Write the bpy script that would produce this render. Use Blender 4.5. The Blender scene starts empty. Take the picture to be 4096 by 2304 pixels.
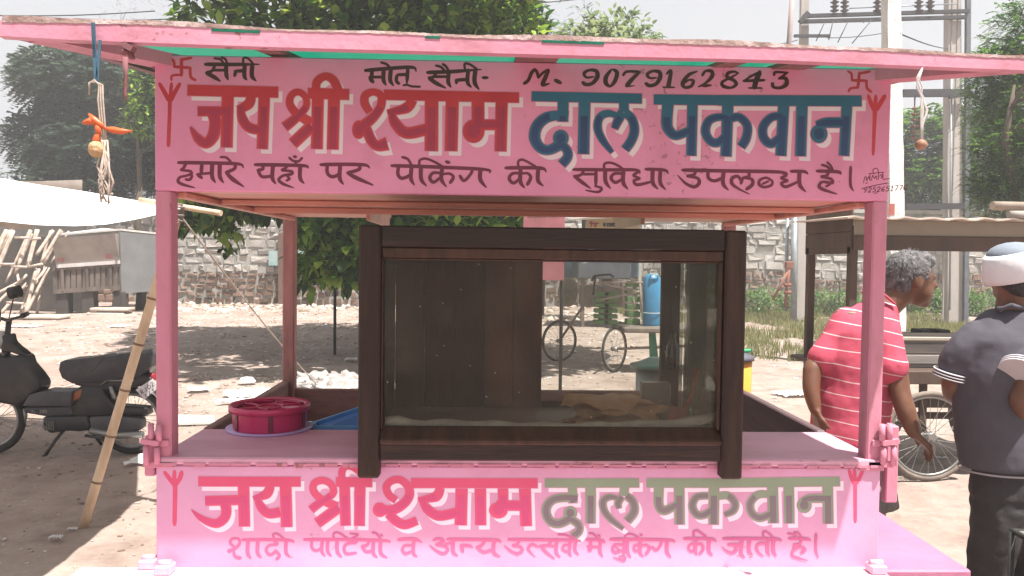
import bpy, math, random
import numpy as np
from mathutils import Vector, Matrix
random.seed(7); RNG = np.random.default_rng(11)
SC = bpy.context.scene
COL = SC.collection

# ------------------------------------------------------------------ camera
CAM = Vector((-0.0988, -1.9661, 1.6)); YAW, PITCH, ROLL, FPX = .0328, -.0348, .012, 3200.0
_f = Vector((math.sin(YAW)*math.cos(PITCH), math.cos(YAW)*math.cos(PITCH), math.sin(PITCH)))
_r0 = Vector((math.cos(YAW), -math.sin(YAW), 0)); _u0 = _r0.cross(_f)
CR = math.cos(ROLL)*_r0 + math.sin(ROLL)*_u0
CU = -math.sin(ROLL)*_r0 + math.cos(ROLL)*_u0
CF = _f
cd = bpy.data.cameras.new('camera'); cam = bpy.data.objects.new('camera', cd); COL.objects.link(cam)
m = Matrix.Identity(4)
for i in range(3):
    m[i][0] = CR[i]; m[i][1] = CU[i]; m[i][2] = -CF[i]; m[i][3] = CAM[i]
cam.matrix_world = m
cd.sensor_width = 36; cd.lens = 36*FPX/4096; cd.clip_start = .05; cd.clip_end = 2000
SC.camera = cam

# ------------------------------------------------------------------ light
SUNV = Vector((.25, -.265, 1)).normalized()
world = bpy.data.worlds.new('World'); SC.world = world; world.use_nodes = True
nt = world.node_tree; nt.nodes.clear()
sky = nt.nodes.new('ShaderNodeTexSky'); sky.sky_type = 'NISHITA'; sky.sun_disc = False
sky.sun_elevation = math.asin(SUNV.z); sky.sun_rotation = math.atan2(SUNV.x, SUNV.y)
sky.dust_density = 5; sky.air_density = 1.0
sc_ = nt.nodes.new('ShaderNodeVectorMath'); sc_.operation = 'SCALE'; sc_.inputs[3].default_value = .1
mx = nt.nodes.new('ShaderNodeMix'); mx.data_type = 'RGBA'; mx.inputs[0].default_value = .95
mx.inputs[7].default_value = (.318, .321, .333, 1)          # milky overcast glare over the blue
bg = nt.nodes.new('ShaderNodeBackground'); bg.inputs[1].default_value = 1
wo = nt.nodes.new('ShaderNodeOutputWorld')
nt.links.new(sky.outputs[0], sc_.inputs[0]); nt.links.new(sc_.outputs[0], mx.inputs[6])
nt.links.new(mx.outputs[2], bg.inputs[0]); nt.links.new(bg.outputs[0], wo.inputs[0])
sl = bpy.data.lights.new('sun', 'SUN'); sl.energy = 5.0; sl.angle = math.radians(.6); sl.color = (1, .96, .89)
so = bpy.data.objects.new('sun', sl); COL.objects.link(so)
so.rotation_euler = SUNV.to_track_quat('Z', 'Y').to_euler()
SC.view_settings.view_transform = 'Standard'; SC.view_settings.look = 'None'
SC.view_settings.exposure = 1.35; SC.view_settings.gamma = 1; SC.view_settings.use_curve_mapping = False

# ------------------------------------------------------------------ helpers
def ray(px, py):
    return (CF*FPX + CR*(px-2048) - CU*(py-1152)).normalized()
def aty(px, py, Y):                 # point of the vertical plane y = Y under that line of sight
    d = ray(px, py); return CAM + d*((Y-CAM.y)/d.y)
def atz(px, py, Z):
    d = ray(px, py); return CAM + d*((Z-CAM.z)/d.z)
def gnd(px, py): return atz(px, py, 0.0)

class MB:
    def __init__(s): s.v = []; s.f = []; s.sm = []
    def add(s, vs, fs, smooth=False):
        n = len(s.v); s.v += [tuple(v) for v in vs]
        s.f += [tuple(i+n for i in f) for f in fs]; s.sm += [smooth]*len(fs); return s
    def box(s, a, b):
        x0, y0, z0 = [min(a[i], b[i]) for i in range(3)]; x1, y1, z1 = [max(a[i], b[i]) for i in range(3)]
        return s.add([(x0,y0,z0),(x1,y0,z0),(x1,y1,z0),(x0,y1,z0),(x0,y0,z1),(x1,y0,z1),(x1,y1,z1),(x0,y1,z1)],
            [(0,3,2,1),(4,5,6,7),(0,1,5,4),(1,2,6,5),(2,3,7,6),(3,0,4,7)])
    def bbox(s, a, b, r=.004):      # bevelled box
        lo = [min(a[i], b[i]) for i in range(3)]; hi = [max(a[i], b[i]) for i in range(3)]
        r = min(r, min(hi[i]-lo[i] for i in range(3))*.45)
        vs = []; idx = {}
        for cx in (0,1):
            for cy in (0,1):
                for cz in (0,1):
                    c = (cx,cy,cz); base = [hi[i] if c[i] else lo[i] for i in range(3)]
                    for k in range(3):
                        p = [base[i] + (0 if i == k else (-r if c[i] else r)) for i in range(3)]
                        idx[(c,k)] = len(vs); vs.append(p)
        fs = []
        C = [(x,y,z) for x in (0,1) for y in (0,1) for z in (0,1)]
        for c in C: fs.append((idx[(c,0)], idx[(c,1)], idx[(c,2)]))
        for k in range(3):
            i, j = (k+1)%3, (k+2)%3
            for sde in (0,1):
                q = []
                for (a_, b_) in ((0,0),(1,0),(1,1),(0,1)):
                    c = [0,0,0]; c[k] = sde; c[i] = a_; c[j] = b_; q.append(idx[(tuple(c),k)])
                fs.append(tuple(q))
        for k in range(3):
            i, j = (k+1)%3, (k+2)%3
            for a_ in (0,1):
                for b_ in (0,1):
                    c0 = [0,0,0]; c1 = [0,0,0]; c0[i] = c1[i] = a_; c0[j] = c1[j] = b_; c1[k] = 1
                    fs.append((idx[(tuple(c0),i)], idx[(tuple(c1),i)], idx[(tuple(c1),j)], idx[(tuple(c0),j)]))
        return s.add(vs, fs)
    def bar(s, p, q, w, h=None, up=(0,0,1)):
        h = w if h is None else h
        p = Vector(p); q = Vector(q); d = (q-p).normalized(); u = Vector(up)
        if abs(d.dot(u)) > .97: u = Vector((0,1,0))
        x = d.cross(u).normalized(); y = x.cross(d)
        vs = []
        for c in (p, q):
            for a, b in ((-1,-1),(1,-1),(1,1),(-1,1)): vs.append(c + x*a*w/2 + y*b*h/2)
        return s.add(vs, [(0,1,2,3),(7,6,5,4),(0,4,5,1),(1,5,6,2),(2,6,7,3),(3,7,4,0)])
    def tube(s, pts, r, n=8, cap=True, sq=None):
        pts = [Vector(p) for p in pts]; m_ = len(pts)
        rs = r if isinstance(r, (list, tuple)) else [r]*m_
        vs = []; prev = None
        for i, p in enumerate(pts):
            d = (pts[min(i+1,m_-1)] - pts[max(i-1,0)]).normalized()
            if prev is None:
                prev = d.cross(Vector((0,0,1)) if abs(d.z) < .9 else Vector((0,1,0))).normalized()
            x = (prev - d*prev.dot(d)).normalized(); prev = x; y = d.cross(x)
            for k in range(n):
                a = 2*math.pi*k/n; vs.append(p + x*math.cos(a)*rs[i] + y*math.sin(a)*rs[i]*(sq or 1))
        fs = [(i*n+k, i*n+(k+1)%n, (i+1)*n+(k+1)%n, (i+1)*n+k) for i in range(m_-1) for k in range(n)]
        s.add(vs, fs, True)
        if cap:
            b = len(s.v)-len(vs); s.f += [tuple(b+k for k in range(n))[::-1], tuple(b+(m_-1)*n+k for k in range(n))]; s.sm += [False]*2
        return s
    def rings(s, rings, n=20, cap=True):   # ellipses (cx,cy,z,rx,ry[,turn])
        vs = []
        for R_ in rings:
            cx, cy, z, rx, ry = R_[:5]; t = R_[5] if len(R_) > 5 else 0
            for k in range(n):
                a = 2*math.pi*k/n; x, y = math.cos(a)*rx, math.sin(a)*ry
                vs.append((cx+x*math.cos(t)-y*math.sin(t), cy+x*math.sin(t)+y*math.cos(t), z))
        m_ = len(rings)
        s.add(vs, [(i*n+k, i*n+(k+1)%n, (i+1)*n+(k+1)%n, (i+1)*n+k) for i in range(m_-1) for k in range(n)], True)
        if cap:
            b = len(s.v)-len(vs); s.f += [tuple(b+k for k in range(n))[::-1], tuple(b+(m_-1)*n+k for k in range(n))]; s.sm += [False]*2
        return s
    def ball(s, c, r, n=12, m_=8):
        r = r if isinstance(r, (list,tuple)) else (r,r,r); c = Vector(c); vs = []
        for i in range(1, m_):
            t = math.pi*i/m_
            for k in range(n):
                a = 2*math.pi*k/n; vs.append((c.x+r[0]*math.sin(t)*math.cos(a), c.y+r[1]*math.sin(t)*math.sin(a), c.z+r[2]*math.cos(t)))
        vs += [(c.x,c.y,c.z+r[2]), (c.x,c.y,c.z-r[2])]; T = (m_-1)*n
        fs = [(i*n+k, (i+1)*n+k, (i+1)*n+(k+1)%n, i*n+(k+1)%n) for i in range(m_-2) for k in range(n)]
        fs += [(T, k, (k+1)%n) for k in range(n)] + [(T+1, (m_-2)*n+(k+1)%n, (m_-2)*n+k) for k in range(n)]
        return s.add(vs, fs, True)
    def slab(s, pts, t):     # polygon extruded along vector t
        pts = [Vector(p) for p in pts]; t = Vector(t); n = len(pts)
        vs = pts + [p+t for p in pts]
        return s.add(vs, [tuple(range(n))[::-1], tuple(range(n, 2*n))] + [(i, (i+1)%n, n+(i+1)%n, n+i) for i in range(n)])
    def torus(s, c, R_, r, ax='y', n=28, k=6):
        c = Vector(c); vs = []
        for i in range(n):
            a = 2*math.pi*i/n
            for j in range(k):
                b = 2*math.pi*j/k; u = (R_+r*math.cos(b)); w = r*math.sin(b)
                p = {'y': (u*math.cos(a), w, u*math.sin(a)), 'z': (u*math.cos(a), u*math.sin(a), w), 'x': (w, u*math.cos(a), u*math.sin(a))}[ax]
                vs.append(c + Vector(p))
        return s.add(vs, [(i*k+j, ((i+1)%n)*k+j, ((i+1)%n)*k+(j+1)%k, i*k+(j+1)%k) for i in range(n) for j in range(k)], True)
    def build(s, name, mat, parent=None, kind=None, label=None):
        o = raw(name, s.v, s.f, mat, parent, s.sm)
        if kind: o['kind'] = kind
        if label: o['label'] = label
        return o

def wloc(o):
    v = Vector((0,0,0))
    while o is not None: v += o.location; o = o.parent
    return v
def raw(name, v, f, mat, parent=None, sm=None):
    me = bpy.data.meshes.new(name); off = wloc(parent)
    if off.length > 0: v = [(p[0]-off.x, p[1]-off.y, p[2]-off.z) for p in v]
    me.from_pydata(v, [], f); me.materials.append(mat)
    if sm is True: sm = [True]*len(f)
    if sm: me.polygons.foreach_set('use_smooth', sm)
    me.update()
    o = bpy.data.objects.new(name, me); COL.objects.link(o); o.parent = parent
    return o
def npmesh(name, V, F, mat, parent=None, kind=None, smooth=False):   # V (n,3), F (m,k)
    off = wloc(parent); V = V - np.array(off)
    me = bpy.data.meshes.new(name); n, k = F.shape
    me.vertices.add(len(V)); me.vertices.foreach_set('co', V.astype(np.float32).ravel())
    me.loops.add(n*k); me.loops.foreach_set('vertex_index', F.astype(np.int32).ravel())
    me.polygons.add(n); me.polygons.foreach_set('loop_start', np.arange(0, n*k, k, dtype=np.int32))
    me.polygons.foreach_set('loop_total', np.full(n, k, dtype=np.int32))
    if smooth: me.polygons.foreach_set('use_smooth', np.ones(n, dtype=bool))
    me.update(calc_edges=True); me.validate(); me.materials.append(mat)
    o = bpy.data.objects.new(name, me); COL.objects.link(o); o.parent = parent
    if kind: o['kind'] = kind
    return o
def thing(name, label, cat, loc=(0,0,0), group=None):
    o = bpy.data.objects.new(name, None); COL.objects.link(o); o.location = loc; o.empty_display_size = .1
    o['label'] = label; o['category'] = cat
    if group: o['group'] = group
    return o
def tag(o, label, cat, group=None):
    # origin moved to the thing's base
    vs = o.data.vertices; n = len(vs); a = np.empty(n*3, np.float32); vs.foreach_get('co', a); a = a.reshape(-1,3)
    b = np.array([(a[:,0].min()+a[:,0].max())/2, (a[:,1].min()+a[:,1].max())/2, a[:,2].min()], np.float32)
    vs.foreach_set('co', (a-b).ravel()); o.location = b; o.data.update()
    o['label'] = label; o['category'] = cat
    if group: o['group'] = group
    return o
def copy_tree(o, parent=None, keep=None):
    c = o.copy(); COL.objects.link(c); c.parent = parent
    for ch in list(o.children): copy_tree(ch, c)
    return c

# ------------------------------------------------------------------ materials
def node(nt, t, **kw):
    n = nt.nodes.new(t)
    for k, v in kw.items(): setattr(n, k, v)
    return n
def mat(name, c, c2=None, rough=.7, scale=6, metal=0, bump=.15, bscale=60, stretch=(1,1,1), spec=.4, dirt=None, dscale=3, damt=.35, lo=.35, hi=.65, trans=0, world=False, detail=6, nr=.62, chips=0):
    M = bpy.data.materials.new(name); M.use_nodes = True; t = M.node_tree; L = t.links.new
    b = t.nodes['Principled BSDF']; b.inputs['Roughness'].default_value = rough; b.inputs['Metallic'].default_value = metal
    b.inputs['Specular IOR Level'].default_value = spec
    tc = node(t, 'ShaderNodeNewGeometry' if world else 'ShaderNodeTexCoord'); mp = node(t, 'ShaderNodeMapping'); mp.inputs[3].default_value = stretch
    L(tc.outputs['Position' if world else 'Object'], mp.inputs[0])
    n1 = node(t, 'ShaderNodeTexNoise'); n1.inputs['Scale'].default_value = scale; n1.inputs['Detail'].default_value = detail; n1.inputs['Roughness'].default_value = nr
    L(mp.outputs[0], n1.inputs[0])
    r = node(t, 'ShaderNodeValToRGB'); r.color_ramp.elements[0].position = lo; r.color_ramp.elements[1].position = hi
    c2 = c2 or tuple(x*.78 for x in c)
    r.color_ramp.elements[0].color = (*c2, 1); r.color_ramp.elements[1].color = (*c, 1)
    L(n1.outputs[0], r.inputs[0]); col = r.outputs[0]
    if dirt:
        n2 = node(t, 'ShaderNodeTexNoise'); n2.inputs['Scale'].default_value = dscale; n2.inputs['Detail'].default_value = 9; n2.inputs['Roughness'].default_value = .7
        L(mp.outputs[0], n2.inputs[0])
        r2 = node(t, 'ShaderNodeValToRGB'); r2.color_ramp.elements[0].position = .5; r2.color_ramp.elements[1].position = .72
        r2.color_ramp.elements[0].color = (0,0,0,1); r2.color_ramp.elements[1].color = (damt,)*3+(1,)
        L(n2.outputs[0], r2.inputs[0])
        x = node(t, 'ShaderNodeMix', data_type='RGBA'); L(r2.outputs[0], x.inputs[0]); L(col, x.inputs[6]); x.inputs[7].default_value = (*dirt, 1); col = x.outputs[2]
    if chips:      # flaked and rusty specks in drifts
        n4 = node(t, 'ShaderNodeTexNoise'); n4.inputs['Scale'].default_value = 55; n4.inputs['Detail'].default_value = 4; L(mp.outputs[0], n4.inputs[0])
        n5 = node(t, 'ShaderNodeTexNoise'); n5.inputs['Scale'].default_value = 2.6; n5.inputs['Detail'].default_value = 5; L(mp.outputs[0], n5.inputs[0])
        sm_ = node(t, 'ShaderNodeMath', operation='ADD'); L(n4.outputs[0], sm_.inputs[0]); L(n5.outputs[0], sm_.inputs[1])
        rr = node(t, 'ShaderNodeMapRange'); rr.inputs[1].default_value = 1.22; rr.inputs[2].default_value = 1.30; rr.inputs[4].default_value = chips; L(sm_.outputs[0], rr.inputs[0])
        x4 = node(t, 'ShaderNodeMix', data_type='RGBA'); L(rr.outputs[0], x4.inputs[0]); L(col, x4.inputs[6]); x4.inputs[7].default_value = (.20, .085, .07, 1); col = x4.outputs[2]
    L(col, b.inputs['Base Color'])
    if bump:
        n3 = node(t, 'ShaderNodeTexNoise'); n3.inputs['Scale'].default_value = bscale; n3.inputs['Detail'].default_value = 5
        L(mp.outputs[0], n3.inputs[0]); bp = node(t, 'ShaderNodeBump'); bp.inputs['Strength'].default_value = bump; bp.inputs['Distance'].default_value = .01
        L(n3.outputs[0], bp.inputs['Height']); L(bp.outputs[0], b.inputs['Normal'])
    if trans:
        tr = node(t, 'ShaderNodeBsdfTranslucent'); L(col, tr.inputs[0]); ms = node(t, 'ShaderNodeMixShader'); ms.inputs[0].default_value = trans
        L(b.outputs[0], ms.inputs[1]); L(tr.outputs[0], ms.inputs[2]); L(ms.outputs[0], t.nodes['Material Output'].inputs[0])
    return M
def leafmat(name, cols, trans=.35, rough=.45):
    M = bpy.data.materials.new(name); M.use_nodes = True; t = M.node_tree; L = t.links.new; b = t.nodes['Principled BSDF']
    b.inputs['Roughness'].default_value = rough; b.inputs['Specular IOR Level'].default_value = .35
    g = node(t, 'ShaderNodeNewGeometry'); r = node(t, 'ShaderNodeValToRGB'); el = r.color_ramp.elements
    while len(el) < len(cols): el.new(.5)
    for i, c in enumerate(cols): el[i].position = i/(len(cols)-1); el[i].color = (*c, 1)
    n = node(t, 'ShaderNodeTexNoise'); n.inputs['Scale'].default_value = .9; n.inputs['Detail'].default_value = 2
    tc = node(t, 'ShaderNodeTexCoord'); L(tc.outputs['Object'], n.inputs[0])
    a = node(t, 'ShaderNodeMath', operation='MULTIPLY_ADD'); L(n.outputs[0], a.inputs[0]); a.inputs[1].default_value = 1.6; a.inputs[2].default_value = -.8
    a2 = node(t, 'ShaderNodeMath', operation='ADD', use_clamp=True); L(a.outputs[0], a2.inputs[0]); L(g.outputs['Random Per Island'], a2.inputs[1])
    L(a2.outputs[0], r.inputs[0]); L(r.outputs[0], b.inputs['Base Color'])
    tr = node(t, 'ShaderNodeBsdfTranslucent'); hs = node(t, 'ShaderNodeHueSaturation'); hs.inputs['Value'].default_value = 1.5; hs.inputs['Hue'].default_value = .485
    L(r.outputs[0], hs.inputs['Color']); L(hs.outputs[0], tr.inputs[0])
    ms = node(t, 'ShaderNodeMixShader'); ms.inputs[0].default_value = trans
    L(b.outputs[0], ms.inputs[1]); L(tr.outputs[0], ms.inputs[2]); L(ms.outputs[0], t.nodes['Material Output'].inputs[0])
    return M
def glassmat(name, tint=(.9,.92,.9), dust=.18, dcol=(.42,.40,.34), refl=1.0):
    M = bpy.data.materials.new(name); M.use_nodes = True; t = M.node_tree; L = t.links.new
    t.nodes.remove(t.nodes['Principled BSDF'])
    tr = node(t, 'ShaderNodeBsdfTransparent'); tr.inputs[0].default_value = (*tint, 1)
    gl = node(t, 'ShaderNodeBsdfGlossy'); gl.inputs['Roughness'].default_value = .04; gl.inputs[0].default_value = (refl,)*3+(1,)
    df = node(t, 'ShaderNodeBsdfDiffuse'); df.inputs[0].default_value = (*dcol, 1)
    fr = node(t, 'ShaderNodeFresnel'); fr.inputs[0].default_value = 1.5
    m1 = node(t, 'ShaderNodeMixShader'); L(fr.outputs[0], m1.inputs[0]); L(tr.outputs[0], m1.inputs[1]); L(gl.outputs[0], m1.inputs[2])
    tc = node(t, 'ShaderNodeTexCoord'); n = node(t, 'ShaderNodeTexNoise'); n.inputs['Scale'].default_value = 3.2; n.inputs['Detail'].default_value = 8; n.inputs['Roughness'].default_value = .66
    L(tc.outputs['Object'], n.inputs[0])
    mr = node(t, 'ShaderNodeMapRange'); mr.inputs[1].default_value = .45; mr.inputs[2].default_value = .75; mr.inputs[3].default_value = dust*.4; mr.inputs[4].default_value = dust*4
    L(n.outputs[0], mr.inputs[0])
    v = node(t, 'ShaderNodeTexVoronoi'); v.inputs['Scale'].default_value = 26; L(tc.outputs['Object'], v.inputs[0])   # splashes
    lt = node(t, 'ShaderNodeMath', operation='LESS_THAN'); L(v.outputs['Distance'], lt.inputs[0]); lt.inputs[1].default_value = .05
    ad = node(t, 'ShaderNodeMath', operation='ADD', use_clamp=True); L(mr.outputs[0], ad.inputs[0])
    mu = node(t, 'ShaderNodeMath', operation='MULTIPLY'); L(lt.outputs[0], mu.inputs[0]); mu.inputs[1].default_value = .8; L(mu.outputs[0], ad.inputs[1])
    m2 = node(t, 'ShaderNodeMixShader'); L(ad.outputs[0], m2.inputs[0]); L(m1.outputs[0], m2.inputs[1]); L(df.outputs[0], m2.inputs[2])
    L(m2.outputs[0], t.nodes['Material Output'].inputs[0]); return M

PINK = mat('pink_paint', (.70,.265,.415), (.63,.225,.365), rough=.5, scale=3, dirt=(.33,.12,.12), dscale=5, damt=.30, bump=.08, bscale=40, chips=.55)
PINKW = mat('worn_pink_paint', (.60,.235,.34), (.47,.18,.24), rough=.6, scale=9, dirt=(.22,.1,.08), dscale=9, damt=.75, bump=.3, bscale=50, stretch=(1,1,.35), chips=.8)
CEILP = mat('ceiling_board', (.72,.33,.27), (.60,.25,.20), rough=.45, scale=4, stretch=(.4,3,3), dirt=(.2,.07,.05), damt=.5)
PINKB = mat('counter_paint', (.62,.33,.43), (.53,.27,.36), rough=.5, scale=5, stretch=(.5,2,1), dirt=(.32,.16,.12), damt=.6, dscale=4, chips=.6)
DWOOD = mat('dark_wood', (.034,.018,.014), (.023,.014,.011), rough=.5, spec=.22, scale=7, stretch=(6,6,.5), bump=.25, bscale=30, dirt=(.12,.06,.04), damt=.4)
DWOODH = mat('dark_wood_rail', (.030,.018,.014), (.020,.013,.011), rough=.5, spec=.22, scale=7, stretch=(.5,6,6), bump=.25, bscale=30, dirt=(.12,.06,.04), damt=.4)
BWOOD = mat('brown_board', (.050,.016,.010), (.018,.010,.007), rough=.7, spec=.15, scale=4, stretch=(2,1,.5), dirt=(.12,.04,.022), damt=.6, dscale=2)
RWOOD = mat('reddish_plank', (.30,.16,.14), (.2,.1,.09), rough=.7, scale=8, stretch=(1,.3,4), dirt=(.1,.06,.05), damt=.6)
WHITE = mat('white_paint', (.72,.6,.64), (.66,.54,.59), rough=.6, bump=0)
# ------------------------------------------------------------------ sign writing
def cr(pts, n=7, closed=False):
    P = [np.array(p[:2], float) for p in pts]
    if len(P) < 3: return P
    out = []; m_ = len(P)
    for i in range(m_ if closed else m_-1):
        if closed: p0, p1, p2, p3 = P[i-1], P[i], P[(i+1)%m_], P[(i+2)%m_]
        else: p0, p1, p2, p3 = P[max(i-1,0)], P[i], P[i+1], P[min(i+2,m_-1)]
        for k in range(n):
            t = k/n; out.append(.5*((2*p1)+(-p0+p2)*t+(2*p0-5*p1+4*p2-p3)*t*t+(-p0+3*p1-3*p2+p3)*t**3))
    out.append(P[0] if closed else P[-1]); return out
class Zoom:
    def __init__(s, ox, oy, sc): s.o = (ox, oy); s.s = sc
    def __call__(s, p): return (s.o[0]+p[0]/s.s, s.o[1]+p[1]/s.s)
def ribbon(mb, Z, pts, w, dep, mode='flat', off=(0,0), grow=0, clip=None, plane=0.0, shrink=1.0):
    """one brush stroke: pts in tracing units, w width(s); mode flat | round | brush"""
    P = cr(pts); n = len(P)
    if isinstance(w, (list, tuple)):
        src = np.linspace(0, 1, len(w)); W = np.interp(np.linspace(0,1,n), src, w)
    else: W = np.full(n, float(w))
    if clip is not None:
        # keep the longest run below the clip line
        keep = [i for i in range(n) if P[i][1] >= clip-1]
        if n == 2 or len(keep) < n:
            if n == 2:
                a, b = P
                if a[1] > b[1]: a, b = b, a
                if b[1] <= clip: return
                if a[1] < clip: a = a+(b-a)*(clip-a[1])/(b[1]-a[1])
                P = [a, b]; W = W[:2]
            else:
                if len(keep) < 3: return
                runs = []; cur = [keep[0]]
                for k in keep[1:]:
                    if k == cur[-1]+1: cur.append(k)
                    else: runs.append(cur); cur = [k]
                runs.append(cur); r_ = max(runs, key=len)
                if len(r_) < 3: return
                P = [P[i] for i in r_]; W = W[r_]
            n = len(P)
    if n == 2 and mode != 'flat':
        P = [P[0]+(P[1]-P[0])*t for t in np.linspace(0,1,6)]; W = np.interp(np.linspace(0,1,6), [0,1], [W[0], W[-1]]); n = 6
    W = W*shrink+grow
    if mode == 'brush':
        tt = np.linspace(0,1,n); W = W*np.interp(tt, [0,.08,.6,1], [.8,1.05,1,.3])
    elif mode == 'round':
        tt = np.linspace(0,1,n); W = W*np.interp(tt, [0,.05,.95,1], [.75,1,1,.75])
    L_ = []; R_ = []
    for i in range(n):
        d = P[min(i+1,n-1)]-P[max(i-1,0)]; d = d/(np.hypot(*d)+1e-9); nn = np.array([-d[1], d[0]])*W[i]/2
        ext = np.zeros(2)
        if i == 0: ext = -d*(grow/2)
        if i == n-1: ext = d*(grow/2)
        L_.append(P[i]+nn+ext+off); R_.append(P[i]-nn+ext+off)
    vs = []
    for i in range(n):
        for q in (L_[i], R_[i]):
            a, b = Z(q); v = aty(a, b, plane); v.y = plane - dep - .00004*i/n; vs.append(v)
    fs = [(2*i, 2*i+1, 2*i+3, 2*i+2) for i in range(n-1)]
    if mode != 'flat':   # rounded ends
        for i, sgn in ((0,-1), (n-1,1)):
            c = P[i]+off; d = (P[min(i+1,n-1)]-P[max(i-1,0)]); d = d/(np.hypot(*d)+1e-9)*sgn; nn = np.array([-d[1], d[0]])
            b0 = len(vs); 
            for k in range(6):
                t = math.pi*k/5; q = c + nn*math.cos(t)*W[i]/2 + d*math.sin(t)*W[i]/2
                a, b = Z(q); v = aty(a, b, plane); v.y = plane - dep - .00004*i/n; vs.append(v)
            fs.append(tuple(range(b0, b0+6)))
    mb.add(vs, fs)
def blob(mb, Z, c, rx, ry, dep, off=(0,0), grow=0, shrink=1, plane=0.0):
    vs = []
    for k in range(18):
        t = 2*math.pi*k/18; a, b = Z((c[0]+off[0]+math.cos(t)*(rx*shrink+grow/2), c[1]+off[1]+math.sin(t)*(ry*shrink+grow/2)))
        v = aty(a, b, plane); v.y = plane-dep; vs.append(v)
    mb.add(vs, [tuple(range(18))])
def lettering(strokes, matl, parent, dep, name='lettering', **kw):
    mb = MB(); i = 0
    for s_ in strokes:
        Z = s_[0]; d_ = dep + .00001*i; i += 1
        if s_[1] == 'o': 
            if kw.get('clip') is not None and s_[2][1] < kw['clip'] - 0: continue
            blob(mb, Z, s_[2], s_[3], s_[4], d_, off=kw.get('off',(0,0)), grow=kw.get('grow',0), shrink=kw.get('shrink',1))
        else: ribbon(mb, Z, s_[1], s_[2], d_, s_[3] if len(s_) > 3 else 'flat', **kw)
    if mb.v: return mb.build(name, matl, parent)
A_ = Zoom(600,200,2.415); B_ = Zoom(1360,200,2.415); C_ = Zoom(2060,200,2.415); D_ = Zoom(2800,200,2.415)
E_ = Zoom(600,1780,2.765); F_ = Zoom(1360,1780,2.765); G_ = Zoom(2060,1780,2.765); H_ = Zoom(2800,1780,2.765)
UR = [  # upper red words
 [(A_,[(362,388),(1238,408)],105),(A_,[(752,430),(740,940)],112),(A_,[(462,592),(750,592)],92),
  (A_,[(610,610),(632,700),(610,830),(540,900),(460,850),(393,745)],[112,112,112,100,85,18]),
  (A_,[(978,440),(955,520),(855,578)],[85,95,78]),(A_,[(872,560),(895,670),(960,750),(1085,775)],[60,92,92,92]),(A_,[(1105,440),(1085,955)],105)],
 [(A_,[(1300,745),(1370,690),(1450,620),(1510,540),(1500,450),(1430,405),(1365,440),(1350,520),(1400,600),(1470,650),(1560,705)],[100,92,78,66,60,62,66,72,80,85,90],'flat'),
  (A_,[(1560,735),(1380,905)],112),(A_,[(1525,418),(1922,430)],102),(A_,[(1622,460),(1612,955)],110),(A_,[(1778,460),(1765,960)],110),
  (A_,[(1605,410),(1612,310),(1690,255),(1770,290),(1822,400)],[72,80,72,80,88])],
 [(B_,[(425,432),(1728,460)],98),(B_,[(290,600),(240,520),(245,440),(320,405),(395,440),(395,540),(330,640),(250,710),(180,755)],[70,78,75,65,72,80,90,100,90]),
  (B_,'o',(180,770),62,88),(B_,[(255,760),(300,870),(360,925),(455,905)],[90,95,95,130]),
  (B_,[(702,480),(640,560),(460,605)],[90,100,50]),(B_,[(495,590),(530,700),(640,800),(840,765)],[50,100,110,110]),
  (B_,[(885,490),(882,975)],125),(B_,[(1085,490),(1072,975)],120),(B_,[(1332,490),(1335,740)],118),(B_,[(1290,722),(1560,722)],100),
  (B_,'o',(1290,785),104,112),(B_,[(1562,490),(1550,978)],112)]]
UB = [  # upper blue words
 [(C_,[(160,447),(1225,470)],96),(C_,[(465,490),(460,692)],105),(C_,[(515,640),(400,632),(290,660),(210,740),(190,850),(240,940),(330,965),(450,905)],[95,95,105,110,110,100,95,110]),
  (C_,'o',(442,850),76,80),(C_,[(450,910),(505,975),(505,1040),(450,1105)],[85,88,92,95]),(C_,[(672,490),(660,1005)],112),
  (C_,[(1052,500),(1052,600)],92),(C_,[(1060,600),(1130,670),(1152,780),(1120,880),(1062,960)],[80,88,92,92,92]),
  (C_,[(1040,600),(1000,670),(960,760)],[92,92,70]),(C_,[(1000,640),(900,612),(820,650),(798,750),(840,860),(938,990)],[50,70,78,82,75,45])],
 [(C_,[(1340,478),(2000,485)],98),(D_,[(180,486),(1560,492)],104),(C_,[(1478,520),(1465,700),(1490,780),(1560,825),(1700,770)],[108,108,100,90,80]),(C_,[(1714,520),(1702,1022)],100),
  (D_,[(262,650),(160,650),(80,690),(52,790),(100,880),(180,890),(270,800)],[70,75,85,88,85,85,75]),(D_,[(268,530),(250,1028)],108),
  (D_,[(300,660),(380,650),(455,730),(445,850),(395,935)],[80,80,85,90,92]),
  (D_,[(800,640),(690,650),(610,740),(615,850),(690,905),(800,820)],[75,80,88,88,85,80]),(D_,[(808,530),(780,1022)],106),(D_,[(984,530),(970,1025)],108),
  (D_,[(1120,720),(1220,702),(1420,702)],[60,100,100]),(D_,'o',(1148,810),82,90),(D_,[(1418,530),(1390,1022)],102)]]
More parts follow.
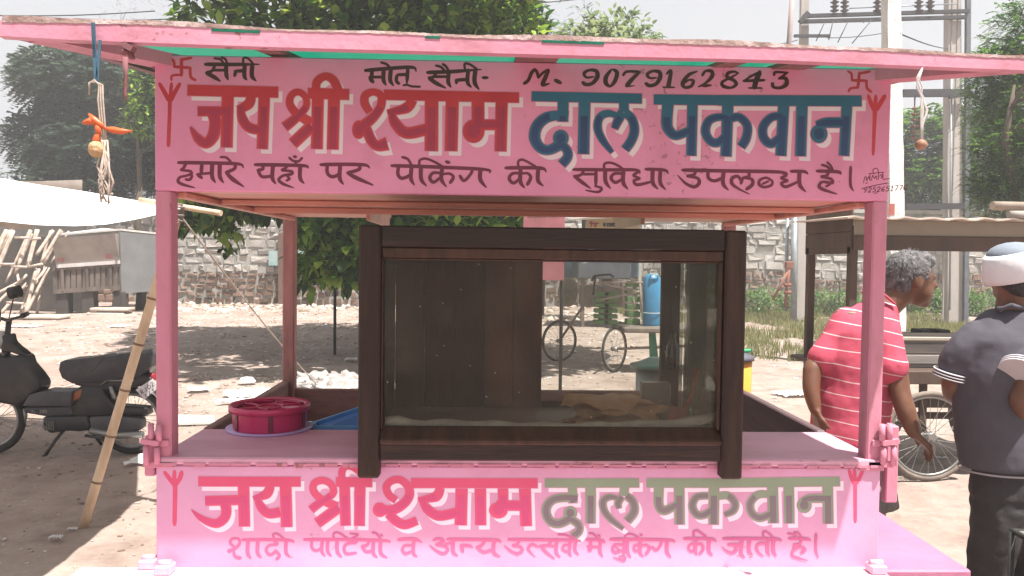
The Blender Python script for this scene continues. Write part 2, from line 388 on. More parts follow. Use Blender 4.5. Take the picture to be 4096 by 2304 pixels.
LR = [
 [(E_,[(535,402),(1665,405)],108),(E_,[(612,618),(1040,605)],108),(E_,[(820,620),(845,720),(820,810),(740,865),(640,845),(540,790),(460,715)],[110,110,105,100,85,60,10]),
  (E_,[(1035,440),(1045,900)],122),(E_,[(1330,450),(1290,540),(1145,592)],[95,105,50]),(E_,[(1185,585),(1225,680),(1310,755),(1440,740)],[60,100,105,110]),(E_,[(1500,440),(1512,905)],126)],
 [(E_,[(1780,715),(1870,645),(1960,590),(2030,520),(2000,430),(1910,390),(1820,420),(1805,500),(1870,580),(1950,630),(2070,680)],[95,90,80,78,76,78,80,80,84,90,90]),
  (E_,[(2090,690),(1850,865)],115),(F_,[(-46,408),(355,412)],104),(F_,[(50,440),(62,890)],112),(F_,[(222,440),(215,892)],116),
  (F_,[(25,390),(20,300),(60,240),(135,240),(220,300),(262,390)],[72,78,70,75,78,80])],
 [(F_,[(785,420),(2185,422)],108),(F_,[(620,610),(540,550),(512,460),(570,395),(670,385),(755,460),(765,560),(700,650),(590,715),(450,715)],[80,84,84,80,80,90,100,105,105,110]),
  (F_,'o',(440,715),78,80),(F_,[(540,760),(620,840),(720,880),(850,835)],[100,105,100,95]),
  (F_,[(1110,470),(1060,570),(865,605)],[90,110,50]),(F_,[(900,590),(960,700),(1090,780),(1290,745)],[60,105,110,110]),
  (F_,[(1345,480),(1335,885)],132),(F_,[(1552,480),(1555,885)],122),(F_,[(1802,480),(1805,680)],112),(F_,[(1730,668),(2060,670)],112),(F_,'o',(1752,720),102,90),(F_,[(2045,480),(2058,895)],126)]]
LG = [
 [(G_,[(330,420),(1372,418)],100),(G_,[(635,470),(640,640)],95),(G_,[(690,590),(560,580),(430,600),(355,670),(345,760),(400,850),(500,865),(620,800)],[95,92,95,100,100,100,98,110]),
  (G_,'o',(612,750),74,72),(G_,[(620,820),(700,880),(705,950),(640,1010)],[85,88,92,95]),(G_,[(836,460),(835,865)],110),
  (G_,[(1212,460),(1202,560)],96),(G_,[(1235,560),(1305,630),(1315,740),(1240,840)],[80,92,98,98]),(G_,[(1180,570),(1140,640),(1150,700)],[80,84,60]),
  (G_,[(1130,585),(1040,575),(975,620),(985,720),(1060,820),(1195,925)],[50,74,84,80,74,48])],
 [(G_,[(1455,418),(2230,420)],102),(H_,[(150,420),(1545,402)],104),(G_,[(1592,460),(1590,660),(1650,725),(1790,660)],[104,104,100,85]),(G_,[(1815,460),(1820,878)],112),
  (H_,[(90,560),(-36,575),(-86,670),(-40,765),(50,770),(150,700)],[75,80,88,88,85,75]),(H_,[(155,460),(150,878)],112),
  (H_,[(190,565),(310,560),(385,640),(365,725),(270,772)],[80,84,90,85,60]),
  (H_,[(765,545),(640,550),(555,640),(570,750),(660,805),(790,760)],[75,84,90,90,90,80]),(H_,[(800,450),(812,862)],116),(H_,[(980,450),(987,865)],112),
  (H_,[(1130,612),(1220,590),(1400,590)],[60,95,95]),(H_,'o',(1152,665),80,85),(H_,[(1410,450),(1418,868)],112)]]
def rd(Z, pts, w=34): return (Z, pts, w, 'round')
def br(Z, pts, w=36): return (Z, pts, w, 'brush')
NAME = [ # black brush line at the top
 br(A_,[(535,138),(800,140),(1055,138)],36),rd(A_,[(625,150),(602,200),(545,218)],30),br(A_,[(548,222),(620,262),(680,302)],40),rd(A_,[(600,195),(738,195)],28),
 br(A_,[(735,145),(738,240),(755,288)],40),rd(A_,[(620,80),(680,90),(712,132)],22),rd(A_,[(690,70),(728,88),(745,130)],22),
 rd(A_,[(820,205),(920,200)],34),rd(A_,[(825,215),(818,250)],34),br(A_,[(915,145),(912,250),(935,290)],40),br(A_,[(988,145),(985,250),(1025,298)],42),rd(A_,[(900,130),(905,78),(945,80),(995,130)],22),
 br(B_,[(245,198),(480,178),(700,168),(735,208)],36),rd(B_,[(310,200),(305,265)],38),rd(B_,[(290,275),(318,308)],42),rd(B_,[(285,262),(420,262)],28),br(B_,[(422,195),(420,290),(445,340)],40),
 br(B_,[(492,190),(485,290),(518,345)],40),rd(B_,[(395,120),(450,138),(488,178)],25),rd(B_,[(555,240),(652,236)],32),rd(B_,[(548,250),(545,300),(570,325)],34),br(B_,[(655,185),(645,335)],36),
 rd(B_,[(612,342),(650,338),(695,352),(775,355)],22),
 br(B_,[(845,218),(1100,208),(1365,188)],36),rd(B_,[(930,215),(905,258),(862,270)],30),br(B_,[(862,270),(925,318),(1022,368)],40),rd(B_,[(905,258),(1040,258)],28),br(B_,[(1052,205),(1045,305),(1072,360)],40),
 rd(B_,[(925,150),(975,165),(1010,198)],25),rd(B_,[(992,135),(1025,160),(1045,195)],25),rd(B_,[(1120,292),(1230,285)],34),rd(B_,[(1125,290),(1125,320)],34),br(B_,[(1238,195),(1232,310),(1268,360)],38),
 br(B_,[(1308,195),(1300,310),(1342,380)],42),rd(B_,[(1208,190),(1205,135),(1255,140),(1325,188)],24),rd(B_,[(1378,268),(1425,268)],30),
 rd(C_,[(88,325),(130,290),(160,220),(195,188)],34),rd(C_,[(198,190),(216,225),(226,268)],30),rd(C_,[(226,268),(265,225),(318,190)],24),rd(C_,[(322,195),(292,270),(268,335),(335,325)],[38,42,42,10]),rd(C_,[(388,292),(440,318)],38),
 rd(C_,[(760,260),(690,265),(668,225),(720,195),(785,205),(795,260),(750,320),(690,335),(655,315)],[18,24,34,26,38,46,36,34,42]),
 rd(C_,[(930,190),(880,260),(878,320),(920,350),(965,300),(985,220),(945,188)],[22,42,44,24,40,42,22]),
 rd(C_,[(1045,245),(1080,210),(1200,210)],26),rd(C_,[(1205,212),(1130,285),(1080,345)],[26,40,46]),rd(C_,[(1090,352),(1160,345)],[20,6]),
 rd(C_,[(1370,270),(1300,270),(1278,235),(1330,205),(1395,215),(1400,270),(1360,330),(1300,345),(1265,325)],[16,24,34,26,38,44,36,34,40]),
 rd(C_,[(1460,235),(1505,205),(1480,355)],[14,34,46]),rd(C_,[(1430,360),(1540,362)],18),
 rd(C_,[(1760,208),(1680,240),(1620,320),(1640,362),(1700,350),(1722,300),(1680,290),(1640,320)],[14,34,44,28,32,34,20,16]),
 rd(C_,[(1810,245),(1840,205),(1900,210),(1900,260),(1840,320),(1770,358)],[30,24,36,40,24,14]),rd(C_,[(1790,345),(1840,345),(1900,340)],[14,34,10]),
 rd(D_,[(370,225),(330,210),(270,225),(265,265),(320,290),(350,330),(300,365),(225,350),(215,310),(290,270),(355,235)],[20,22,34,36,36,34,24,36,30,20,20]),
 rd(D_,[(580,215),(500,250),(425,300)],[30,22,20]),rd(D_,[(420,300),(620,292)],28),rd(D_,[(575,215),(540,300),(525,365)],50),rd(D_,[(470,368),(595,368)],18),
 rd(D_,[(715,245),(730,215),(850,220)],[26,26,18]),rd(D_,[(840,222),(760,280)],22),rd(D_,[(760,275),(825,275),(835,330),(780,365),(710,360),(700,325)],[22,38,44,30,28,40])]
SW = [ # painted auspicious marks and tridents, red
 rd(A_,[(303,88),(305,245)],34),rd(A_,[(303,95),(400,75)],28),rd(A_,[(232,162),(392,172)],30),rd(A_,[(235,165),(230,110),(185,72)],26),rd(A_,[(388,172),(395,260),(440,290)],28),rd(A_,[(305,240),(215,248),(208,290)],24),
 rd(D_,[(1540,218),(1525,365)],30),rd(D_,[(1535,228),(1640,208)],26),rd(D_,[(1465,292),(1612,298)],28),rd(D_,[(1468,295),(1462,230),(1428,206)],22),rd(D_,[(1608,298),(1612,365),(1655,405)],26),rd(D_,[(1525,362),(1455,372),(1435,400)],24),
 rd(A_,[(192,440),(190,600),(178,925)],[42,36,38]),rd(A_,[(185,490),(135,400),(92,325)],[44,42,34]),rd(A_,[(195,470),(208,325)],34),rd(A_,[(198,490),(245,400),(288,325)],[44,42,34]),
 rd(D_,[(1692,540),(1685,700),(1672,1010)],[50,38,30]),rd(D_,[(1685,580),(1650,510),(1625,440)],[46,42,32]),rd(D_,[(1690,570),(1698,445)],38),rd(D_,[(1700,580),(1745,510),(1785,442)],[48,46,38])]
SW2 = [rd(E_,[(275,380),(278,500),(272,880)],[60,52,48]),rd(E_,[(270,440),(215,370),(160,300)],[50,52,40]),rd(E_,[(270,400),(270,292)],46),rd(E_,[(282,440),(330,370),(350,300)],[50,52,50]),
 rd(H_,[(1712,390),(1715,500),(1716,850)],[50,44,38]),rd(H_,[(1708,430),(1670,350),(1648,275)],[48,46,34]),rd(H_,[(1712,395),(1708,272)],42),rd(H_,[(1722,430),(1770,350),(1802,280)],[48,44,34])]
L3 = [ # maroon line below
 br(A_,[(275,1088),(600,1092),(860,1102),(902,1138)],34),rd(A_,[(345,1100),(325,1140),(300,1160),(385,1170),(400,1195),(350,1215),(290,1230),(272,1270),(320,1300),(432,1330)],[34,30,22,28,30,24,26,32,30,14]),rd(A_,[(345,1250),(385,1252),(408,1215)],28),
 rd(A_,[(502,1100),(495,1185)],36),rd(A_,[(455,1200),(600,1188)],26),rd(A_,[(460,1205),(500,1235)],34),br(A_,[(602,1100),(600,1220),(632,1280)],40),br(A_,[(675,1105),(675,1220),(710,1282)],40),
 rd(A_,[(820,1105),(818,1145),(735,1185)],34),br(A_,[(735,1180),(795,1245),(905,1320)],[30,42,40]),rd(A_,[(680,1035),(738,1040),(785,1085)],24),
 br(A_,[(1015,1108),(1300,1112),(1500,1120),(1528,1142)],34),rd(A_,[(1090,1115),(1088,1150),(1040,1162)],32),rd(A_,[(1045,1165),(1085,1225),(1190,1215)],32),br(A_,[(1190,1110),(1182,1235),(1215,1292)],38),
 rd(A_,[(1330,1115),(1305,1145),(1275,1162),(1365,1172),(1368,1198),(1285,1215),(1245,1255),(1290,1295),(1388,1332)],[32,28,24,28,30,26,32,30,12]),rd(A_,[(1318,1262),(1348,1245),(1325,1218)],24),
 br(A_,[(1452,1115),(1450,1235),(1488,1288)],38),rd(A_,[(1345,1040),(1385,1072),(1435,1075),(1470,1042)],24),rd(A_,[(1390,1030),(1412,1034)],28),rd(A_,[(1408,1070),(1408,1110)],24),
 br(A_,[(1650,1108),(1900,1105),(2080,1112),(2122,1142)],34),rd(A_,[(1712,1112),(1715,1190),(1765,1225),(1840,1195)],34),br(A_,[(1838,1112),(1832,1235),(1868,1298)],38),
 rd(B_,[(190,1118),(182,1155),(72,1188)],34),br(B_,[(72,1185),(150,1232),(318,1305)],[30,40,44]),
 br(B_,[(500,1118),(900,1130),(1400,1155),(1445,1188)],34),rd(B_,[(565,1130),(560,1200),(600,1240),(692,1205)],34),br(B_,[(692,1130),(685,1240),(718,1305)],38),rd(B_,[(600,1035),(655,1055),(692,1115)],26),
 br(B_,[(782,1135),(785,1250),(835,1312)],38),rd(B_,[(768,1125),(770,1068),(830,1050),(920,1085),(1010,1138)],24),br(B_,[(988,1140),(980,1250),(1028,1322)],38),
 rd(B_,[(975,1190),(900,1188),(868,1235),(905,1278),(975,1225)],[26,30,34,32,24]),rd(B_,[(990,1200),(1060,1195),(1095,1230),(1065,1282)],[22,26,32,36]),rd(B_,[(1025,1080),(1055,1088)],32),
 rd(B_,[(1272,1150),(1268,1190),(1200,1262),(1158,1215)],[30,30,32,32]),br(B_,[(1358,1155),(1355,1250),(1412,1328)],40),
 br(C_,[(-90,1140),(120,1138),(270,1145),(300,1180)],34),rd(B_,[(1742,1190),(1665,1195),(1635,1245),(1680,1285),(1745,1230)],[26,30,34,32,24]),br(B_,[(1745,1150),(1742,1270),(1782,1332)],38),
 rd(C_,[(62,1195),(120,1192),(152,1230),(120,1300)],[22,26,32,36]),br(C_,[(225,1148),(222,1260),(272,1312)],38),rd(C_,[(35,1130),(32,1078),(80,1062),(205,1130)],24),
 br(C_,[(565,1155),(900,1158),(1170,1160),(1205,1195)],32),rd(C_,[(662,1165),(638,1205),(575,1222)],28),br(C_,[(575,1218),(640,1272),(730,1338)],36),rd(C_,[(640,1200),(775,1200)],26),rd(C_,[(782,1165),(780,1300)],34),
 rd(C_,[(770,1315),(835,1335),(800,1372),(682,1355)],[20,28,26,12]),br(C_,[(872,1165),(875,1270),(922,1338)],38),rd(C_,[(862,1155),(865,1100),(925,1090),(1000,1120),(1055,1162)],24),
 rd(C_,[(1040,1195),(960,1195),(928,1238),(970,1280),(1040,1245)],[26,30,34,32,24]),br(C_,[(1048,1165),(1045,1280),(1088,1342)],38),
 rd(C_,[(1190,1180),(1145,1212),(1205,1242),(1150,1262),(1180,1302),(1310,1275)],[26,28,22,28,32,24]),br(C_,[(1262,1152),(1440,1160),(1480,1195)],30),br(C_,[(1330,1160),(1330,1280),(1378,1342)],38),br(C_,[(1405,1160),(1402,1280),(1452,1348)],36),
 br(C_,[(1620,1160),(2000,1168),(2560,1180),(2622,1215)],34),rd(C_,[(1745,1165),(1728,1205),(1660,1218),(1760,1238),(1778,1285),(1730,1322),(1650,1290),(1568,1208)],[30,28,22,30,36,34,28,8]),
 rd(D_,[(78,1170),(80,1235),(140,1265),(228,1230)],32),br(D_,[(228,1170),(222,1290),(272,1352)],38),
 rd(D_,[(472,1185),(470,1222),(415,1240),(395,1290)],30),br(D_,[(400,1270),(365,1222),(312,1238),(308,1290),(370,1340),(475,1392)],[24,30,34,36,36,30]),rd(D_,[(430,1235),(500,1250),(505,1300),(450,1345)],[26,30,34,36]),
 rd(D_,[(690,1260),(640,1235),(580,1255),(570,1300),(620,1325),(690,1305),(698,1262)],[24,24,28,30,26,26,24]),rd(D_,[(600,1295),(660,1268)],22),
 rd(D_,[(800,1190),(832,1212),(782,1238),(845,1262),(785,1288),(830,1322),(950,1270)],[28,28,24,24,28,32,24]),br(D_,[(878,1172),(1005,1175),(1042,1200)],30),br(D_,[(960,1175),(962,1300),(1018,1368)],38),
 br(D_,[(1130,1170),(1330,1178),(1358,1202)],32),rd(D_,[(1240,1185),(1220,1215),(1168,1225),(1262,1245),(1275,1285),(1180,1275),(1150,1320),(1200,1352),(1322,1392)],[30,28,24,28,30,26,34,32,12]),rd(D_,[(1215,1318),(1250,1300),(1268,1278)],22),
 rd(D_,[(1175,1110),(1228,1128),(1262,1168)],24),rd(D_,[(1228,1085),(1262,1118),(1282,1165)],22),br(D_,[(1455,1130),(1452,1300),(1482,1362)],26)]
SG = [rd(D_,p,8) for p in ([(1580,1285),(1590,1235),(1605,1225),(1612,1262),(1630,1222),(1640,1260)],[(1600,1290),(1620,1280)],[(1640,1190),(1642,1262)],[(1655,1262),(1668,1212),(1685,1240),(1700,1215),(1708,1255)],
   [(1680,1200),(1670,1160),(1700,1142),(1722,1170),(1722,1250)],[(1735,1220),(1750,1205),(1760,1215),(1748,1240)],[(1765,1185),(1768,1248)],[(1630,1195),(1780,1180)],[(1560,1340),(1700,1305),(1822,1285)],[(1770,1250),(1830,1242)],[(1680,1385),(1712,1380)])]
L5 = [ # lower small line
 rd(E_,[(940,1130),(890,1085),(905,1040),(975,1035),(992,1085),(945,1140),(875,1172)],[28,36,34,30,38,42,44]),(E_,'o',(878,1170),26,26),rd(E_,[(925,1180),(945,1235),(1000,1248)],[34,36,44]),
 br(E_,[(1025,1048),(1350,1045),(1560,1055),(1590,1080)],38),br(E_,[(1085,1055),(1080,1190),(1118,1252)],46),br(E_,[(1195,1055),(1190,1185),(1228,1245)],46),
 rd(E_,[(1372,1060),(1410,1095),(1320,1110),(1285,1160),(1325,1212),(1390,1180)],[36,32,34,38,38,40]),rd(E_,[(1385,1165),(1432,1220),(1400,1262)],38),br(E_,[(1505,1055),(1505,1185),(1548,1235)],44),rd(E_,[(1375,1040),(1362,990),(1410,982),(1500,1050)],26),
 br(F_,[(-395,1045),(100,1045),(510,1058),(545,1080)],38),rd(E_,[(1790,1055),(1790,1130),(1840,1168),(1910,1130)],36),br(E_,[(1908,1055),(1900,1170),(1938,1228)],42),br(E_,[(1968,1055),(1965,1170),(2005,1228)],42),
 br(F_,[(-32,1055),(-28,1180),(20,1240)],44),rd(F_,[(-62,1040),(-72,985),(-20,968),(85,1035)],26),rd(F_,[(180,1055),(175,1080),(80,1090),(45,1140),(72,1200),(180,1192)],[36,30,36,38,38,30]),rd(F_,[(112,978),(200,992),(122,1035)],24),
 rd(F_,[(322,1055),(300,1105),(242,1120)],38),rd(F_,[(250,1125),(290,1178),(375,1165)],38),br(F_,[(372,1055),(368,1190),(412,1242)],44),br(F_,[(450,1055),(450,1190),(518,1245)],46),rd(F_,[(358,968),(400,978),(445,1030)],30),rd(F_,[(452,990),(470,1005)],26),
 br(F_,[(645,1045),(820,1040),(908,1075)],40),rd(F_,[(800,1110),(720,1110),(690,1160),(730,1200),(810,1160)],[30,36,40,38,28]),br(F_,[(818,1050),(812,1190),(852,1232)],42),
 rd(F_,[(1035,1050),(1100,1035),(1148,1065),(1062,1100),(1165,1120),(1190,1165),(1140,1200),(1060,1165),(988,1105)],[36,34,34,26,36,40,38,30,10]),rd(F_,[(1165,1090),(1245,1085)],28),br(F_,[(1190,1042),(1500,1045),(1740,1052),(1780,1078)],38),
 br(F_,[(1252,1050),(1250,1175),(1300,1225)],46),rd(F_,[(1335,1110),(1430,1112),(1470,1135)],[40,38,8]),rd(F_,[(1345,1125),(1358,1175)],44),rd(F_,[(1602,1055),(1570,1105),(1510,1132)],38),rd(F_,[(1525,1135),(1590,1182),(1705,1150)],40),br(F_,[(1705,1050),(1700,1185),(1768,1232)],46),
 br(G_,[(-70,1045),(300,1048),(680,1055),(720,1078)],36),rd(F_,[(1990,1052),(1958,1095),(1908,1110),(1995,1125),(2012,1170),(1955,1200),(1880,1165),(1815,1108)],[34,30,26,34,40,38,30,8]),
 br(G_,[(255,1125),(190,1098),(145,1140),(170,1185),(225,1240)],[24,34,36,30,20]),rd(G_,[(400,1060),(370,1105),(275,1115)],34),br(G_,[(285,1115),(345,1185),(438,1258)],38),rd(G_,[(370,1115),(450,1118)],28),br(G_,[(462,1052),(455,1185),(498,1240)],42),
 rd(G_,[(600,1105),(545,1108),(528,1150),(575,1178),(612,1145)],[26,32,34,32,26]),br(G_,[(612,1052),(600,1185),(622,1228)],40),br(G_,[(670,1052),(662,1160),(702,1212)],40),rd(G_,[(478,990),(560,995),(655,1035)],26),rd(G_,[(645,1005),(662,1018)],20),
 br(G_,[(790,1045),(940,1050),(998,1078)],36),rd(G_,[(835,1055),(835,1130)],38),rd(G_,[(800,1120),(940,1128)],28),(G_,'o',(828,1150),28,34),br(G_,[(945,1055),(938,1170),(968,1232)],42),rd(G_,[(820,975),(868,985),(912,1030)],26),rd(G_,[(920,995),(940,1010)],26),
 br(G_,[(1055,1042),(1400,1045),(1720,1052),(1765,1075)],36),rd(G_,[(1192,1105),(1110,1100),(1078,1145),(1110,1188),(1195,1160)],[26,32,36,34,26]),rd(G_,[(1110,1130),(1180,1170)],18),rd(G_,[(1208,1052),(1202,1225)],36),
 rd(G_,[(1150,1232),(1215,1238),(1200,1278),(1085,1240)],[20,28,28,10]),br(G_,[(1240,1052),(1245,1180),(1280,1240)],40),rd(G_,[(1225,1040),(1222,998),(1290,985),(1395,1040)],24),rd(G_,[(1385,990),(1405,1000)],26),
 br(G_,[(1388,1055),(1382,1180),(1418,1232)],42),rd(G_,[(1375,1105),(1325,1110),(1315,1150),(1345,1172),(1380,1150)],30),rd(G_,[(1392,1112),(1460,1108),(1488,1145),(1445,1205)],[24,30,36,40]),
 rd(G_,[(1620,1055),(1612,1100),(1562,1158),(1515,1125)],34),br(G_,[(1682,1055),(1680,1175),(1722,1240)],44),
 br(H_,[(-176,1035),(60,1035),(150,1045),(178,1072)],36),br(G_,[(2000,1040),(1992,1165),(2012,1212)],44),rd(G_,[(1988,1092),(1935,1100),(1918,1145),(1958,1175),(1995,1140)],30),rd(G_,[(2010,1098),(2060,1092),(2082,1145),(2042,1200)],[24,30,36,40]),
 br(H_,[(100,1045),(95,1165),(135,1220)],44),rd(G_,[(1982,1030),(1975,965),(2020,948),(2115,1018)],28),
 br(H_,[(260,1035),(600,1035),(860,1042),(892,1068)],38),br(H_,[(465,1045),(452,1190),(492,1242)],44),rd(H_,[(310,1100),(455,1100)],36),rd(H_,[(392,1110),(400,1160),(350,1190),(290,1168),(238,1122)],[40,40,36,28,8]),
 br(H_,[(545,1045),(540,1165),(578,1215)],44),br(H_,[(752,1045),(745,1170),(770,1222)],42),rd(H_,[(742,1090),(660,1088),(622,1130),(645,1185),(702,1232)],[28,32,34,30,12]),br(H_,[(812,1045),(808,1165),(842,1228)],46),rd(H_,[(705,1030),(698,965),(740,962),(822,1035)],26),
 br(H_,[(985,1032),(1180,1040),(1222,1058)],36),rd(H_,[(970,978),(1040,992),(1090,1035)],26),rd(H_,[(1042,965),(1088,975),(1122,1022)],26),
 rd(H_,[(1122,1048),(1100,1095),(1045,1100),(1042,1125),(1130,1130),(1160,1160),(1115,1192)],[34,28,30,28,34,36,32]),rd(H_,[(1085,1135),(1025,1165),(1022,1222),(1090,1250),(1192,1278)],[26,32,34,26,8]),br(H_,[(1282,982),(1280,1160),(1308,1245)],30)]
DIG = {'0':[[(5,0),(1,4),(1,10),(5,14),(9,10),(9,4),(5,0)]],'1':[[(2,3),(6,0)],[(6,0),(5,14)],[(2,14),(9,14)]],'2':[[(1,4),(5,0),(9,4),(1,14)],[(1,14),(9,13)]],
 '3':[[(1,1),(8,1)],[(8,1),(4,6)],[(4,6),(9,8),(8,13),(1,13)]],'4':[[(7,0),(0,9)],[(0,9),(10,9)],[(7,0),(6,14)]],'5':[[(9,0),(3,0)],[(3,0),(2,6)],[(2,6),(8,6),(8,12),(1,14)]],
 '6':[[(8,0),(2,6),(2,12),(7,13),(8,8),(2,9)]],'7':[[(1,0),(9,0)],[(9,0),(4,14)]],'8':[[(5,7),(1,4),(5,0),(9,3),(1,10),(5,14),(9,10),(5,7)]],'9':[[(8,6),(2,6),(2,1),(8,1),(8,7),(3,14)]],
 'M':[[(0,14),(2,0)],[(2,0),(5,9)],[(5,9),(9,0)],[(9,0),(10,14)]],'R':[[(1,14),(2,0)],[(2,0),(8,1),(7,6),(2,7)],[(3,7),(8,14)]],'J':[[(7,0),(6,12),(1,12)]],'S':[[(8,1),(2,1),(2,6),(8,8),(7,13),(1,13)]],
 'X':[[(0,0),(9,14)],[(9,0),(0,14)]],'L':[[(2,0),(1,14)],[(1,14),(8,14)]],' ':[],'.':[[(3,13),(4,14)]]}
def digits(Z, txt, x, y, h, w, slant=0, rise=0, mirror=False):
    out = []; k = h/14
    for i, ch in enumerate(txt):
        for st in DIG[ch]:
            P_ = []
            for a, b in st:
                if mirror: a = 10-a
                P_.append((x+a*k+(14-b)*k*slant, y+b*k+rise*(i*12*k)))
            out.append(rd(Z, P_, w))
        x += 12.5*k
    return out
# ------------------------------------------------------------------ ground
GREEN1 = leafmat('broad_leaves', [(.012,.04,.008),(.035,.10,.012),(.10,.21,.02),(.30,.42,.07)])
GREEN2 = leafmat('haze_paled_leaves', [(.035,.06,.05),(.065,.10,.075),(.10,.15,.095)], trans=.3)  # leaf colours paled to hold the hazy veil over the trees
GREEN3 = leafmat('tamarind_leaves', [(.010,.035,.012),(.035,.095,.02),(.08,.19,.03),(.18,.33,.05)], trans=.35)
PALEG = leafmat('pale_leaves', [(.09,.14,.06),(.16,.22,.10),(.25,.30,.14)], trans=.4)
GRASS = leafmat('dry_grass', [(.10,.13,.04),(.22,.22,.09),(.34,.31,.16),(.07,.13,.03)], trans=.3)
BARK = mat('bark', (.10,.075,.055), (.05,.04,.03), rough=.9, scale=12, stretch=(1,1,.2), bump=.6)
def gh(x, y):
    return (np.sin(x*1.3+y*.7)*.012 + np.sin(x*.37-y*1.1+2)*.02 + np.sin(x*3.1+y*2.3)*.006)*np.clip((y-2)/6, .15, 1.6)
def axis(lo, hi, flo, fhi, fine, grow=1.35):
    a = list(np.arange(flo, fhi+fine/2, fine)); st = fine; v = flo
    while v > lo: st *= grow; v -= st; a.insert(0, v)
    st = fine; v = fhi
    while v < hi: st *= grow; v += st; a.append(v)
    return np.array(a)
gx = axis(-600, 600, -12, 14, .16); gy = axis(-300, 900, -1.5, 27, .14)
X, Y = np.meshgrid(gx, gy); Z = gh(X, Y)
nr = RNG.normal(0, .006, X.shape); Z = Z + nr*((Y > 2) & (Y < 28))
Z = np.where(Y < -6, 0, Z)
V = np.stack([X.ravel(), Y.ravel(), Z.ravel()], 1); nx = len(gx); ny = len(gy)
i = (np.arange(ny-1)[:,None]*nx + np.arange(nx-1)[None,:]).ravel()
F = np.stack([i, i+1, i+nx+1, i+nx], 1)
SOIL = mat('dry_soil', (.335,.268,.235), (.215,.156,.130), rough=.95, scale=.9, bump=1.0, bscale=22, dirt=(.11,.075,.06), dscale=2.6, damt=.7, lo=.36, hi=.62, detail=15, nr=.80)
g = npmesh('ground', V, F, SOIL, kind='structure', smooth=True)

# rubble and gravel: thousands of small stones nobody could count
def icos():
    t = (1+5**.5)/2
    v = np.array([(-1,t,0),(1,t,0),(-1,-t,0),(1,-t,0),(0,-1,t),(0,1,t),(0,-1,-t),(0,1,-t),(t,0,-1),(t,0,1),(-t,0,-1),(-t,0,1)], float)
    f = np.array([(0,11,5),(0,5,1),(0,1,7),(0,7,10),(0,10,11),(1,5,9),(5,11,4),(11,10,2),(10,7,6),(7,1,8),(3,9,4),(3,4,2),(3,2,6),(3,6,8),(3,8,9),(4,9,5),(2,4,11),(6,2,10),(8,6,7),(9,8,1)])
    return v/np.linalg.norm(v[0]), f
IV, IF = icos()
def scatter_stones(name, P, S, matl, flat=.45, rng=RNG):
    n = len(P); J = IV[None]*(1+rng.uniform(-.35,.35,(n,12,1)))
    sc = S[:,None,None]*np.stack([rng.uniform(.7,1.4,n), rng.uniform(.7,1.4,n), rng.uniform(.25,1,n)*flat*1.6],1)[:,None,:]
    V = J*sc; a = rng.uniform(0,6.28,n); c, s = np.cos(a)[:,None], np.sin(a)[:,None]
    V = np.stack([V[...,0]*c-V[...,1]*s, V[...,0]*s+V[...,1]*c, V[...,2]], 2) + P[:,None,:]
    F = (IF[None]+12*np.arange(n)[:,None,None]).reshape(-1,3)
    return npmesh(name, V.reshape(-1,3), F, matl, kind='stuff')
def grey(cols, name, rough=.9):
    M = leafmat(name, cols, trans=0, rough=rough); t = M.node_tree; n = node(t,'ShaderNodeTexNoise'); n.inputs['Scale'].default_value = 14; n.inputs['Detail'].default_value = 8; n.inputs['Roughness'].default_value = .75; tc = node(t,'ShaderNodeTexCoord'); bp = node(t,'ShaderNodeBump'); bp.inputs['Strength'].default_value = .9; bp.inputs['Distance'].default_value = .03; t.links.new(tc.outputs['Object'], n.inputs[0]); t.links.new(n.outputs[0], bp.inputs['Height']); t.links.new(bp.outputs[0], t.nodes['Principled BSDF'].inputs['Normal']); return M
GRAVEL = grey([(.20,.14,.11),(.34,.26,.21),(.48,.40,.34),(.62,.55,.50)], 'gravel_stone')
def pts(n, x0, x1, y0, y1, yb=1.0):
    x = RNG.uniform(x0, x1, n); y = y0+(y1-y0)*RNG.uniform(0,1,n)**yb
    return np.stack([x, y, gh(x, y)], 1)
P = np.concatenate([pts(2200,-11,3,3,24,.9), pts(700,-3,10,2.5,14), pts(2600,-5,-1.2,1.0,9), pts(2500,-10,3,6,22)]); S = RNG.uniform(.008,.032,len(P))*np.clip(P[:,1]/9,.5,1.5)
scatter_stones('gravel', P, S, GRAVEL)
P = np.concatenate([pts(900,-11,0,19,26.4,.35), pts(260,-3,5,17,26,.7)]); S = RNG.uniform(.04,.16,len(P))
scatter_stones('rubble', P, S, GRAVEL, flat=.55)
# litter too small to tell apart: scraps of paper and plastic
n = 420; P = np.concatenate([pts(n-120,-10,2.5,4,23,.8), pts(120,2.5,10,4,14)]); s = RNG.uniform(.012,.05,n); a = RNG.uniform(0,6.28,n)
q = np.stack([np.stack([np.cos(a+k*1.57+RNG.uniform(-.3,.3,n))*s, np.sin(a+k*1.57)*s*.7, RNG.uniform(.004,.02,n)], 1) for k in range(4)], 1) + P[:,None,:]
PAPER = grey([(.55,.5,.46),(.75,.72,.70),(.82,.82,.82)], 'paper_scrap')
npmesh('litter', q.reshape(-1,3), np.arange(n*4).reshape(n,4), PAPER, kind='stuff')

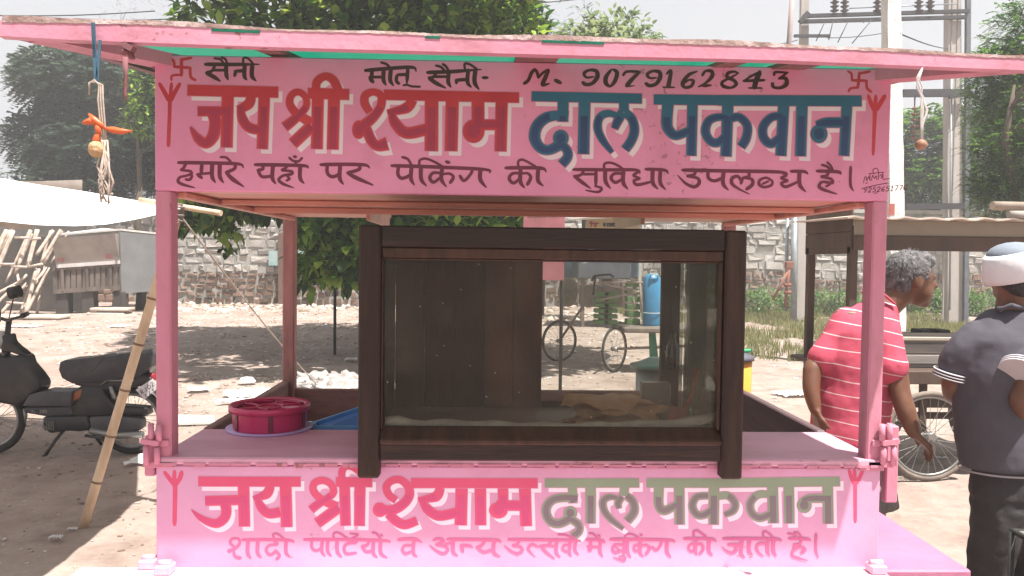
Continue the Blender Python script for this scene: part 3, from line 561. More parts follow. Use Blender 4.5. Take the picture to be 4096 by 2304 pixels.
# dry grass on the right, green weeds at the wall foot
def blades(name, P, h, w, matl, per=1, kind='stuff', parent=None, lean=.5):
    P = np.repeat(P, per, 0); n = len(P); a = RNG.uniform(0,6.28,n); hh = h*RNG.uniform(.5,1.2,n); l = RNG.uniform(0,lean,n)*hh; b = RNG.uniform(0,6.28,n)
    P = P + np.stack([RNG.normal(0,.03,n), RNG.normal(0,.03,n), np.zeros(n)], 1)
    dx = np.stack([np.cos(a)*w, np.sin(a)*w, np.zeros(n)], 1); mid = P+np.stack([np.cos(b)*l*.35, np.sin(b)*l*.35, hh*.55],1); tip = P+np.stack([np.cos(b)*l, np.sin(b)*l, hh],1)
    V = np.stack([P-dx, P+dx, mid+dx*.6, mid-dx*.6, tip], 1).reshape(-1,3); o = 5*np.arange(n)[:,None]
    F = np.concatenate([o+np.array([[0,1,2]]), o+np.array([[0,2,3]]), o+np.array([[3,2,4]])], 0)
    return npmesh(name, V, F, matl, parent, kind)
gp = pts(11000, 4.0, 13.5, 10.8, 25.5, .8); d_ = np.sin(gp[:,0]*1.7)+np.sin(gp[:,1]*1.3+gp[:,0]); gp = gp[d_ > -1.1]
blades('grass', gp, .17, .009, GRASS, per=4)

# ------------------------------------------------------------------ wall
WY = 25.0
WST = grey([(.24,.22,.20),(.34,.31,.29),(.42,.39,.36),(.52,.49,.46)], 'whitewashed_stone')
BST = grey([(.07,.045,.035),(.13,.085,.06),(.21,.14,.11),(.32,.24,.20)], 'brown_rubble_stone')
WBLUE = mat('faded_wash', (.36,.34,.32), (.24,.25,.24), scale=1.6, rough=.95, bump=.5, bscale=8, dirt=(.12,.12,.10), damt=.7, dscale=1.2, lo=.3)
wall = thing('stone_wall', 'long compound wall of whitewashed rubble stone behind the open ground', 'wall', (0, WY, 0))
WTOP = 3.35
b = MB(); b.box((-30, WY+.02, -.5), (30, WY+.45, WTOP)); b.build('mortar', WBLUE, wall)
b = MB(); b.box((-30.2, WY-.08, WTOP), (30.2, WY+.52, WTOP+.12)); b.build('coping', mat('coping_cement', (.42,.40,.37), rough=.9), wall)
STC = []
def stone(x0, x1, z0, z1, base, deep=None):
    t = RNG.uniform(.015,.075); y = WY+.03; j = lambda: RNG.uniform(-.055,.055); g_ = .004
    c = [(x0+g_+abs(j()),z0+g_+abs(j())),(x1-g_-abs(j()),z0+g_+abs(j())),(x1-g_-abs(j()),z1-g_-abs(j())),(x0+g_+abs(j()),z1-g_-abs(j()))]
    cx = (x0+x1)/2+j(); cz = (z0+z1)/2+j()
    v = [(a,y,c_) for a,c_ in c] + [(a*.92+cx*.08+j()*.5, y-t+j()*.35, c_*.92+cz*.08+j()*.4) for a,c_ in c] + [(cx+j(),y-t+j()*.5,cz+j())]
    f = [(0,1,5,4),(1,2,6,5),(2,3,7,6),(3,0,4,7),(4,5,8),(5,6,8),(6,7,8),(7,4,8)]
    return v, f, base
z = 0.0; row = 0
while z < WTOP-.05:
    h = RNG.uniform(.17,.27) if z < 1.25 else RNG.uniform(.19,.33); h = min(h, WTOP-z); x = -13.5+RNG.uniform(0,.3)
    while x < 20:
        w = RNG.uniform(.18,.42) if z < 1.25 else RNG.uniform(.18,.7)
        STC.append(stone(x, x+w, max(0,z+RNG.uniform(-.02,.02)), z+h, z+h/2 < 1.18+.12*math.sin(x*.9))); x += w
    z += h; row += 1
def scr(x, z):
    d = Vector((x, WY, z))-CAM; k = d.dot(CF); return 2048+FPX*d.dot(CR)/k, 1152-FPX*d.dot(CU)/k
vis = []
for k, (v, f, base) in enumerate(STC):
    a, b_ = scr(v[8][0], v[8][2]); ok = (700 < a < 1135 or 1180 < a < 1245) and 880 < b_ < 1180 or (2990 < a < 3200 and 900 < b_ < 1190) or (3640 < a < 3960 and 990 < b_ < 1180) or (3250 < a < 3400 and 1000<b_<1180)
    vis.append(ok)
idx = [k for k in range(len(STC)) if vis[k]]
idx = sorted(idx, key=lambda k: -(STC[k][0][1][0]-STC[k][0][0][0]))[:300]; S_ = set(idx)
for k in idx: v, f, base = STC[k]; raw('stone', v, f, BST if base else WST, wall)
for base, nm in ((True, BST), (False, WST)):
    V_ = []; F_ = []
    for k, (v, f, bb) in enumerate(STC):
        if k in S_ or bb != base: continue
        n = len(V_); V_ += v; F_ += [tuple(i+n for i in q) for q in f]
    o = raw('rubble_stonework', V_, F_, nm, wall); o['kind'] = 'stuff'
for px in (1127,): 
    p = aty(px, 1000, WY); b = MB(); b.box((p.x-.08, WY-.15, 0), (p.x+.10, WY+.02, 2.4)); b.build('pillar', mat('brown_pillar', (.16,.10,.08)), wall)
a = aty(1075,1062,WY-.1); c = aty(1245,1005,WY-.1); b = MB(); b.box((a.x,WY-.115,a.z),(c.x,WY-.09,c.z)); b.build('teal_patch', mat('teal_paint', (.20,.36,.37), (.34,.44,.43), scale=3), wall)
IRON = mat('black_iron', (.03,.03,.035), rough=.6)
fe = thing('spiked_fence', 'black iron spiked fence standing on top of the stone wall', 'fence', (0, WY+.2, WTOP+.12))
b = MB(); b.box((-16,WY+.19,WTOP+.25),(22,WY+.22,WTOP+.28)); b.box((-16,WY+.19,WTOP+.62),(22,WY+.22,WTOP+.65)); b.build('rail', IRON, fe)
sp = MB(); sp.tube([(0,0,0),(0,0,.72),(0,0,.84)], [.011,.011,.002], n=5)
first = None
for k in range(250):
    if first is None: 
        first = sp.build('spike', IRON); first.parent = fe; o = first
    else: o = first.copy(); COL.objects.link(o)
    o.location = (-16+k*.152, 0.01, 0)

# ------------------------------------------------------------------ trees
def rot_basis(D):
    D = D/np.linalg.norm(D, axis=1, keepdims=True); up = np.where(np.abs(D[:,2:3]) > .95, np.array([[1.,0,0]]), np.array([[0,0,1.]]))
    S = np.cross(D, up); S /= np.linalg.norm(S, axis=1, keepdims=True); N = np.cross(S, D); return D, S, N
def leaves(P, D, L, W, fold=.25, droop=.2):
    D, S, N = rot_basis(D); n = len(P); L = L[:,None]; W = W[:,None]
    a = P; m1 = P+D*L*.35; m2 = P+D*L*.75-N*L*droop*.5; t = P+D*L-N*L*droop
    up = N*W*fold
    V = np.stack([a, m1+S*W+up, m2+S*W*.7+up, t, m2-S*W*.7+up, m1-S*W+up, m1, m2], 1)
    o = 8*np.arange(n)[:,None]
    F = np.concatenate([o+np.array([[0,6,1,1]])*1, ], 0)
    F3 = np.concatenate([o+np.array([q]) for q in ((0,1,6),(0,6,5),(1,2,7),(1,7,6),(6,7,4),(6,4,5),(2,3,7),(7,3,4))], 0)
    return V.reshape(-1,3), F3
def clusters(C, R, n, rng=RNG, shell=.6):
    """points over the surface and volume of an ellipsoid"""
    d = rng.normal(size=(n,3)); d /= np.linalg.norm(d,axis=1,keepdims=True); r = rng.uniform(shell,1,n)**.6
    return np.array(C)+d*r[:,None]*np.array(R), d
def broad_crown(lobes, per, L, W, name, matl, parent, keep=None, singles=0):
    Vs, Fs, n0 = [], [], 0; allP = []; 
    for (C, R, n) in lobes:
        P, d = clusters(C, R, n)
        if keep is not None: k = keep(P); P, d = P[k], d[k]
        P2 = np.repeat(P, per, 0); d2 = np.repeat(d, per, 0); m_ = len(P2)
        D = d2*.7+RNG.normal(0,.65,(m_,3))+np.array([0,0,.12]); P2 = P2+RNG.normal(0,L*.42,(m_,3))
        if keep is not None: k = keep(P2); P2, D = P2[k], D[k]; m_ = len(P2)
        allP.append((P2, D))
    P2 = np.concatenate([a for a,_ in allP]); D = np.concatenate([a for _,a in allP]); m_ = len(P2)
    LL = L*RNG.uniform(.6,1.25,m_); WW = W*RNG.uniform(.7,1.2,m_)
    if singles:    # the leaves that show largest are objects of their own, sharing one mesh
        dist = np.linalg.norm(P2-np.array(CAM), axis=1)/LL; order = np.argsort(dist)[:singles]
        v, f = leaves(np.zeros((1,3)), np.array([[0,1.,0]]), np.array([L]), np.array([W])); me = None
        for q in order:
            if me is None: o = npmesh('leaf', v, f, matl); me = o.data
            else: o = bpy.data.objects.new('leaf', me); COL.objects.link(o)
            o.parent = parent; dd = Vector(D[q]).normalized(); o.rotation_mode = 'QUATERNION'; o.rotation_quaternion = dd.to_track_quat('Y','Z')
            o.location = Vector(P2[q])-wloc(parent); s_ = LL[q]/L; o.scale = (s_,s_,s_)
        mask = np.ones(m_, bool); mask[order] = False; P2, D, LL, WW = P2[mask], D[mask], LL[mask], WW[mask]
    V, F = leaves(P2, D, LL, WW)
    return npmesh(name, V, F, matl, parent, 'stuff')
def fronds(lobes, L, npair, lw, ll, name, matl, parent, keep=None, shell=.5, droop=.45):
    PP, DD = [], []
    for (C, R, n) in lobes:
        P, d = clusters(C, R, n, shell=shell)
        if keep is not None: k = keep(P); P, d = P[k], d[k]
        PP.append(P); DD.append(d*.8+RNG.normal(0,.5,P.shape)+np.array([0,0,.05]))
    P = np.concatenate(PP); D = np.concatenate(DD); D, S, N = rot_basis(D); n = len(P); Ln = L*RNG.uniform(.6,1.2,n)
    A, B = [], []
    for i in range(npair):
        t = (i+.6)/npair; c = P+D*(Ln*t)[:,None]; c[:,2] -= Ln*droop*t*t
        for sgn in (1,-1): A.append(c); B.append(D*.55+S*sgn+RNG.normal(0,.08,D.shape))
    A = np.concatenate(A); B = np.concatenate(B); B, S2, N2 = rot_basis(B); m_ = len(A); l = ll*RNG.uniform(.8,1.2,m_)[:,None]; w = lw
    V = np.stack([A, A+B*l*.5+S2*w, A+B*l, A+B*l*.5-S2*w], 1).reshape(-1,3)
    F = (4*np.arange(m_)[:,None]+np.arange(4)[None])
    return npmesh(name, V, F, matl, parent, 'stuff')
def trunk(base, tops, r, parent, mt=BARK, limbs=None):
    b = MB(); base = Vector(base); fork = Vector(tops)
    b.tube([base-Vector((0,0,.2)), base+(fork-base)*.35+Vector((.08,0,0)), base+(fork-base)*.7-Vector((.06,0,0)), fork], [r*1.3, r, r*.85, r*.7], n=10)
    for e in limbs or []:
        e = Vector(e); md = (fork+e)/2+Vector((random.uniform(-.3,.3), random.uniform(-.3,.3), .25))
        b.tube([fork-Vector((0,0,.25)), md, e], [r*.55, r*.3, r*.08], n=7)
        for k in range(3):
            q = md+(e-md)*random.uniform(.1,.8); b.tube([q, q+Vector((random.uniform(-.7,.7), random.uniform(-.7,.7), random.uniform(.2,.7)))], [r*.16, r*.04], n=5)
    return b.build('trunk', mt, parent)
def pd(px, py, d): return aty(px, py, CAM.y+d)

# big broad-leaved tree in the middle: stands behind the stalls, branches hang low
T1 = pd(1750, 1200, 14.5); T1.z = 0
t1 = thing('broadleaf_tree', 'big bright green broad leaved tree rising behind the middle of the pink roof', 'tree', T1)
trunk(T1, (T1.x+.1, T1.y, 2.5), .2, t1, limbs=[(T1.x-2.8,T1.y-.4,4.2),(T1.x+1.3,T1.y-.5,5.2),(T1.x-1,T1.y+1.2,5.6),(T1.x-.4,T1.y-2,4.2),(T1.x+.4,T1.y-.6,6.4)])
def L_(px, py, d, rx, rz, n, ry=None): c = pd(px, py, d); return ((c.x,c.y,c.z), (rx, ry or rx, rz), n)
def keep1(P):   # openings under the crown, a natural ragged lower edge
    d = P-np.array(CAM); u = d@np.array(CF); x = 2048+FPX*(d@np.array(CR))/u
    lim = 1.62+ .35*np.sin(x*.011)+.2*np.sin(x*.03+1)
    lim = np.where(x < 860, 2.05+.0*x, lim); lim = np.where((x > 950)&(x < 1180), 2.35, lim); lim = np.where(x > 1190, 1.05+.25*np.sin(x*.02), lim); lim = np.where(x > 2140, 2.6, lim)
    return (P[:,2] > lim) & (x > 690)
broad_crown([L_(1250,60,14,2.2,1.0,150),L_(1650,0,13.6,1.9,1.1,150),L_(1000,30,15,1.5,.9,90),L_(1900,80,15.5,1.2,.8,80),L_(1450,350,14.5,2.9,1.6,330,2.4),L_(1750,500,14,1.6,1.5,150),
  L_(1000,700,13.5,1.3,1.2,100),L_(830,900,13.8,.45,.75,62),L_(1300,880,12.2,.75,1.0,120),L_(1380,1000,12.0,.42,.5,60),L_(1800,850,12.8,1.4,.5,90),L_(1900,780,14,1.2,.9,90),L_(1500,-250,14.5,2.6,1.2,150),L_(1350,-420,12.0,3.4,.8,480),L_(2250,-420,11.6,2.8,.7,420),L_(1000,760,14.5,1.5,.5,130),L_(1500,780,14,1.5,.5,130),L_(1560,860,13,.9,.8,110),L_(1750,250,16,2.5,1.2,200)],  # the two high lobes out of view are added to shade the ground
  13, .24, .066, 'crown', GREEN1, t1, keep=keep1, singles=280)
# darker tree right of it
T2 = pd(1990, 1200, 17); T2.z = 0
t2 = thing('broadleaf_tree', 'dark bluish green tree with sky gaps just right of the bright broad leaved tree', 'tree', T2)
trunk(T2, (T2.x,T2.y,3), .17, t2, limbs=[(T2.x-.6,T2.y,5.2),(T2.x+.7,T2.y,5.6),(T2.x,T2.y+.8,6.2)])
broad_crown([L_(1960,20,17,.95,.9,85),L_(2060,40,17.2,.6,1.1,70),L_(2120,110,17.2,.35,.5,25),L_(1950,300,17,1.6,1.3,150)], 12, .17, .05, 'crown', leafmat('dark_leaves', [(.012,.035,.018),(.028,.07,.035),(.05,.11,.05)]), t2)
T3 = pd(2420, 1150, 21); T3.z = 0
t3 = thing('shrubby_tree', 'pale yellow green round topped tree beyond the roof, right of the dark tree', 'tree', T3)
trunk(T3, (T3.x,T3.y,4), .15, t3, limbs=[(T3.x-.8,T3.y,6),(T3.x+.8,T3.y,6),(T3.x,T3.y,6.8)])
broad_crown([L_(2450,210,21,1.15,1.0,120),L_(2330,190,21,.8,.5,55),L_(2560,190,21,.6,.45,40)], 11, .20, .06, 'crown', PALEG, t3)
T4 = pd(2160, 1150, 24); T4.z = 0
t4 = thing('slender_tree', 'thin feathery grey green treetop showing above the roof between two leafy trees', 'tree', T4)
trunk(T4, (T4.x,T4.y,5), .1, t4, limbs=[(T4.x-.2,T4.y,7.4),(T4.x+1.6,T4.y,7.6),(T4.x+.7,T4.y,7.2)])
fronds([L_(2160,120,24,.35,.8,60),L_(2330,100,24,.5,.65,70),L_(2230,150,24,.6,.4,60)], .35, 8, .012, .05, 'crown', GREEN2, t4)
# feathery tree on the left behind the wall
T5 = pd(250, 1100, 29); T5.z = 0
t5 = thing('feathery_tree', 'tall hazy blue green feathery tree left of the cart, behind the tarpaulin', 'tree', T5)
trunk(T5, (T5.x,T5.y,3.2), .28, t5, limbs=[(T5.x-1.5,T5.y,6.2),(T5.x+1.6,T5.y,6.8),(T5.x+.2,T5.y-1,8),(T5.x+2.6,T5.y,5)])
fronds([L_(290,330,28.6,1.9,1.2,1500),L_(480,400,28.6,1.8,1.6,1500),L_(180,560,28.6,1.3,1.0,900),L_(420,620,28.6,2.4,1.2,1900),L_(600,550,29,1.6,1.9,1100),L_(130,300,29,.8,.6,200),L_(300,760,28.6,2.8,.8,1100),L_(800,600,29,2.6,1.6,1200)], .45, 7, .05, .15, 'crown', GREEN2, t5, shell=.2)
T6 = pd(560, 1100, 23.6); T6.z = 0
t6 = thing('bushy_tree', 'yellow green leafy branch group hanging beside the upper left corner post', 'tree', T6)
trunk(T6, (T6.x,T6.y,3.6), .12, t6, limbs=[(T6.x+.1,T6.y,5.6),(T6.x+.5,T6.y,5)])
broad_crown([L_(575,380,23.5,.42,.8,44),L_(560,470,23.5,.5,.5,30),L_(640,300,23.5,.5,.9,40)], 11, .22, .06, 'crown', GREEN1, t6)
T7 = pd(480, 1100, 34); T7.z = 0
t7 = thing('slender_tree', 'faint brownish thin twigged treetop above the left end of the roof', 'tree', T7)
trunk(T7, (T7.x,T7.y,7), .12, t7, limbs=[(T7.x-.6,T7.y,11.4),(T7.x+.8,T7.y,11.2),(T7.x+.1,T7.y,11.6)])
fronds([L_(490,80,34,.9,.7,50),L_(620,70,34,1,.7,50)], .5, 6, .012, .05, 'crown', leafmat('brown_leaves', [(.12,.09,.08),(.2,.16,.13)]), t7)
# tamarind-like trees on the right
T8 = pd(4080, 1150, 12.5); T8.z = 0
t8 = thing('tamarind_tree', 'large dark feathery leaved tree filling the right edge behind the power pole', 'tree', T8)
trunk(T8, (T8.x,T8.y,2.2), .22, t8, limbs=[(T8.x-.4,T8.y-.3,4.4),(T8.x+1,T8.y,5),(T8.x+.5,T8.y-.4,3.5)])
def keep8(P):
    d = P-np.array(CAM); u = d@np.array(CF); x = 2048+FPX*(d@np.array(CR))/u; y = 1152-FPX*(d@np.array(CU))/u
    return (x > 3872+np.clip((250-y)*.35,0,200)+20*np.sin(y*.05)) & (y < 860)
fronds([L_(4110,420,13,1.0,1.2,2400,.9),L_(4080,650,12.6,.85,.8,1700,.7),L_(4150,150,13.2,.8,.8,900),L_(4000,300,13,.5,.5,500),L_(4060,780,12.8,.9,.4,900),L_(4200,450,14.5,1.5,1.8,1500,.5)], .24, 10, .012, .05, 'crown', GREEN3, t8, keep=keep8, shell=.15)
T9 = pd(3700, 1100, 29); T9.z = 0
t9 = thing('tamarind_tree', 'mid green feathery tree seen between the white pole and the power pole', 'tree', T9)
trunk(T9, (T9.x,T9.y,3), .2, t9, limbs=[(T9.x-.8,T9.y,6),(T9.x+1,T9.y,6.5)])
fronds([L_(3700,600,28.6,1.6,1.5,1600),L_(3660,740,28.4,2.4,.9,1300),L_(3950,600,29,1.9,2.0,1300),L_(3480,700,29,1.6,1.1,700),L_(4200,500,30,2.4,2.4,900)], .5, 7, .05, .15, 'crown', GREEN3, t9, shell=.2)
# weeds at the wall foot
for (px, py, w, h, n, lab) in ((3060,1130,.9,.75,60,'bright green bushy weed at the wall foot beside the dark window frame'),(3340,1120,1.3,.7,80,'low green weeds growing behind the brown stall posts'),(3690,1110,.8,.85,60,'broad leaved green weed left of the power pole foot'),(3920,1090,1.2,.8,80,'green weeds at the wall right of the power pole')):
    p = aty(px, py, 22.5); b0 = Vector((p.x,22.5,0)); tw = thing('weed_bush', lab, 'plant', b0, group='weeds at the foot of the stone wall')
    s_ = MB()
    for k in range(7): s_.tube([b0, b0+Vector((random.uniform(-w*.5,w*.5), random.uniform(-.3,.3), random.uniform(h*.5,h)))], [.012,.004], n=5)
    s_.build('stem', GREEN1, tw)
    P, d = clusters((b0.x,b0.y,h*.45), (w,.5,h*.55), n); P = P[P[:,2] > .03]; P = np.repeat(P, 22, 0); P = P+RNG.normal(0,.11,P.shape)
    V, F = leaves(P, RNG.normal(size=P.shape)+np.array([0,-.3,.5]), np.full(len(P),.11), np.full(len(P),.03)); npmesh('leaves', V, F, leafmat('weed_leaves', [(.04,.10,.02),(.09,.19,.04),(.15,.26,.07)]), tw, 'stuff')
# ------------------------------------------------------------------ haze volume added to imitate lens veil
hz_ = MB(); hz_.box((-40,-12,-1.2),(40,60,16)); HZM = bpy.data.materials.new('veil_haze'); HZM.use_nodes = True; t = HZM.node_tree
t.nodes.remove(t.nodes['Principled BSDF']); pv = node(t,'ShaderNodeVolumePrincipled'); pv.inputs['Color'].default_value = (.97,.95,.95,1); pv.inputs['Density'].default_value = .0048; pv.inputs['Anisotropy'].default_value = .3
t.links.new(pv.outputs[0], t.nodes['Material Output'].inputs['Volume']); hz_.build('haze', HZM, kind='stuff')
# ------------------------------------------------------------------ the pink food cart
ZT, ZB, ZC, ZL, DB = 2.0836, 1.7579, 1.1098, .8361, 1.2166
cart = thing('food_cart', 'pink painted snack cart with hand lettered boards and flat green covered roof', 'food cart', (0,.6,0))
# posts
for x in (-.9, .9):
    s = 1 if x > 0 else -1; b = MB(); w = .037
    b.bbox((x, .0, ZC-.02), (x-s*w, .05, ZB+.001), .004); b.build('post', PINKW, cart)
for x in (-.9, .9):
    s = 1 if x > 0 else -1; b = MB(); b.bbox((x-s*.004, DB-.02, ZL), (x-s*.05, DB+.03, ZB+.06), .004); b.build('post', mat('peeling_post', (.50,.22,.22), (.22,.11,.10), rough=.75, scale=7, stretch=(1,1,.3), bump=.4, dirt=(.12,.07,.05), damt=.7), cart)
# upper sign board
top = []
b = MB(); b.bbox((-.9, .0, ZB), (.9, .03, ZT+.0), .003); b.bbox((-.9,.03,ZB+.0005),(-.86,.07,ZT-.01),.003); b.bbox((.86,.03,ZB+.0005),(.9,.07,ZT-.01),.003)
sb = b.build('sign_board', PINK, cart)
RED1 = mat('red_sign_paint', (.50,.045,.055), (.40,.03,.045), rough=.45, scale=5, bump=0)
RED2 = mat('dark_red_sign_paint', (.36,.035,.075), (.29,.03,.06), rough=.5, scale=8, bump=0)
HALO = mat('pink_halo_paint', (.60,.20,.30), rough=.5, bump=0)
BLU1 = mat('teal_blue_sign_paint', (.030,.125,.20), (.022,.10,.165), rough=.45, scale=5, bump=0)
BLU2 = mat('navy_sign_paint', (.028,.06,.15), (.022,.05,.12), rough=.5, scale=8, bump=0)
BLK = mat('black_brush_paint', (.045,.022,.022), (.07,.03,.03), rough=.5, scale=12, bump=0)
MAR = mat('maroon_brush_paint', (.16,.022,.05), (.12,.02,.04), rough=.5, scale=12, bump=0)
for W, m1, m2, clip in ((UR, RED1, RED2, 550), (UB, BLU1, BLU2, 640)):
    for wd in W:
        # the painter's white drop shadow, a pink gap, the letter and a darker stroke inside it
        lettering(wd, WHITE, sb, .00015, 'lettering', off=(40,46)); lettering(wd, HALO, sb, .00035, 'lettering', grow=14)
        lettering(wd, m1, sb, .0006, 'lettering'); lettering(wd, m2, sb, .0009, 'lettering', clip=clip, shrink=.6)
lettering(NAME, BLK, sb, .0002)
for q_ in (SW[:6], SW[6:12], SW[12:16], SW[16:]): lettering(q_, RED1, sb, .0002, 'painted_mark')
lettering(L3, MAR, sb, .0005)
lettering(SG, MAR, sb, .0002); lettering(digits(D_, '9252651770', 1575, 1330, 48, 8, .2, -.07), MAR, sb, .0002)
# lower panel
b = MB(); b.bbox((-.9, .0, ZL-.012), (.9, .03, ZC-.0215), .003); b.box((-.9,.03,ZL+.002),(-.875,DB,ZC-.15)); b.box((.875,.03,ZL+.002),(.9,DB,ZC-.15))
lp = b.build('front_panel', mat('veil_lightened_pink', (.62,.325,.475), (.56,.28,.42), rough=.45, scale=3, dirt=(.45,.16,.2), dscale=4, damt=.3, bump=.08, bscale=40, chips=.5), cart)  # pink lightened to carry the lens veil over this panel
LRED1 = mat('rose_sign_paint', (.62,.085,.17), (.56,.07,.15), rough=.5, bump=0, scale=5); LRED2 = mat('magenta_sign_paint', (.55,.07,.18), (.5,.06,.16), rough=.5, bump=0)
GRN1 = mat('grey_green_sign_paint', (.24,.30,.20), (.20,.26,.17), rough=.5, bump=0, scale=5); GRN2 = mat('grey_brown_sign_paint', (.20,.165,.17), (.17,.14,.15), rough=.5, bump=0)
WH2 = mat('white_sign_paint', (.78,.68,.74), (.74,.63,.7), rough=.55, bump=0); HALO2 = mat('light_halo_paint', (.60,.29,.43), rough=.5, bump=0)
LPK = mat('pink_brush_paint', (.50,.12,.24), (.45,.10,.22), rough=.5, bump=0)
for W, m1, m2, clip in ((LR, LRED1, LRED2, 560), (LG, GRN1, GRN2, 560)):
    for wd in W:
        lettering(wd, WH2, lp, .00015, 'lettering', off=(42,50)); lettering(wd, HALO2, lp, .00035, 'lettering', grow=14)
        lettering(wd, m1, lp, .0006, 'lettering'); lettering(wd, m2, lp, .0009, 'lettering', clip=clip, shrink=.6)
lettering(SW2[:4], LRED1, lp, .0002, 'painted_mark'); lettering(SW2[4:], LRED1, lp, .0002, 'painted_mark')
lettering(L5, LPK, lp, .0005, shrink=.92)
# counter
cb = atz(1340, 1718, ZC).y
b = MB(); b.bbox((-.9, -.008, ZC-.018), (.9, cb, ZC), .004); b.build('counter_top', PINKB, cart)
b = MB()
for k in range(60):      # lumpy edge of the sheet folded over the counter
    x = -.897+k*1.79/60+random.uniform(-.01,.01); b.box((x, -.0095-random.uniform(0,.0025), ZC-.019-random.choice((0,0,.001,.004))), (x+1.79/60*random.uniform(.9,1.0), -.0082, ZC-.013))
b.bbox((.845,-.0075,ZC-.027),(.905,-.0002,ZC-.0005),.001); b.build('folded_edge', PINKW, cart)
b = MB(); b.box((-.88, cb, ZL+.002), (.88, DB, ZL+.03)); b.build('well_floor', RWOOD, cart)
for x in (-.9, .9):
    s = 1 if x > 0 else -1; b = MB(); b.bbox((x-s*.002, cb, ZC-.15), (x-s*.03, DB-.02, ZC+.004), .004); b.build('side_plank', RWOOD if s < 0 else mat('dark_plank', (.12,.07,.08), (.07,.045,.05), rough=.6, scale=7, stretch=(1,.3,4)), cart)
b = MB(); b.bbox((-.87, DB+.0, ZC-.16), (.87, DB+.02, ZC-.03), .004); b.build('back_plank', RWOOD, cart)
# base ledge round the foot of the front panel
b = MB(); b.bbox((-1.08, -.30, ZL-.03), (.9, -.0004, ZL), .0012); b.build('ledge', mat('sunlit_pale_paint', (.72,.52,.60), (.62,.40,.48), rough=.6, scale=6), cart)  # paler than the cart pink to carry blown-out sunlight
b = MB(); b.bbox((.9012, -.02, ZL-.03), (1.13, 1.2, ZL-.001), .005); b.build('ledge', mat('shaded_ledge_paint', (.44,.16,.26), (.38,.13,.22), rough=.6, scale=5, dirt=(.3,.12,.12), damt=.4), cart)  # darker pink holds the roof shade on this side ledge
b = MB(); b.box((-.9, .001, ZL-.06), (.9, DB, ZL-.032)); b.build('underframe', RWOOD, cart)
# ceiling boards
h1 = atz(1480, 838, ZB); hL = h1.x; hF = h1.y; hR = atz(2592, 845, ZB).x
b = MB(); b.box((-.86, .051, ZB+.004), (.86, hF, ZB+.016)); b.build('ceiling_board', CEILP, cart)
b = MB(); b.box((-.86, hF+.001, ZB+.002), (hL, DB, ZB+.014)); b.box((hL-.012, hF+.001, ZB-.035), (hL, DB-.05, ZB+.0015)); b.build('ceiling_board', CEILP, cart)
b = MB(); b.box((hR, hF+.001, ZB+.002), (.86, DB, ZB+.014)); b.box((hR, hF+.001, ZB-.035), (hR+.012, DB-.05, ZB+.0015)); b.build('ceiling_board', mat('ceiling_board_right', (.50,.33,.24), (.40,.25,.19), rough=.5, scale=4), cart)
b = MB(); b.bbox((-.84, .30, ZB-.012), (.84, .325, ZB+.003), .003); b.bbox((-.87,.052,ZB-.014),(-.845,DB-.02,ZB+.0015),.003); b.bbox((.845,.052,ZB-.014),(.87,DB-.02,ZB+.0015),.003)
b.bbox((-.84, hF-.02, ZB-.016), (.84, hF, ZB+.003), .003); b.build('ceiling_batten', CEILP, cart)
# roof
YF = -.30
fl_b = aty(-12, 143, YF); fr_b = aty(4172, 284, YF); fl_t = aty(-12, 80, YF); fr_t = aty(4172, 230, YF)
SL = .11; RB = 1.5
def roofz(x, y, k=0):
    t = (x-fl_b.x)/(fr_b.x-fl_b.x); zf = fl_b.z+(fr_b.z-fl_b.z)*t
    return (zf+(ZT+.002-zf)*(y-YF)/(-YF) if y < 0 else ZT+.002+SL*y)+k
FAS = PINKW
def beam(p0, p1, h0, h1_, t):   # roof beam from p0 to p1 (bottom corners)
    p0 = Vector(p0); p1 = Vector(p1); t = Vector(t); up = Vector((0,0,1))
    return MB().slab([p0, p1, p1+up*h1_, p0+up*h0], t)
xs = [(-12,143,80),(300,160,88),(600,171,97),(1150,190,122),(1700,205,137),(2400,224,162),(3100,240,186),(3600,261,205),(4172,284,230)]
b = MB(); bot = [aty(p, q, YF) for p, q, r_ in xs]; tp = [aty(p, r_, YF) for p, q, r_ in xs]; n = len(xs); T = Vector((0,.028,0))
vs = bot+tp+[v+T for v in bot]+[v+T for v in tp]
fs = []
for i in range(n-1): fs += [(i,i+1,n+i+1,n+i),(2*n+i+1,2*n+i,3*n+i,3*n+i+1),(n+i,n+i+1,3*n+i+1,3*n+i),(i+1,i,2*n+i,2*n+i+1)]
fs += [(0,n,3*n,2*n),(n-1,3*n-1,4*n-1,2*n-1)]
b.add(vs, fs); b.build('roof_beam', mat('roof_edge_paint', (.60,.27,.36), (.52,.21,.29), rough=.55, scale=2.5, dirt=(.25,.10,.09), dscale=7, damt=.5, bump=.15, chips=.8), cart)
MAROON = mat('maroon_beam', (.30,.08,.11), (.18,.05,.065), rough=.6, scale=4, bump=.2)
for pb, pt, sg in ((fl_b, fl_t, 1), (fr_b, fr_t, -1)):
    Pq = [Vector((pb.x,y,roofz(pb.x,y)+dz)) for y in (YF+.029,0,RB) for dz in (.0,.034)]; Tq = Vector((sg*.03,0,0)); bq = MB(); bq.add(Pq+[v+Tq for v in Pq], [(0,2,3,1),(2,4,5,3),(7,9,8,6),(9,11,10,8),(1,3,9,7),(3,5,11,9),(0,6,8,2),(2,8,10,4),(0,1,7,6),(4,10,11,5)]); bq.build('roof_beam', MAROON, cart)
q0 = Vector((fl_b.x+.031,RB,roofz(fl_b.x,RB))); q1 = Vector((fr_b.x-.031,RB,roofz(fr_b.x,RB))); beam(q0, q1, .05, .05, (0,.03,0)).build('roof_beam', MAROON, cart)
GT = mat('green_tarpaulin', (.012,.23,.145), (.009,.17,.105), rough=.45, scale=20, stretch=(1,6,1), trans=.4, bump=.2)

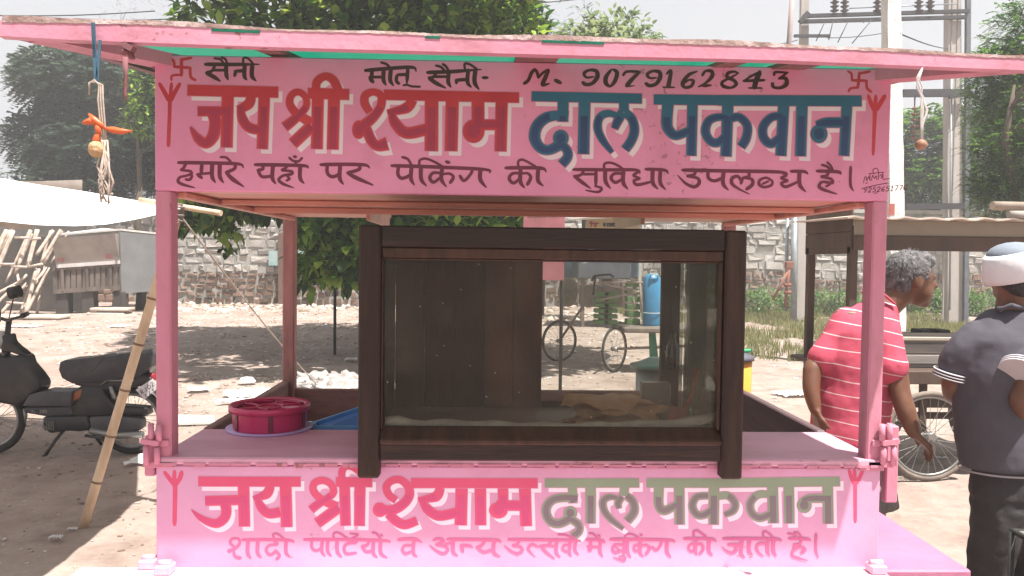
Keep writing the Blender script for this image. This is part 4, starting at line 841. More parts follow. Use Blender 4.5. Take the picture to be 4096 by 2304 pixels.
nx_, ny_ = 60, 24; vs = []
for j in range(ny_+1):
    for i in range(nx_+1):
        x = fl_b.x+.02+(fr_b.x-fl_b.x-.04)*i/nx_; y = YF+.03+(RB-YF-.05)*j/ny_
        vs.append((x, y, roofz(x,y,.031)+.002*math.sin(x*9+y*3)+random.uniform(-.0015,.0015)))
b = MB(); b.add(vs, [(j*(nx_+1)+i, j*(nx_+1)+i+1, (j+1)*(nx_+1)+i+1, (j+1)*(nx_+1)+i) for j in range(ny_) for i in range(nx_)], True); b.build('roof_cover', GT, cart)
OLDW = mat('old_rafter', (.26,.12,.12), (.14,.07,.07), rough=.8, scale=9, bump=.3)
for px, w in ((1270,.05),(2110,.10),(2860,.05),(3120,.08)):    # rafters
    x = aty(px, 215, 0).x; a = Vector((x-.12*(1 if px<2000 else -.2), YF+.03, 0)); c = Vector((x, 1.45, 0)); a.z = roofz(a.x,a.y,.023); c.z = roofz(c.x,c.y,.023)
    MB().bar(a, c, w, .010).build('rafter', OLDW, cart)
for x, s in ((-.9,-1),(.9,1)):    # corner bearers under the roof
    a = Vector((x-s*.03,.04,ZT-.01)); e = Vector((x+s*.14, YF+.05, 0)); e.z = roofz(e.x, e.y, .012); MB().bar(a, e, .06, .03).build('bracket', PINKW, cart)
    a = Vector((x,.03,ZT-.02)); e = Vector((x+s*.17,.06,0)); e.z = roofz(e.x,e.y,.03); MB().bar(a, e, .035, .02).build('bracket', MAROON, cart)
# upper hidden tie between the board and the roof
MB().box((-.86,.032,ZT-.03),(.86,.06,ZT-.005)).build('batten', OLDW, cart)
# frayed gunny cover over the front edge
vs = []; N_ = 260
for i in range(N_+1):
    t = i/N_; x = fl_t.x+.01+(fr_t.x-fl_t.x-.02)*t; zt_ = np.interp(x, [v.x for v in tp], [v.z for v in tp])
    lift = .009+.005*math.sin(x*5)+.003*math.sin(x*17+1)+random.uniform(0,.002); front = YF-.0012; dr = random.uniform(.0005,.0025)+max(0,.003*math.sin(x*6+2))
    vs += [(x, front, zt_-dr), (x, front+.002, zt_+lift*.6), (x, YF+.05, zt_+lift), (x, YF+.14, roofz(x,YF+.14,.036))]
b = MB(); b.add(vs, [(4*i+k, 4*i+4+k, 4*i+5+k, 4*i+1+k) for i in range(N_) for k in range(3)], False); b.build('frayed_cover', mat('gunny_cloth', (.30,.21,.19), (.16,.10,.09), rough=.95, scale=14, bump=.5, bscale=90, dirt=(.62,.5,.5), dscale=12, damt=.8), cart)
b = MB()
for (p0, p1, z0) in ((840,1035,.0),(2170,2420,.0),(1700,1760,.0)):
    a = aty(p0, 110, YF-.01); c = aty(p1, 110, YF-.01)
    for k in range(12):
        t0, t1 = k/12, (k+1)/12; x0 = a.x+(c.x-a.x)*t0; x1 = a.x+(c.x-a.x)*t1; f = lambda x: np.interp(x, [v.x for v in tp], [v.z for v in tp])
        h = z0*math.sin(math.pi*(k+.5)/12)+random.uniform(.001,.004); b.slab([(x0,YF-.0014,f(x0)-.0085),(x1,YF-.0014,f(x1)-.0085),(x1,YF-.0014,f(x1)-.004+h*.4),(x0,YF-.0014,f(x0)-.004+h*.4)], (0,.001,0))
o_ = b.build('tarpaulin_edge', GT, cart); o_['kind'] = 'stuff'
# hinges at counter height, latches at the foot
def hinge(px, py0, py1, s):
    a = aty(px, py0, -.0); c = aty(px, py1, -.0); h = a.z-c.z; w = .026; b = MB()
    for (dx, z0, z1) in ((0,0,.42),(.019,.02,.40),(-.012,.52,.98),(.014,.55,.95)):
        b.tube([(a.x+dx*s, -.012, a.z-z0*h), (a.x+dx*s, -.012, a.z-z1*h)], .0075, n=8)
    b.bbox((a.x-.010*s,-.006,a.z-.40*h),(a.x+.040*s,.0,a.z-.56*h),.002); b.bbox((a.x-.015*s,-.008,a.z-.9*h),(a.x+.05*s,.0,a.z-1.05*h),.002)
    b.bar((a.x+.02*s,-.015,a.z-.46*h),(a.x-.022*s,-.015,a.z-.40*h),.012); return b.build('hinge', PINKW, cart)
hinge(612,1690,1860,1); hinge(3550,1690,1860,-1)
b = MB(); a = aty(3565,1705,.05); b.bbox((a.x-.01,.05,a.z),(a.x+.022,.075,a.z-.2),.003); b.build('hinge', PINKW, cart)
b = MB(); a = aty(596,1740,.02); b.bbox((a.x-.008,.01,a.z),(a.x+.018,.04,a.z-.10),.003); b.build('hinge', PINKW, cart)
LAT = mat('pale_latch_paint', (.72,.42,.5), (.6,.3,.38), rough=.35, scale=20)
for px in (664, 3500, 575):
    a = aty(px, 2262, -.03); x = a.x; y0 = -.055 if px != 575 else -.02; b = MB(); b.bbox((x-.020,y0,ZL+.0),(x+.020,y0+.038,ZL+.022),.003); b.tube([(x-.016,y0+.02,ZL+.024),(x+.016,y0+.02,ZL+.024)], .008, n=10); b.build('latch', LAT, cart)
# cycle wheels under the cart
STEEL = mat('dull_steel', (.30,.29,.28), rough=.4, metal=.7); RUB = mat('tyre_rubber', (.035,.033,.032), rough=.85)
def wheel(c, R, parent, rot=0, nsp=24, name='wheel', rm=None, tw=.02, rubber=None):
    c = Vector(c); t = MB(); t.torus((0,0,0), R-tw*.9, tw, n=36, k=8); r_ = MB(); r_.torus((0,0,0), R-tw*2.2, tw*.55, n=36, k=6)
    sp_ = MB()
    for k in range(nsp):
        a = 2*math.pi*k/nsp; s_ = .03*(1 if k%2 else -1)
        sp_.tube([(.03*math.cos(a+.9*(1 if k%4<2 else -1)), s_, .03*math.sin(a+.9*(1 if k%4<2 else -1))), ((R-tw*2.2)*math.cos(a), 0, (R-tw*2.2)*math.sin(a))], .0022, n=4, cap=False)
    h = MB(); h.tube([(0,-.05,0),(0,.05,0)], .03, n=12)
    M3 = Matrix.Rotation(rot, 4, 'Z')
    for mb in (t, r_, sp_, h): mb.v = [tuple(M3@Vector(v)+c) for v in mb.v]
    w = t.build(name, rubber or RUB, parent); r_.build('rim', rm or STEEL, w); sp_.build('spokes', STEEL, w); h.build('hub', STEEL, w); return w
for x in (-.8,.8):
    for y in (.2,1.0): wheel((x+.0,y,.31), .31, cart, rot=math.pi/2)
for y in (.2,1.0): MB().tube([(-.8,y,.31),(.8,y,.31)], .012).build('axle', STEEL, cart)
for x in (-.62,.62): MB().bar((x,.1,ZL-.1),(x,1.15,ZL-.1),.05,.07).build('frame_beam', RWOOD, cart)
b = MB()
for x in (-.62,.62):
    for y in (.2,1.0): b.bar((x,y,.31),(x,y,ZL-.13),.03,.03)
b.build('wheel_strut', STEEL, cart)
# ------------------------------------------------------------------ window-frame display case
YC = -.045      # front face of the dark frame; leans on the cart front
def cx_(px, py=1400): return aty(px, py, YC).x
def cz_(px, py): return aty(px, py, YC).z
case = thing('display_case', 'dark wooden glass fronted snack case made from an old window frame, on the counter', 'display case', (.2,.2,ZC))
XL, XR = (cx_(1440,1000)+cx_(1425,1700))/2, (cx_(2985,1000)+cx_(2975,1800))/2
ZTP = (cz_(1440,892)+cz_(2985,925))/2; ZLEG = (cz_(1460,1912)+cz_(2930,1922))/2
SW_ = .052; TH = .038
zi_t = (cz_(1530,1035)+cz_(2880,1040))/2; zi_b = (cz_(1530,1712)+cz_(2880,1722))/2; zr_b = (cz_(1600,1843)+cz_(2800,1850))/2; zr_t = (cz_(1510,1755)+cz_(2880,1765))/2
XI0 = cx_(1528,1400); XI1 = cx_(2878,1400)
b = MB(); b.bbox((XL,YC,ZLEG),(XL+SW_,YC+TH,ZTP-.0),.005); b.build('stile', DWOOD, case)
b = MB(); b.bbox((XR-SW_,YC,ZLEG),(XR,YC+TH,ZTP-.002),.005); b.build('stile', DWOOD, case)
ztr = (cz_(1530,988)+cz_(2880,1000))/2
b = MB(); b.bbox((XL+SW_+.0005,YC+.001,ztr),(XR-SW_-.0005,YC+TH-.001,ZTP-.001),.004); b.build('rail', DWOODH, case)
b = MB(); b.bbox((XL+SW_+.0005,YC+.001,zr_b),(XR-SW_-.0005,YC+TH-.001,zr_t),.004); b.build('rail', DWOODH, case)
MOUL = mat('case_moulding', (.065,.030,.018), (.035,.018,.012), rough=.5, spec=.25, scale=9, stretch=(5,1,1), bump=.2)
# stepped moulding round the glass
b = MB()
b.bbox((XL+SW_+.001,YC+.008,zi_t),(XR-SW_-.001,YC+.034,ztr-.0005),.004); b.bbox((XL+SW_+.012,YC+.016,zi_t-.006),(XR-SW_-.012,YC+.033,zi_t-.0004),.002)
b.build('moulding', MOUL, case)
b = MB(); b.bbox((XL+SW_+.001,YC-.006,zr_t-.012),(XR-SW_-.001,YC+.034,zr_t+.002),.004); b.slab([(XL+SW_+.002,YC-.002,zr_t+.0025),(XL+SW_+.002,YC+.034,zr_t+.0025),(XL+SW_+.002,YC+.034,zi_b)],(XR-XL-2*SW_-.004,0,0)); b.build('moulding', MOUL, case)
for x0, x1 in ((XL+SW_+.0005, XI0),(XI1, XR-SW_-.0005)): b = MB(); b.bbox((x0,YC+.010,zi_b-.004),(x1,YC+.033,zi_t-.0005),.004); b.build('moulding', MOUL, case)
GL = glassmat('dusty_glass', dust=.04, dcol=(.30,.25,.19), refl=.28); YG = YC+.030
MB().box((XI0-.004,YG,zi_b-.003),(XI1+.004,YG+.003,zi_t+.003)).build('glass_pane', GL, case)
CB = .50; ZF = ZC+.035; x0, x1 = XL+.015, XR-.015; zt_ = ZTP-.01
DARKIN = mat('dark_case_board', (.05,.036,.028), (.03,.024,.02), rough=.75, scale=5, dirt=(.12,.06,.04), damt=.4)  # dark brown tone for the inner case boards
MB().box((x0,YC+TH+.001,ZF-.02),(x1,CB,ZF)).build('floor_board', mat('greasy_tray', (.24,.20,.17), (.16,.13,.11), rough=.5, scale=6, dirt=(.2,.16,.12), damt=.4), case)
MB().box((x0,CB-.02,zt_-.012),(x1,CB,zt_)).build('top_board', DARKIN, case); MB().box((x0,YC+TH+.001,zt_-.012),(x1,YC+TH+.03,zt_)).build('top_board', DARKIN, case)
MB().box((x0,YC+TH+.001,ZF+.0005),(x0+.012,CB,zt_-.0125)).build('side_board', DARKIN, case)
MB().box((x1-.004,YC+TH+.001,ZF+.0005),(x1,CB-.02,zt_-.0125)).build('side_glass', glassmat('clouded_glass', dust=.38, dcol=(.22,.27,.19), refl=.8), case)
XB = aty(2168,1300,CB).x; XP0 = aty(2640,1300,CB).x; XP1 = aty(2712,1300,CB).x
BWOOD2 = mat('reflection_red_board', (.115,.030,.014), (.035,.014,.009), rough=.6, spec=.2, scale=3.5, stretch=(2,1,.5), dirt=(.16,.05,.025), damt=.6, dscale=2)  # redder planks stand for a person reflected in the glass
b = MB(); n = 5
for k in range(n):
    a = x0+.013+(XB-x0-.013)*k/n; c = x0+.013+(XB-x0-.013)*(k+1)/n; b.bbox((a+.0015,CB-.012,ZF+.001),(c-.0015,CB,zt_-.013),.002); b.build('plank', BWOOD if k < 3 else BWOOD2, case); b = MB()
MB().box((x0+.013,CB+.0005,ZF+.001),(XB,CB+.006,zt_-.013)).build('light_stop', DARKIN, case)  # added sheet that stops light leaking between the planks
b.bbox((XP0,CB-.025,ZF+.001),(XP1,CB+.005,zt_-.013),.003); b.build('back_stile', DARKIN, case)
MB().bbox((XB,CB-.010,ZF+.001),(XP0-.001,CB,ZF+.02),.002).build('back_rail', BWOOD, case)
MB().box((XP1+.001,CB-.012,ZF+.001),(x1-.005,CB-.008,zt_-.013)).build('back_glass', glassmat('milky_glass', dust=.32, dcol=(.22,.25,.18), refl=.6), case)
# folded cloth roll along the bottom of the glass
b = MB(); P = []
for i in range(26):
    t = i/25; px = 1540+1330*t; py = 1690-10*(t<.05)+ (10*math.sin(t*3.2)) - (30*max(0,(t-.85)/.15)**2); p = aty(px, py+8, YG+.03); p.y += .01*math.sin(t*9); P.append(p)
b.tube(P, [.014+.003*math.sin(i*1.7) for i in range(26)], n=9); o = b.build('cloth_roll', mat('cream_cloth', (.68,.60,.50), (.52,.44,.35), rough=.9, scale=20, bump=.4)); tag(o, 'cream rolled cloth lying along the inside bottom of the case glass', 'cloth')
# fried breads
BRD = mat('fried_bread', (.80,.50,.28), (.66,.37,.18), rough=.55, scale=30, bump=.6, bscale=45, dirt=(.30,.12,.05), damt=.5)
c = aty(2450,1655,.20); labs = ['bottom puffed golden flatbread of the stack in the case','middle golden flatbread of the stack in the case','topmost wavy golden flatbread of the stack in the case']
bw = aty(2640,1640,.2).x-aty(2262,1640,.2).x
for k in range(3):
    vs = []; n = 40; R_ = 9; zc = ZF+.012+k*.023; 
    for top in (1,0):
        for j in range(R_+1):
            for i in range(n):
                a = 2*math.pi*i/n; r = bw/2*(j/R_)*(1+.06*math.sin(3*a+k)+.05*math.sin(7*a+k*2)); wv = .010*math.sin(4*a+k*2)*(j/R_)**2+.006*math.sin(9*a+k)*(j/R_)**3
                th = (.016*math.sqrt(max(0,1-(j/R_)**2)) if top else -.004*math.sqrt(max(0,1-(j/R_)**2)))
                vs.append((c.x+.02*math.sin(k*2)+r*math.cos(a), .22+.7*r*math.sin(a)+.01*k, zc+th+wv+(.006 if k else 0)))
    T = (R_+1)*n; fs = []
    for j in range(R_):
        for i in range(n): i2 = (i+1)%n; fs += [(j*n+i,(j+1)*n+i,(j+1)*n+i2,j*n+i2),(T+j*n+i,T+j*n+i2,T+(j+1)*n+i2,T+(j+1)*n+i)]
    fs += [(R_*n+i,T+R_*n+i,T+R_*n+(i+1)%n,R_*n+(i+1)%n) for i in range(n)]
    b = MB(); b.add(vs, fs, True); o = b.build('flatbread', BRD); tag(o, labs[k], 'bread', 'flatbreads stacked in the glass case')
ss = mat('dull_tin', (.40,.37,.34), (.3,.28,.26), rough=.45, metal=.6)
a = aty(2562,1600,.36); c = aty(2675,1527,.36); b = MB(); b.bbox((a.x,.33,ZF+.001),(c.x,.38,c.z),.003); b.box((a.x+.004,.329,ZF+.01),(c.x-.004,.3285,c.z-.006)); o = b.build('tin_box', ss); tag(o, 'small square tin box standing behind the flatbreads', 'box')
a = aty(2790,1480,.25); b = MB(); p0 = Vector((a.x,.25,a.z)); p1 = Vector((aty(2700,1650,.15).x,.15,ZF+.01)); b.tube([p0,(p0+p1)/2+Vector((.012,0,0)),p1],[.006,.006,.007]); b.slab([p1+Vector((-.03,0,0)),p1+Vector((.02,0,0)),p1+Vector((.035,.0,.05)),p1+Vector((-.01,0,.06))],(0,.004,0)); o = b.build('hand_reflection', mat('hand_reflection_orange', (.5,.12,.04))); tag(o, 'orange shape standing for a hand reflection at the right of the case glass', 'hand_reflection')  # orange reflection of a hand, built as a solid shape
# bottle hanging at the back stile
p = aty(2690,1400,.46); b = MB(); b.rings([(p.x,p.y,p.z-.06,.012,.012),(p.x,p.y,p.z-.04,.022,.022),(p.x,p.y,p.z+.01,.022,.022),(p.x,p.y,p.z+.03,.01,.01),(p.x,p.y,p.z+.055,.011,.011)], n=14); b.tube([(p.x,p.y,p.z+.05),(p.x,CB-.02,p.z+.15)],.002); o = b.build('glass_bottle', mat('dark_glass', (.02,.02,.02), rough=.08, spec=.9, bump=0)); tag(o, 'small dark bottle hung on the back upright inside the case', 'bottle')

# ------------------------------------------------------------------ things on and behind the counter
MAG = mat('magenta_plastic', (.50,.035,.12), (.44,.03,.10), rough=.28, scale=3, bump=0, spec=.5)
sc0 = aty(1095,1700,.2); rb = .103
mc = Vector((atz(1095,1700,ZC).x, atz(1095,1712,ZC).y, ZC)); 
rb = (atz(1252,1712,ZC).x-atz(948,1712,ZC).x)/2
mb_ = thing('spice_box', 'round magenta plastic spice box with petal compartments on the left of the counter', 'spice box', mc)
H_B = .068
b = MB(); b.rings([(mc.x,mc.y,ZC+.004,rb*.93,rb*.93),(mc.x,mc.y,ZC+.012,rb*.95,rb*.95),(mc.x,mc.y,ZC+H_B-.012,rb*.97,rb*.97)], n=48, cap=False); b.build('body', MAG, mb_)
b = MB(); n = 48
for z0, r0, r1 in ((ZC+H_B-.014, rb*.98, rb*1.05),): b.rings([(mc.x,mc.y,z0,r0,r0),(mc.x,mc.y,z0,r1,r1),(mc.x,mc.y,z0+.014,r1,r1),(mc.x,mc.y,z0+.018,r1*.97,r1*.97),(mc.x,mc.y,z0+.012,r0*.93,r0*.93)], n=n, cap=False)
b.build('lid_rim', MAG, mb_)
b = MB()
b.rings([(mc.x,mc.y,ZC+H_B-.004,rb*.94,rb*.94),(mc.x,mc.y,ZC+H_B-.016,rb*.90,rb*.90),(mc.x,mc.y,ZC+H_B-.016,.001,.001)], n=48, cap=False)
for k in range(6):
    a = math.pi/6+k*math.pi/3; P = [(mc.x+math.cos(a+.22*s)*rb*r, mc.y+math.sin(a+.22*s)*rb*r, ZC+H_B-.006) for r, s in ((.34,1),(.45,.2),(.7,0),(.93,.4))]; b.tube(P, .0035, n=6)
    a2 = a+math.pi/6; P = [(mc.x+math.cos(a+t)*rb*.90, mc.y+math.sin(a+t)*rb*.90, ZC+H_B-.006) for t in np.linspace(.12,.92,7)]; b.tube(P, .003, n=6)
b.torus((mc.x,mc.y,ZC+H_B-.006), rb*.33, .0035, 'z', n=28)
b.build('divider', MAG, mb_)
DM = mat('dark_magenta_plastic', (.16,.015,.045), rough=.3, bump=0)
for k in range(6):
    a = -math.pi/2+.28+(k-.0)*math.pi/3; p = Vector((mc.x+math.cos(a)*rb*.965, mc.y+math.sin(a)*rb*.965, 0)); tn = Vector((-math.sin(a), math.cos(a), 0)); nn = Vector((math.cos(a), math.sin(a),0))
    b = MB(); b.slab([p-tn*.007+Vector((0,0,ZC+.008)),p+tn*.007+Vector((0,0,ZC+.008)),p+tn*.007+Vector((0,0,ZC+H_B-.016)),p-tn*.007+Vector((0,0,ZC+H_B-.016))], nn*.002); b.build('groove', DM, mb_)
b = MB(); b.rings([(mc.x,mc.y-.002,ZC+.001,rb*1.12,rb*1.12),(mc.x,mc.y-.002,ZC+.006,rb*1.12,rb*1.12),(mc.x,mc.y-.002,ZC+.0035,rb*.9,rb*.9)], n=40, cap=True); o = b.build('saucer_plate', mat('lilac_plastic', (.50,.34,.60), rough=.4, bump=0)); tag(o, 'pale lilac plate under the magenta spice box', 'plate')
# blue tray leaning in the well, green basin behind it
BLUE = mat('blue_plastic', (.03,.14,.42), (.025,.11,.36), rough=.35, bump=0)
a = aty(1255,1712,.42); a.z = ZC-.02; pts4 = [aty(1262,1712,.40), aty(1500,1700,.40), aty(1500,1620,.75), aty(1330,1690,.62)]
tr = thing('blue_tray', 'blue plastic tray tilted in the well between the spice box and the dark case', 'tray', aty(1380,1700,.45))
q = [aty(1250,1714,.38), aty(1480,1714,.38), aty(1480,1625,.62), aty(1255,1700,.60)]
b = MB(); b.slab(q, (0,0,-.012)); b.build('bottom', BLUE, tr)
b = MB(); b.bar(q[3], q[2], .02, .018); b.bar(q[0]+Vector((0,0,.004)), q[3]+Vector((0,0,.004)), .018, .016); b.bar(q[0], q[1], .016, .014); b.build('rim', mat('light_blue_plastic', (.10,.28,.55), rough=.35, bump=0), tr)
GRN = mat('grey_green_enamel', (.13,.24,.20), (.09,.17,.15), rough=.5, scale=5, dirt=(.2,.15,.12))
a = aty(1070,1640,1.05); c = aty(1490,1606,1.05)
gb = thing('green_chair_back', 'grey green plastic chair back showing behind the spice box', 'chair', (a.x+.3,1.4,0))
p0 = aty(1085,1650,1.35); p1 = aty(1150,1613,1.35); p2 = aty(1330,1608,1.35); p3 = aty(1500,1612,1.35); p4 = aty(1680,1640,1.35)
b = MB(); b.tube([p0-Vector((.02,0,.03)),p0,p1,p2,p3,p4,p4+Vector((.02,0,-.04))], .022, n=10, sq=.7); b.build('top_rail', GRN, gb)
zs_ = .45; b = MB()
for t in (0,.2,.4,.6,.8,1):
    x = p0.x-.0+(p4.x-p0.x)*t; b.bar((x,1.35,p0.z-.01 if t in (0,1) else p2.z-.02),(x,1.38,zs_),.05,.012)
b.build('slat', GRN, gb); b = MB(); b.bbox((p0.x,1.37,zs_-.03),(p4.x,1.8,zs_),.01); b.build('seat', GRN, gb)
for x in (p0.x+.03,p4.x-.03):
    for y in (1.4,1.77): MB().bar((x,y,zs_-.02),(x,y,0),.035).build('leg', GRN, gb)
# drum and bucket behind the cart
def on(px, py, Y): p = aty(px, py, Y); return p
def drum(name, label, cat, px0, px1, ytop, d, matl, lidm, top_r=1.0, lidr=1.18, base=0.0, lidh=.035):
    Y = CAM.y+d; a = aty(px0, ytop, Y); c = aty(px1, ytop, Y); r = (c.x-a.x)/2; x = (a.x+c.x)/2; z = a.z; o = thing(name, label, cat, (x,Y,base))
    b = MB(); b.rings([(x,Y,base,r*.86,r*.86),(x,Y,base+.02,r*.9,r*.9),(x,Y,z*.5+base*.5,r*.97,r*.97),(x,Y,z-.01,r*top_r,r*top_r)], n=32); b.build('body', matl, o)
    b = MB(); b.rings([(x,Y,z-.012,r*lidr,r*lidr),(x,Y,z+.004,r*lidr,r*lidr),(x,Y,z+.012,r*.95,r*.95),(x,Y,z+lidh,r*.35,r*.35)], n=32); b.build('lid', lidm, o); return o, x, Y, z, r
SILV = mat('aluminium_can', (.40,.38,.36), (.28,.30,.28), rough=.45, metal=.5, scale=6)
o, x, Y, z, r = drum('milk_can', 'grey metal can with wide green rimmed lid seen through the case glass', 'can', 2545, 2700, 1460, 3.6, SILV, mat('green_rim', (.10,.20,.16), (.2,.24,.22), rough=.4, metal=.4), lidr=1.3)
YEL = mat('orange_yellow_bucket', (.62,.30,.05), (.55,.24,.04), rough=.35, bump=0)
o, x, Y, z, r = drum('bucket', 'orange yellow bucket with dark lid right behind the dark window frame', 'bucket', 2800, 3004, 1425, 3.4, YEL, mat('dark_lid', (.10,.10,.12), rough=.4), lidr=1.08, base=.62)
b = MB(); b.tube([(x+.02,Y,z+.02),(x+.10,Y-.03,z+.03)], .008); o2 = b.build('handle', mat('green_handle', (.05,.35,.16)), o)
b = MB(); zz = .61; b.bbox((x-.35,Y-.2,zz-.03),(x+.30,Y+.3,zz),.01); st = thing('stool', 'dark grey low stand carrying the orange yellow bucket behind the cart', 'stand', (x,Y,0)); b.build('top', mat('stand_top', (.12,.11,.11)), st)
for a_ in (-.3,.25):
    for c_ in (-.15,.25): MB().bar((x+a_,Y+c_,0),(x+a_,Y+c_,zz-.031),.04).build('leg', DWOOD, st)

# ------------------------------------------------------------------ charms hanging from the roof
STR = mat('jute_string', (.46,.38,.33), (.3,.24,.2), rough=.9, bump=.3); RIB = mat('blue_ribbon', (.06,.13,.19), rough=.7)
YH = -.31
def H(px, py, dy=0): return aty(px, py, YH+dy)
ch = thing('lemon_chilli_charm', 'string charm with orange chillies and a dried lemon hanging from the left roof edge', 'charm', H(410,600))
b = MB(); b.bar(H(372,95), H(378,230), .006,.002); b.bar(H(372,90),H(385,330),.008,.002); b.bar(H(400,160),H(388,330),.006,.002); b.build('ribbon', RIB, ch)
b = MB()
for k in range(3): b.tube([H(355+2*k,380),H(360-2*k,330),H(378+3*k,318+5*k),H(396+7*k,340),H(392+10*k,400),H(402+9*k,500),H(418+5*k,600)], .0019, n=5)
for k in range(9):
    x0_ = 398+k*9; b.tube([H(405+k*3,560),H(395+random.randint(-10,60),640+k*9),H(390+random.randint(0,70),720+k*8),H(400+random.randint(0,60),790+random.randint(-60,30))], .0022, n=4)
for k in range(16): p = (410+random.randint(-12,14), 540+k*5); b.tube([H(*p), H(p[0]+random.randint(-20,22), p[1]+random.randint(5,30),.01)], .002, n=4)
b.build('string', STR, ch)
ORG = mat('orange_chilli', (.60,.13,.04), (.5,.09,.03), rough=.4, scale=10, bump=0)
for P in ([(355,455),(375,478),(405,500),(425,515)],[(415,512),(450,520),(490,526),(530,525)],[(385,490),(395,520),(400,545)],[(330,492),(360,484),(390,498)],[(395,520),(385,560),(380,590)]):
    MB().tube([H(*p) for p in P], [.002,.007,.006,.001] if len(P)==4 else [.003,.008,.002], n=8).build('chilli', ORG, ch)
b = MB(); b.ball(H(385,597,.0), (.0155,.0155,.0175)); b.build('lemon', mat('dried_lemon', (.52,.36,.20), (.36,.22,.11), rough=.6, scale=70, bump=.6, bscale=120), ch)
b = MB(); b.tube([H(500,230),H(503,300),H(500,380),H(505,405)], [.006,.004,.004,.001], n=5); b.bar(H(500,180,.02),H(535,200,.02),.02,.012); b.bar(H(515,185,.03),H(528,235,.03),.014,.008); b.bar(H(500,200,.015),H(490,215,.02),.012,.006); o = b.build('cloth_strip', mat('faded_pink_rag', (.26,.11,.12), (.15,.06,.07), rough=.9)); tag(o, 'faded pink rag strip knotted under the roof beside the left corner', 'rag')
ch2 = thing('onion_charm', 'pale thread loop with a small dried onion hanging from the right roof edge', 'charm', H(3690,590)); b = MB()
for k in range(7): 
    j = lambda: random.randint(-7,7); b.tube([H(3690,272),H(3672+j(),310),H(3676+j()*2,350),H(3686+j(),385),H(3697+j()*2,440),H(3685+j(),500),H(3688+j()//2,575)], .0016, n=4)
b.build('string', mat('white_thread', (.62,.56,.56), rough=.8), ch2); b = MB(); b.ball(H(3684,578),(.012,.012,.011)); b.tube([H(3684,594),H(3684,602)],[.003,.001]); b.build('onion', mat('dried_onion', (.34,.18,.12), (.22,.11,.07), rough=.6, scale=60), ch2)
# ------------------------------------------------------------------ left: tarpaulin, bamboo, moped, kiosk
BAM = mat('bamboo', (.66,.50,.35), (.48,.33,.22), rough=.5, scale=10, stretch=(1,1,.4), bump=.15, dirt=(.2,.12,.08), damt=.5)
BAMG = mat('weathered_bamboo', (.50,.42,.36), (.36,.28,.23), rough=.8, scale=9, stretch=(1,1,.3))
def bamboo(p, q, r, matl, name='bamboo_pole', nodes=6, parent=None):
    p = Vector(p); q = Vector(q); P = []; R_ = []
    for i in range(nodes+1):
        c = p.lerp(q, i/nodes); e = (q-p).normalized()*r*.5
        if 0 < i < nodes: P += [c-e, c, c+e]; R_ += [r, r*1.10, r]
        else: P.append(c); R_.append(r)
    return MB().tube(P, R_, n=10).build(name, matl, parent)
pb = gnd(332,2112); d0 = (pb-CAM).dot(CF); pt = aty(705, 880, pb.y+.1)
o = bamboo(pb, pt+(pt-pb)*.04, .028, BAM, nodes=7)
tag(o, 'long yellow bamboo pole leaning beside the left corner post of the cart', 'bamboo pole')
for k in range(1,7):
    cc = pb.lerp(pt+(pt-pb)*.04, k/7); dd = (pt-pb).normalized(); MB().tube([cc-dd*.006,cc+dd*.006],.0315,n=12).build('node_ring', mat('bamboo_node', (.22,.13,.08)), o)
pp0 = aty(560,800,pb.y+.2); pp1 = aty(884,853,pb.y+.0)
o = bamboo(pp0, pp1, .017, BAM, nodes=3); tag(o, 'short horizontal bamboo rod end sticking out past the left post under the tarpaulin corner', 'bamboo pole')
b = MB(); c = aty(712,850,pb.y+.08)
for k in range(7): b.torus(c+Vector((random.uniform(-.01,.01),0,-.05+k*.016)), .03+random.uniform(0,.006), .006, 'z', n=14, k=5)
o = b.build('lashing', mat('dark_rope', (.10,.085,.085), (.25,.2,.2), rough=.9)); tag(o, 'dark rope lashing tying the two bamboo poles together', 'lashing')
rp = gnd(1300,1572); b = MB(); P = []
for i in range(15): t = i/14; q = Vector(c).lerp(rp, t); q.z -= .05*math.sin(math.pi*t); P.append(q)
b.tube(P, .0055, n=6); o = b.build('guy_rope', STR); tag(o, 'taut thin guy rope running from the bamboo top down to the ground behind the cart', 'rope')
TARP = mat('white_tarpaulin', (.80,.80,.80), (.74,.74,.75), rough=.6, scale=2, trans=.03, bump=.2, bscale=4)
A0 = aty(-420,845,CAM.y+3.2); B0 = aty(300,903,CAM.y+3.5); C0 = Vector(c)+Vector((0,0,.02)); D0 = aty(690,823,CAM.y+6.9); E0 = aty(-620,640,CAM.y+7.4)
vs = []; N_ = 30; M_ = 20
near = [aty(x,y,CAM.y+d) for x,y,d in ((-420,845,3.1),(-200,868,3.2),(0,885,3.3),(150,900,3.4),(300,904,3.5),(420,898,3.75),(540,878,4.1),(640,856,4.4),(718,838,pb.y-CAM.y+.08))]
far = [aty(x,y,CAM.y+d) for x,y,d in ((-700,640,7.5),(-400,672,7.5),(-200,692,7.4),(0,712,7.4),(150,738,7.3),(330,764,7.2),(480,790,7.1),(600,812,6.9),(690,822,6.7))]
def lerp_list(L, t): t = t*(len(L)-1); i = min(int(t), len(L)-2); return L[i].lerp(L[i+1], t-i)
for j in range(M_+1):
    for i in range(N_+1):
        p = lerp_list(near, i/N_).lerp(lerp_list(far, i/N_), j/M_); s_ = math.sin(math.pi*j/M_); p.z -= .06*s_*math.sin(math.pi*i/N_)-.008*math.sin(i*1.1+j*.6)*s_; vs.append(p)
b = MB(); b.add(vs, [(j*(N_+1)+i, j*(N_+1)+i+1, (j+1)*(N_+1)+i+1, (j+1)*(N_+1)+i) for j in range(M_) for i in range(N_)], True)
tp_ = thing('tarpaulin', 'large white tarpaulin awning stretched over the parked moped on the left', 'tarpaulin', (near[4].x,near[4].y,0)); b.build('sheet', TARP, tp_)
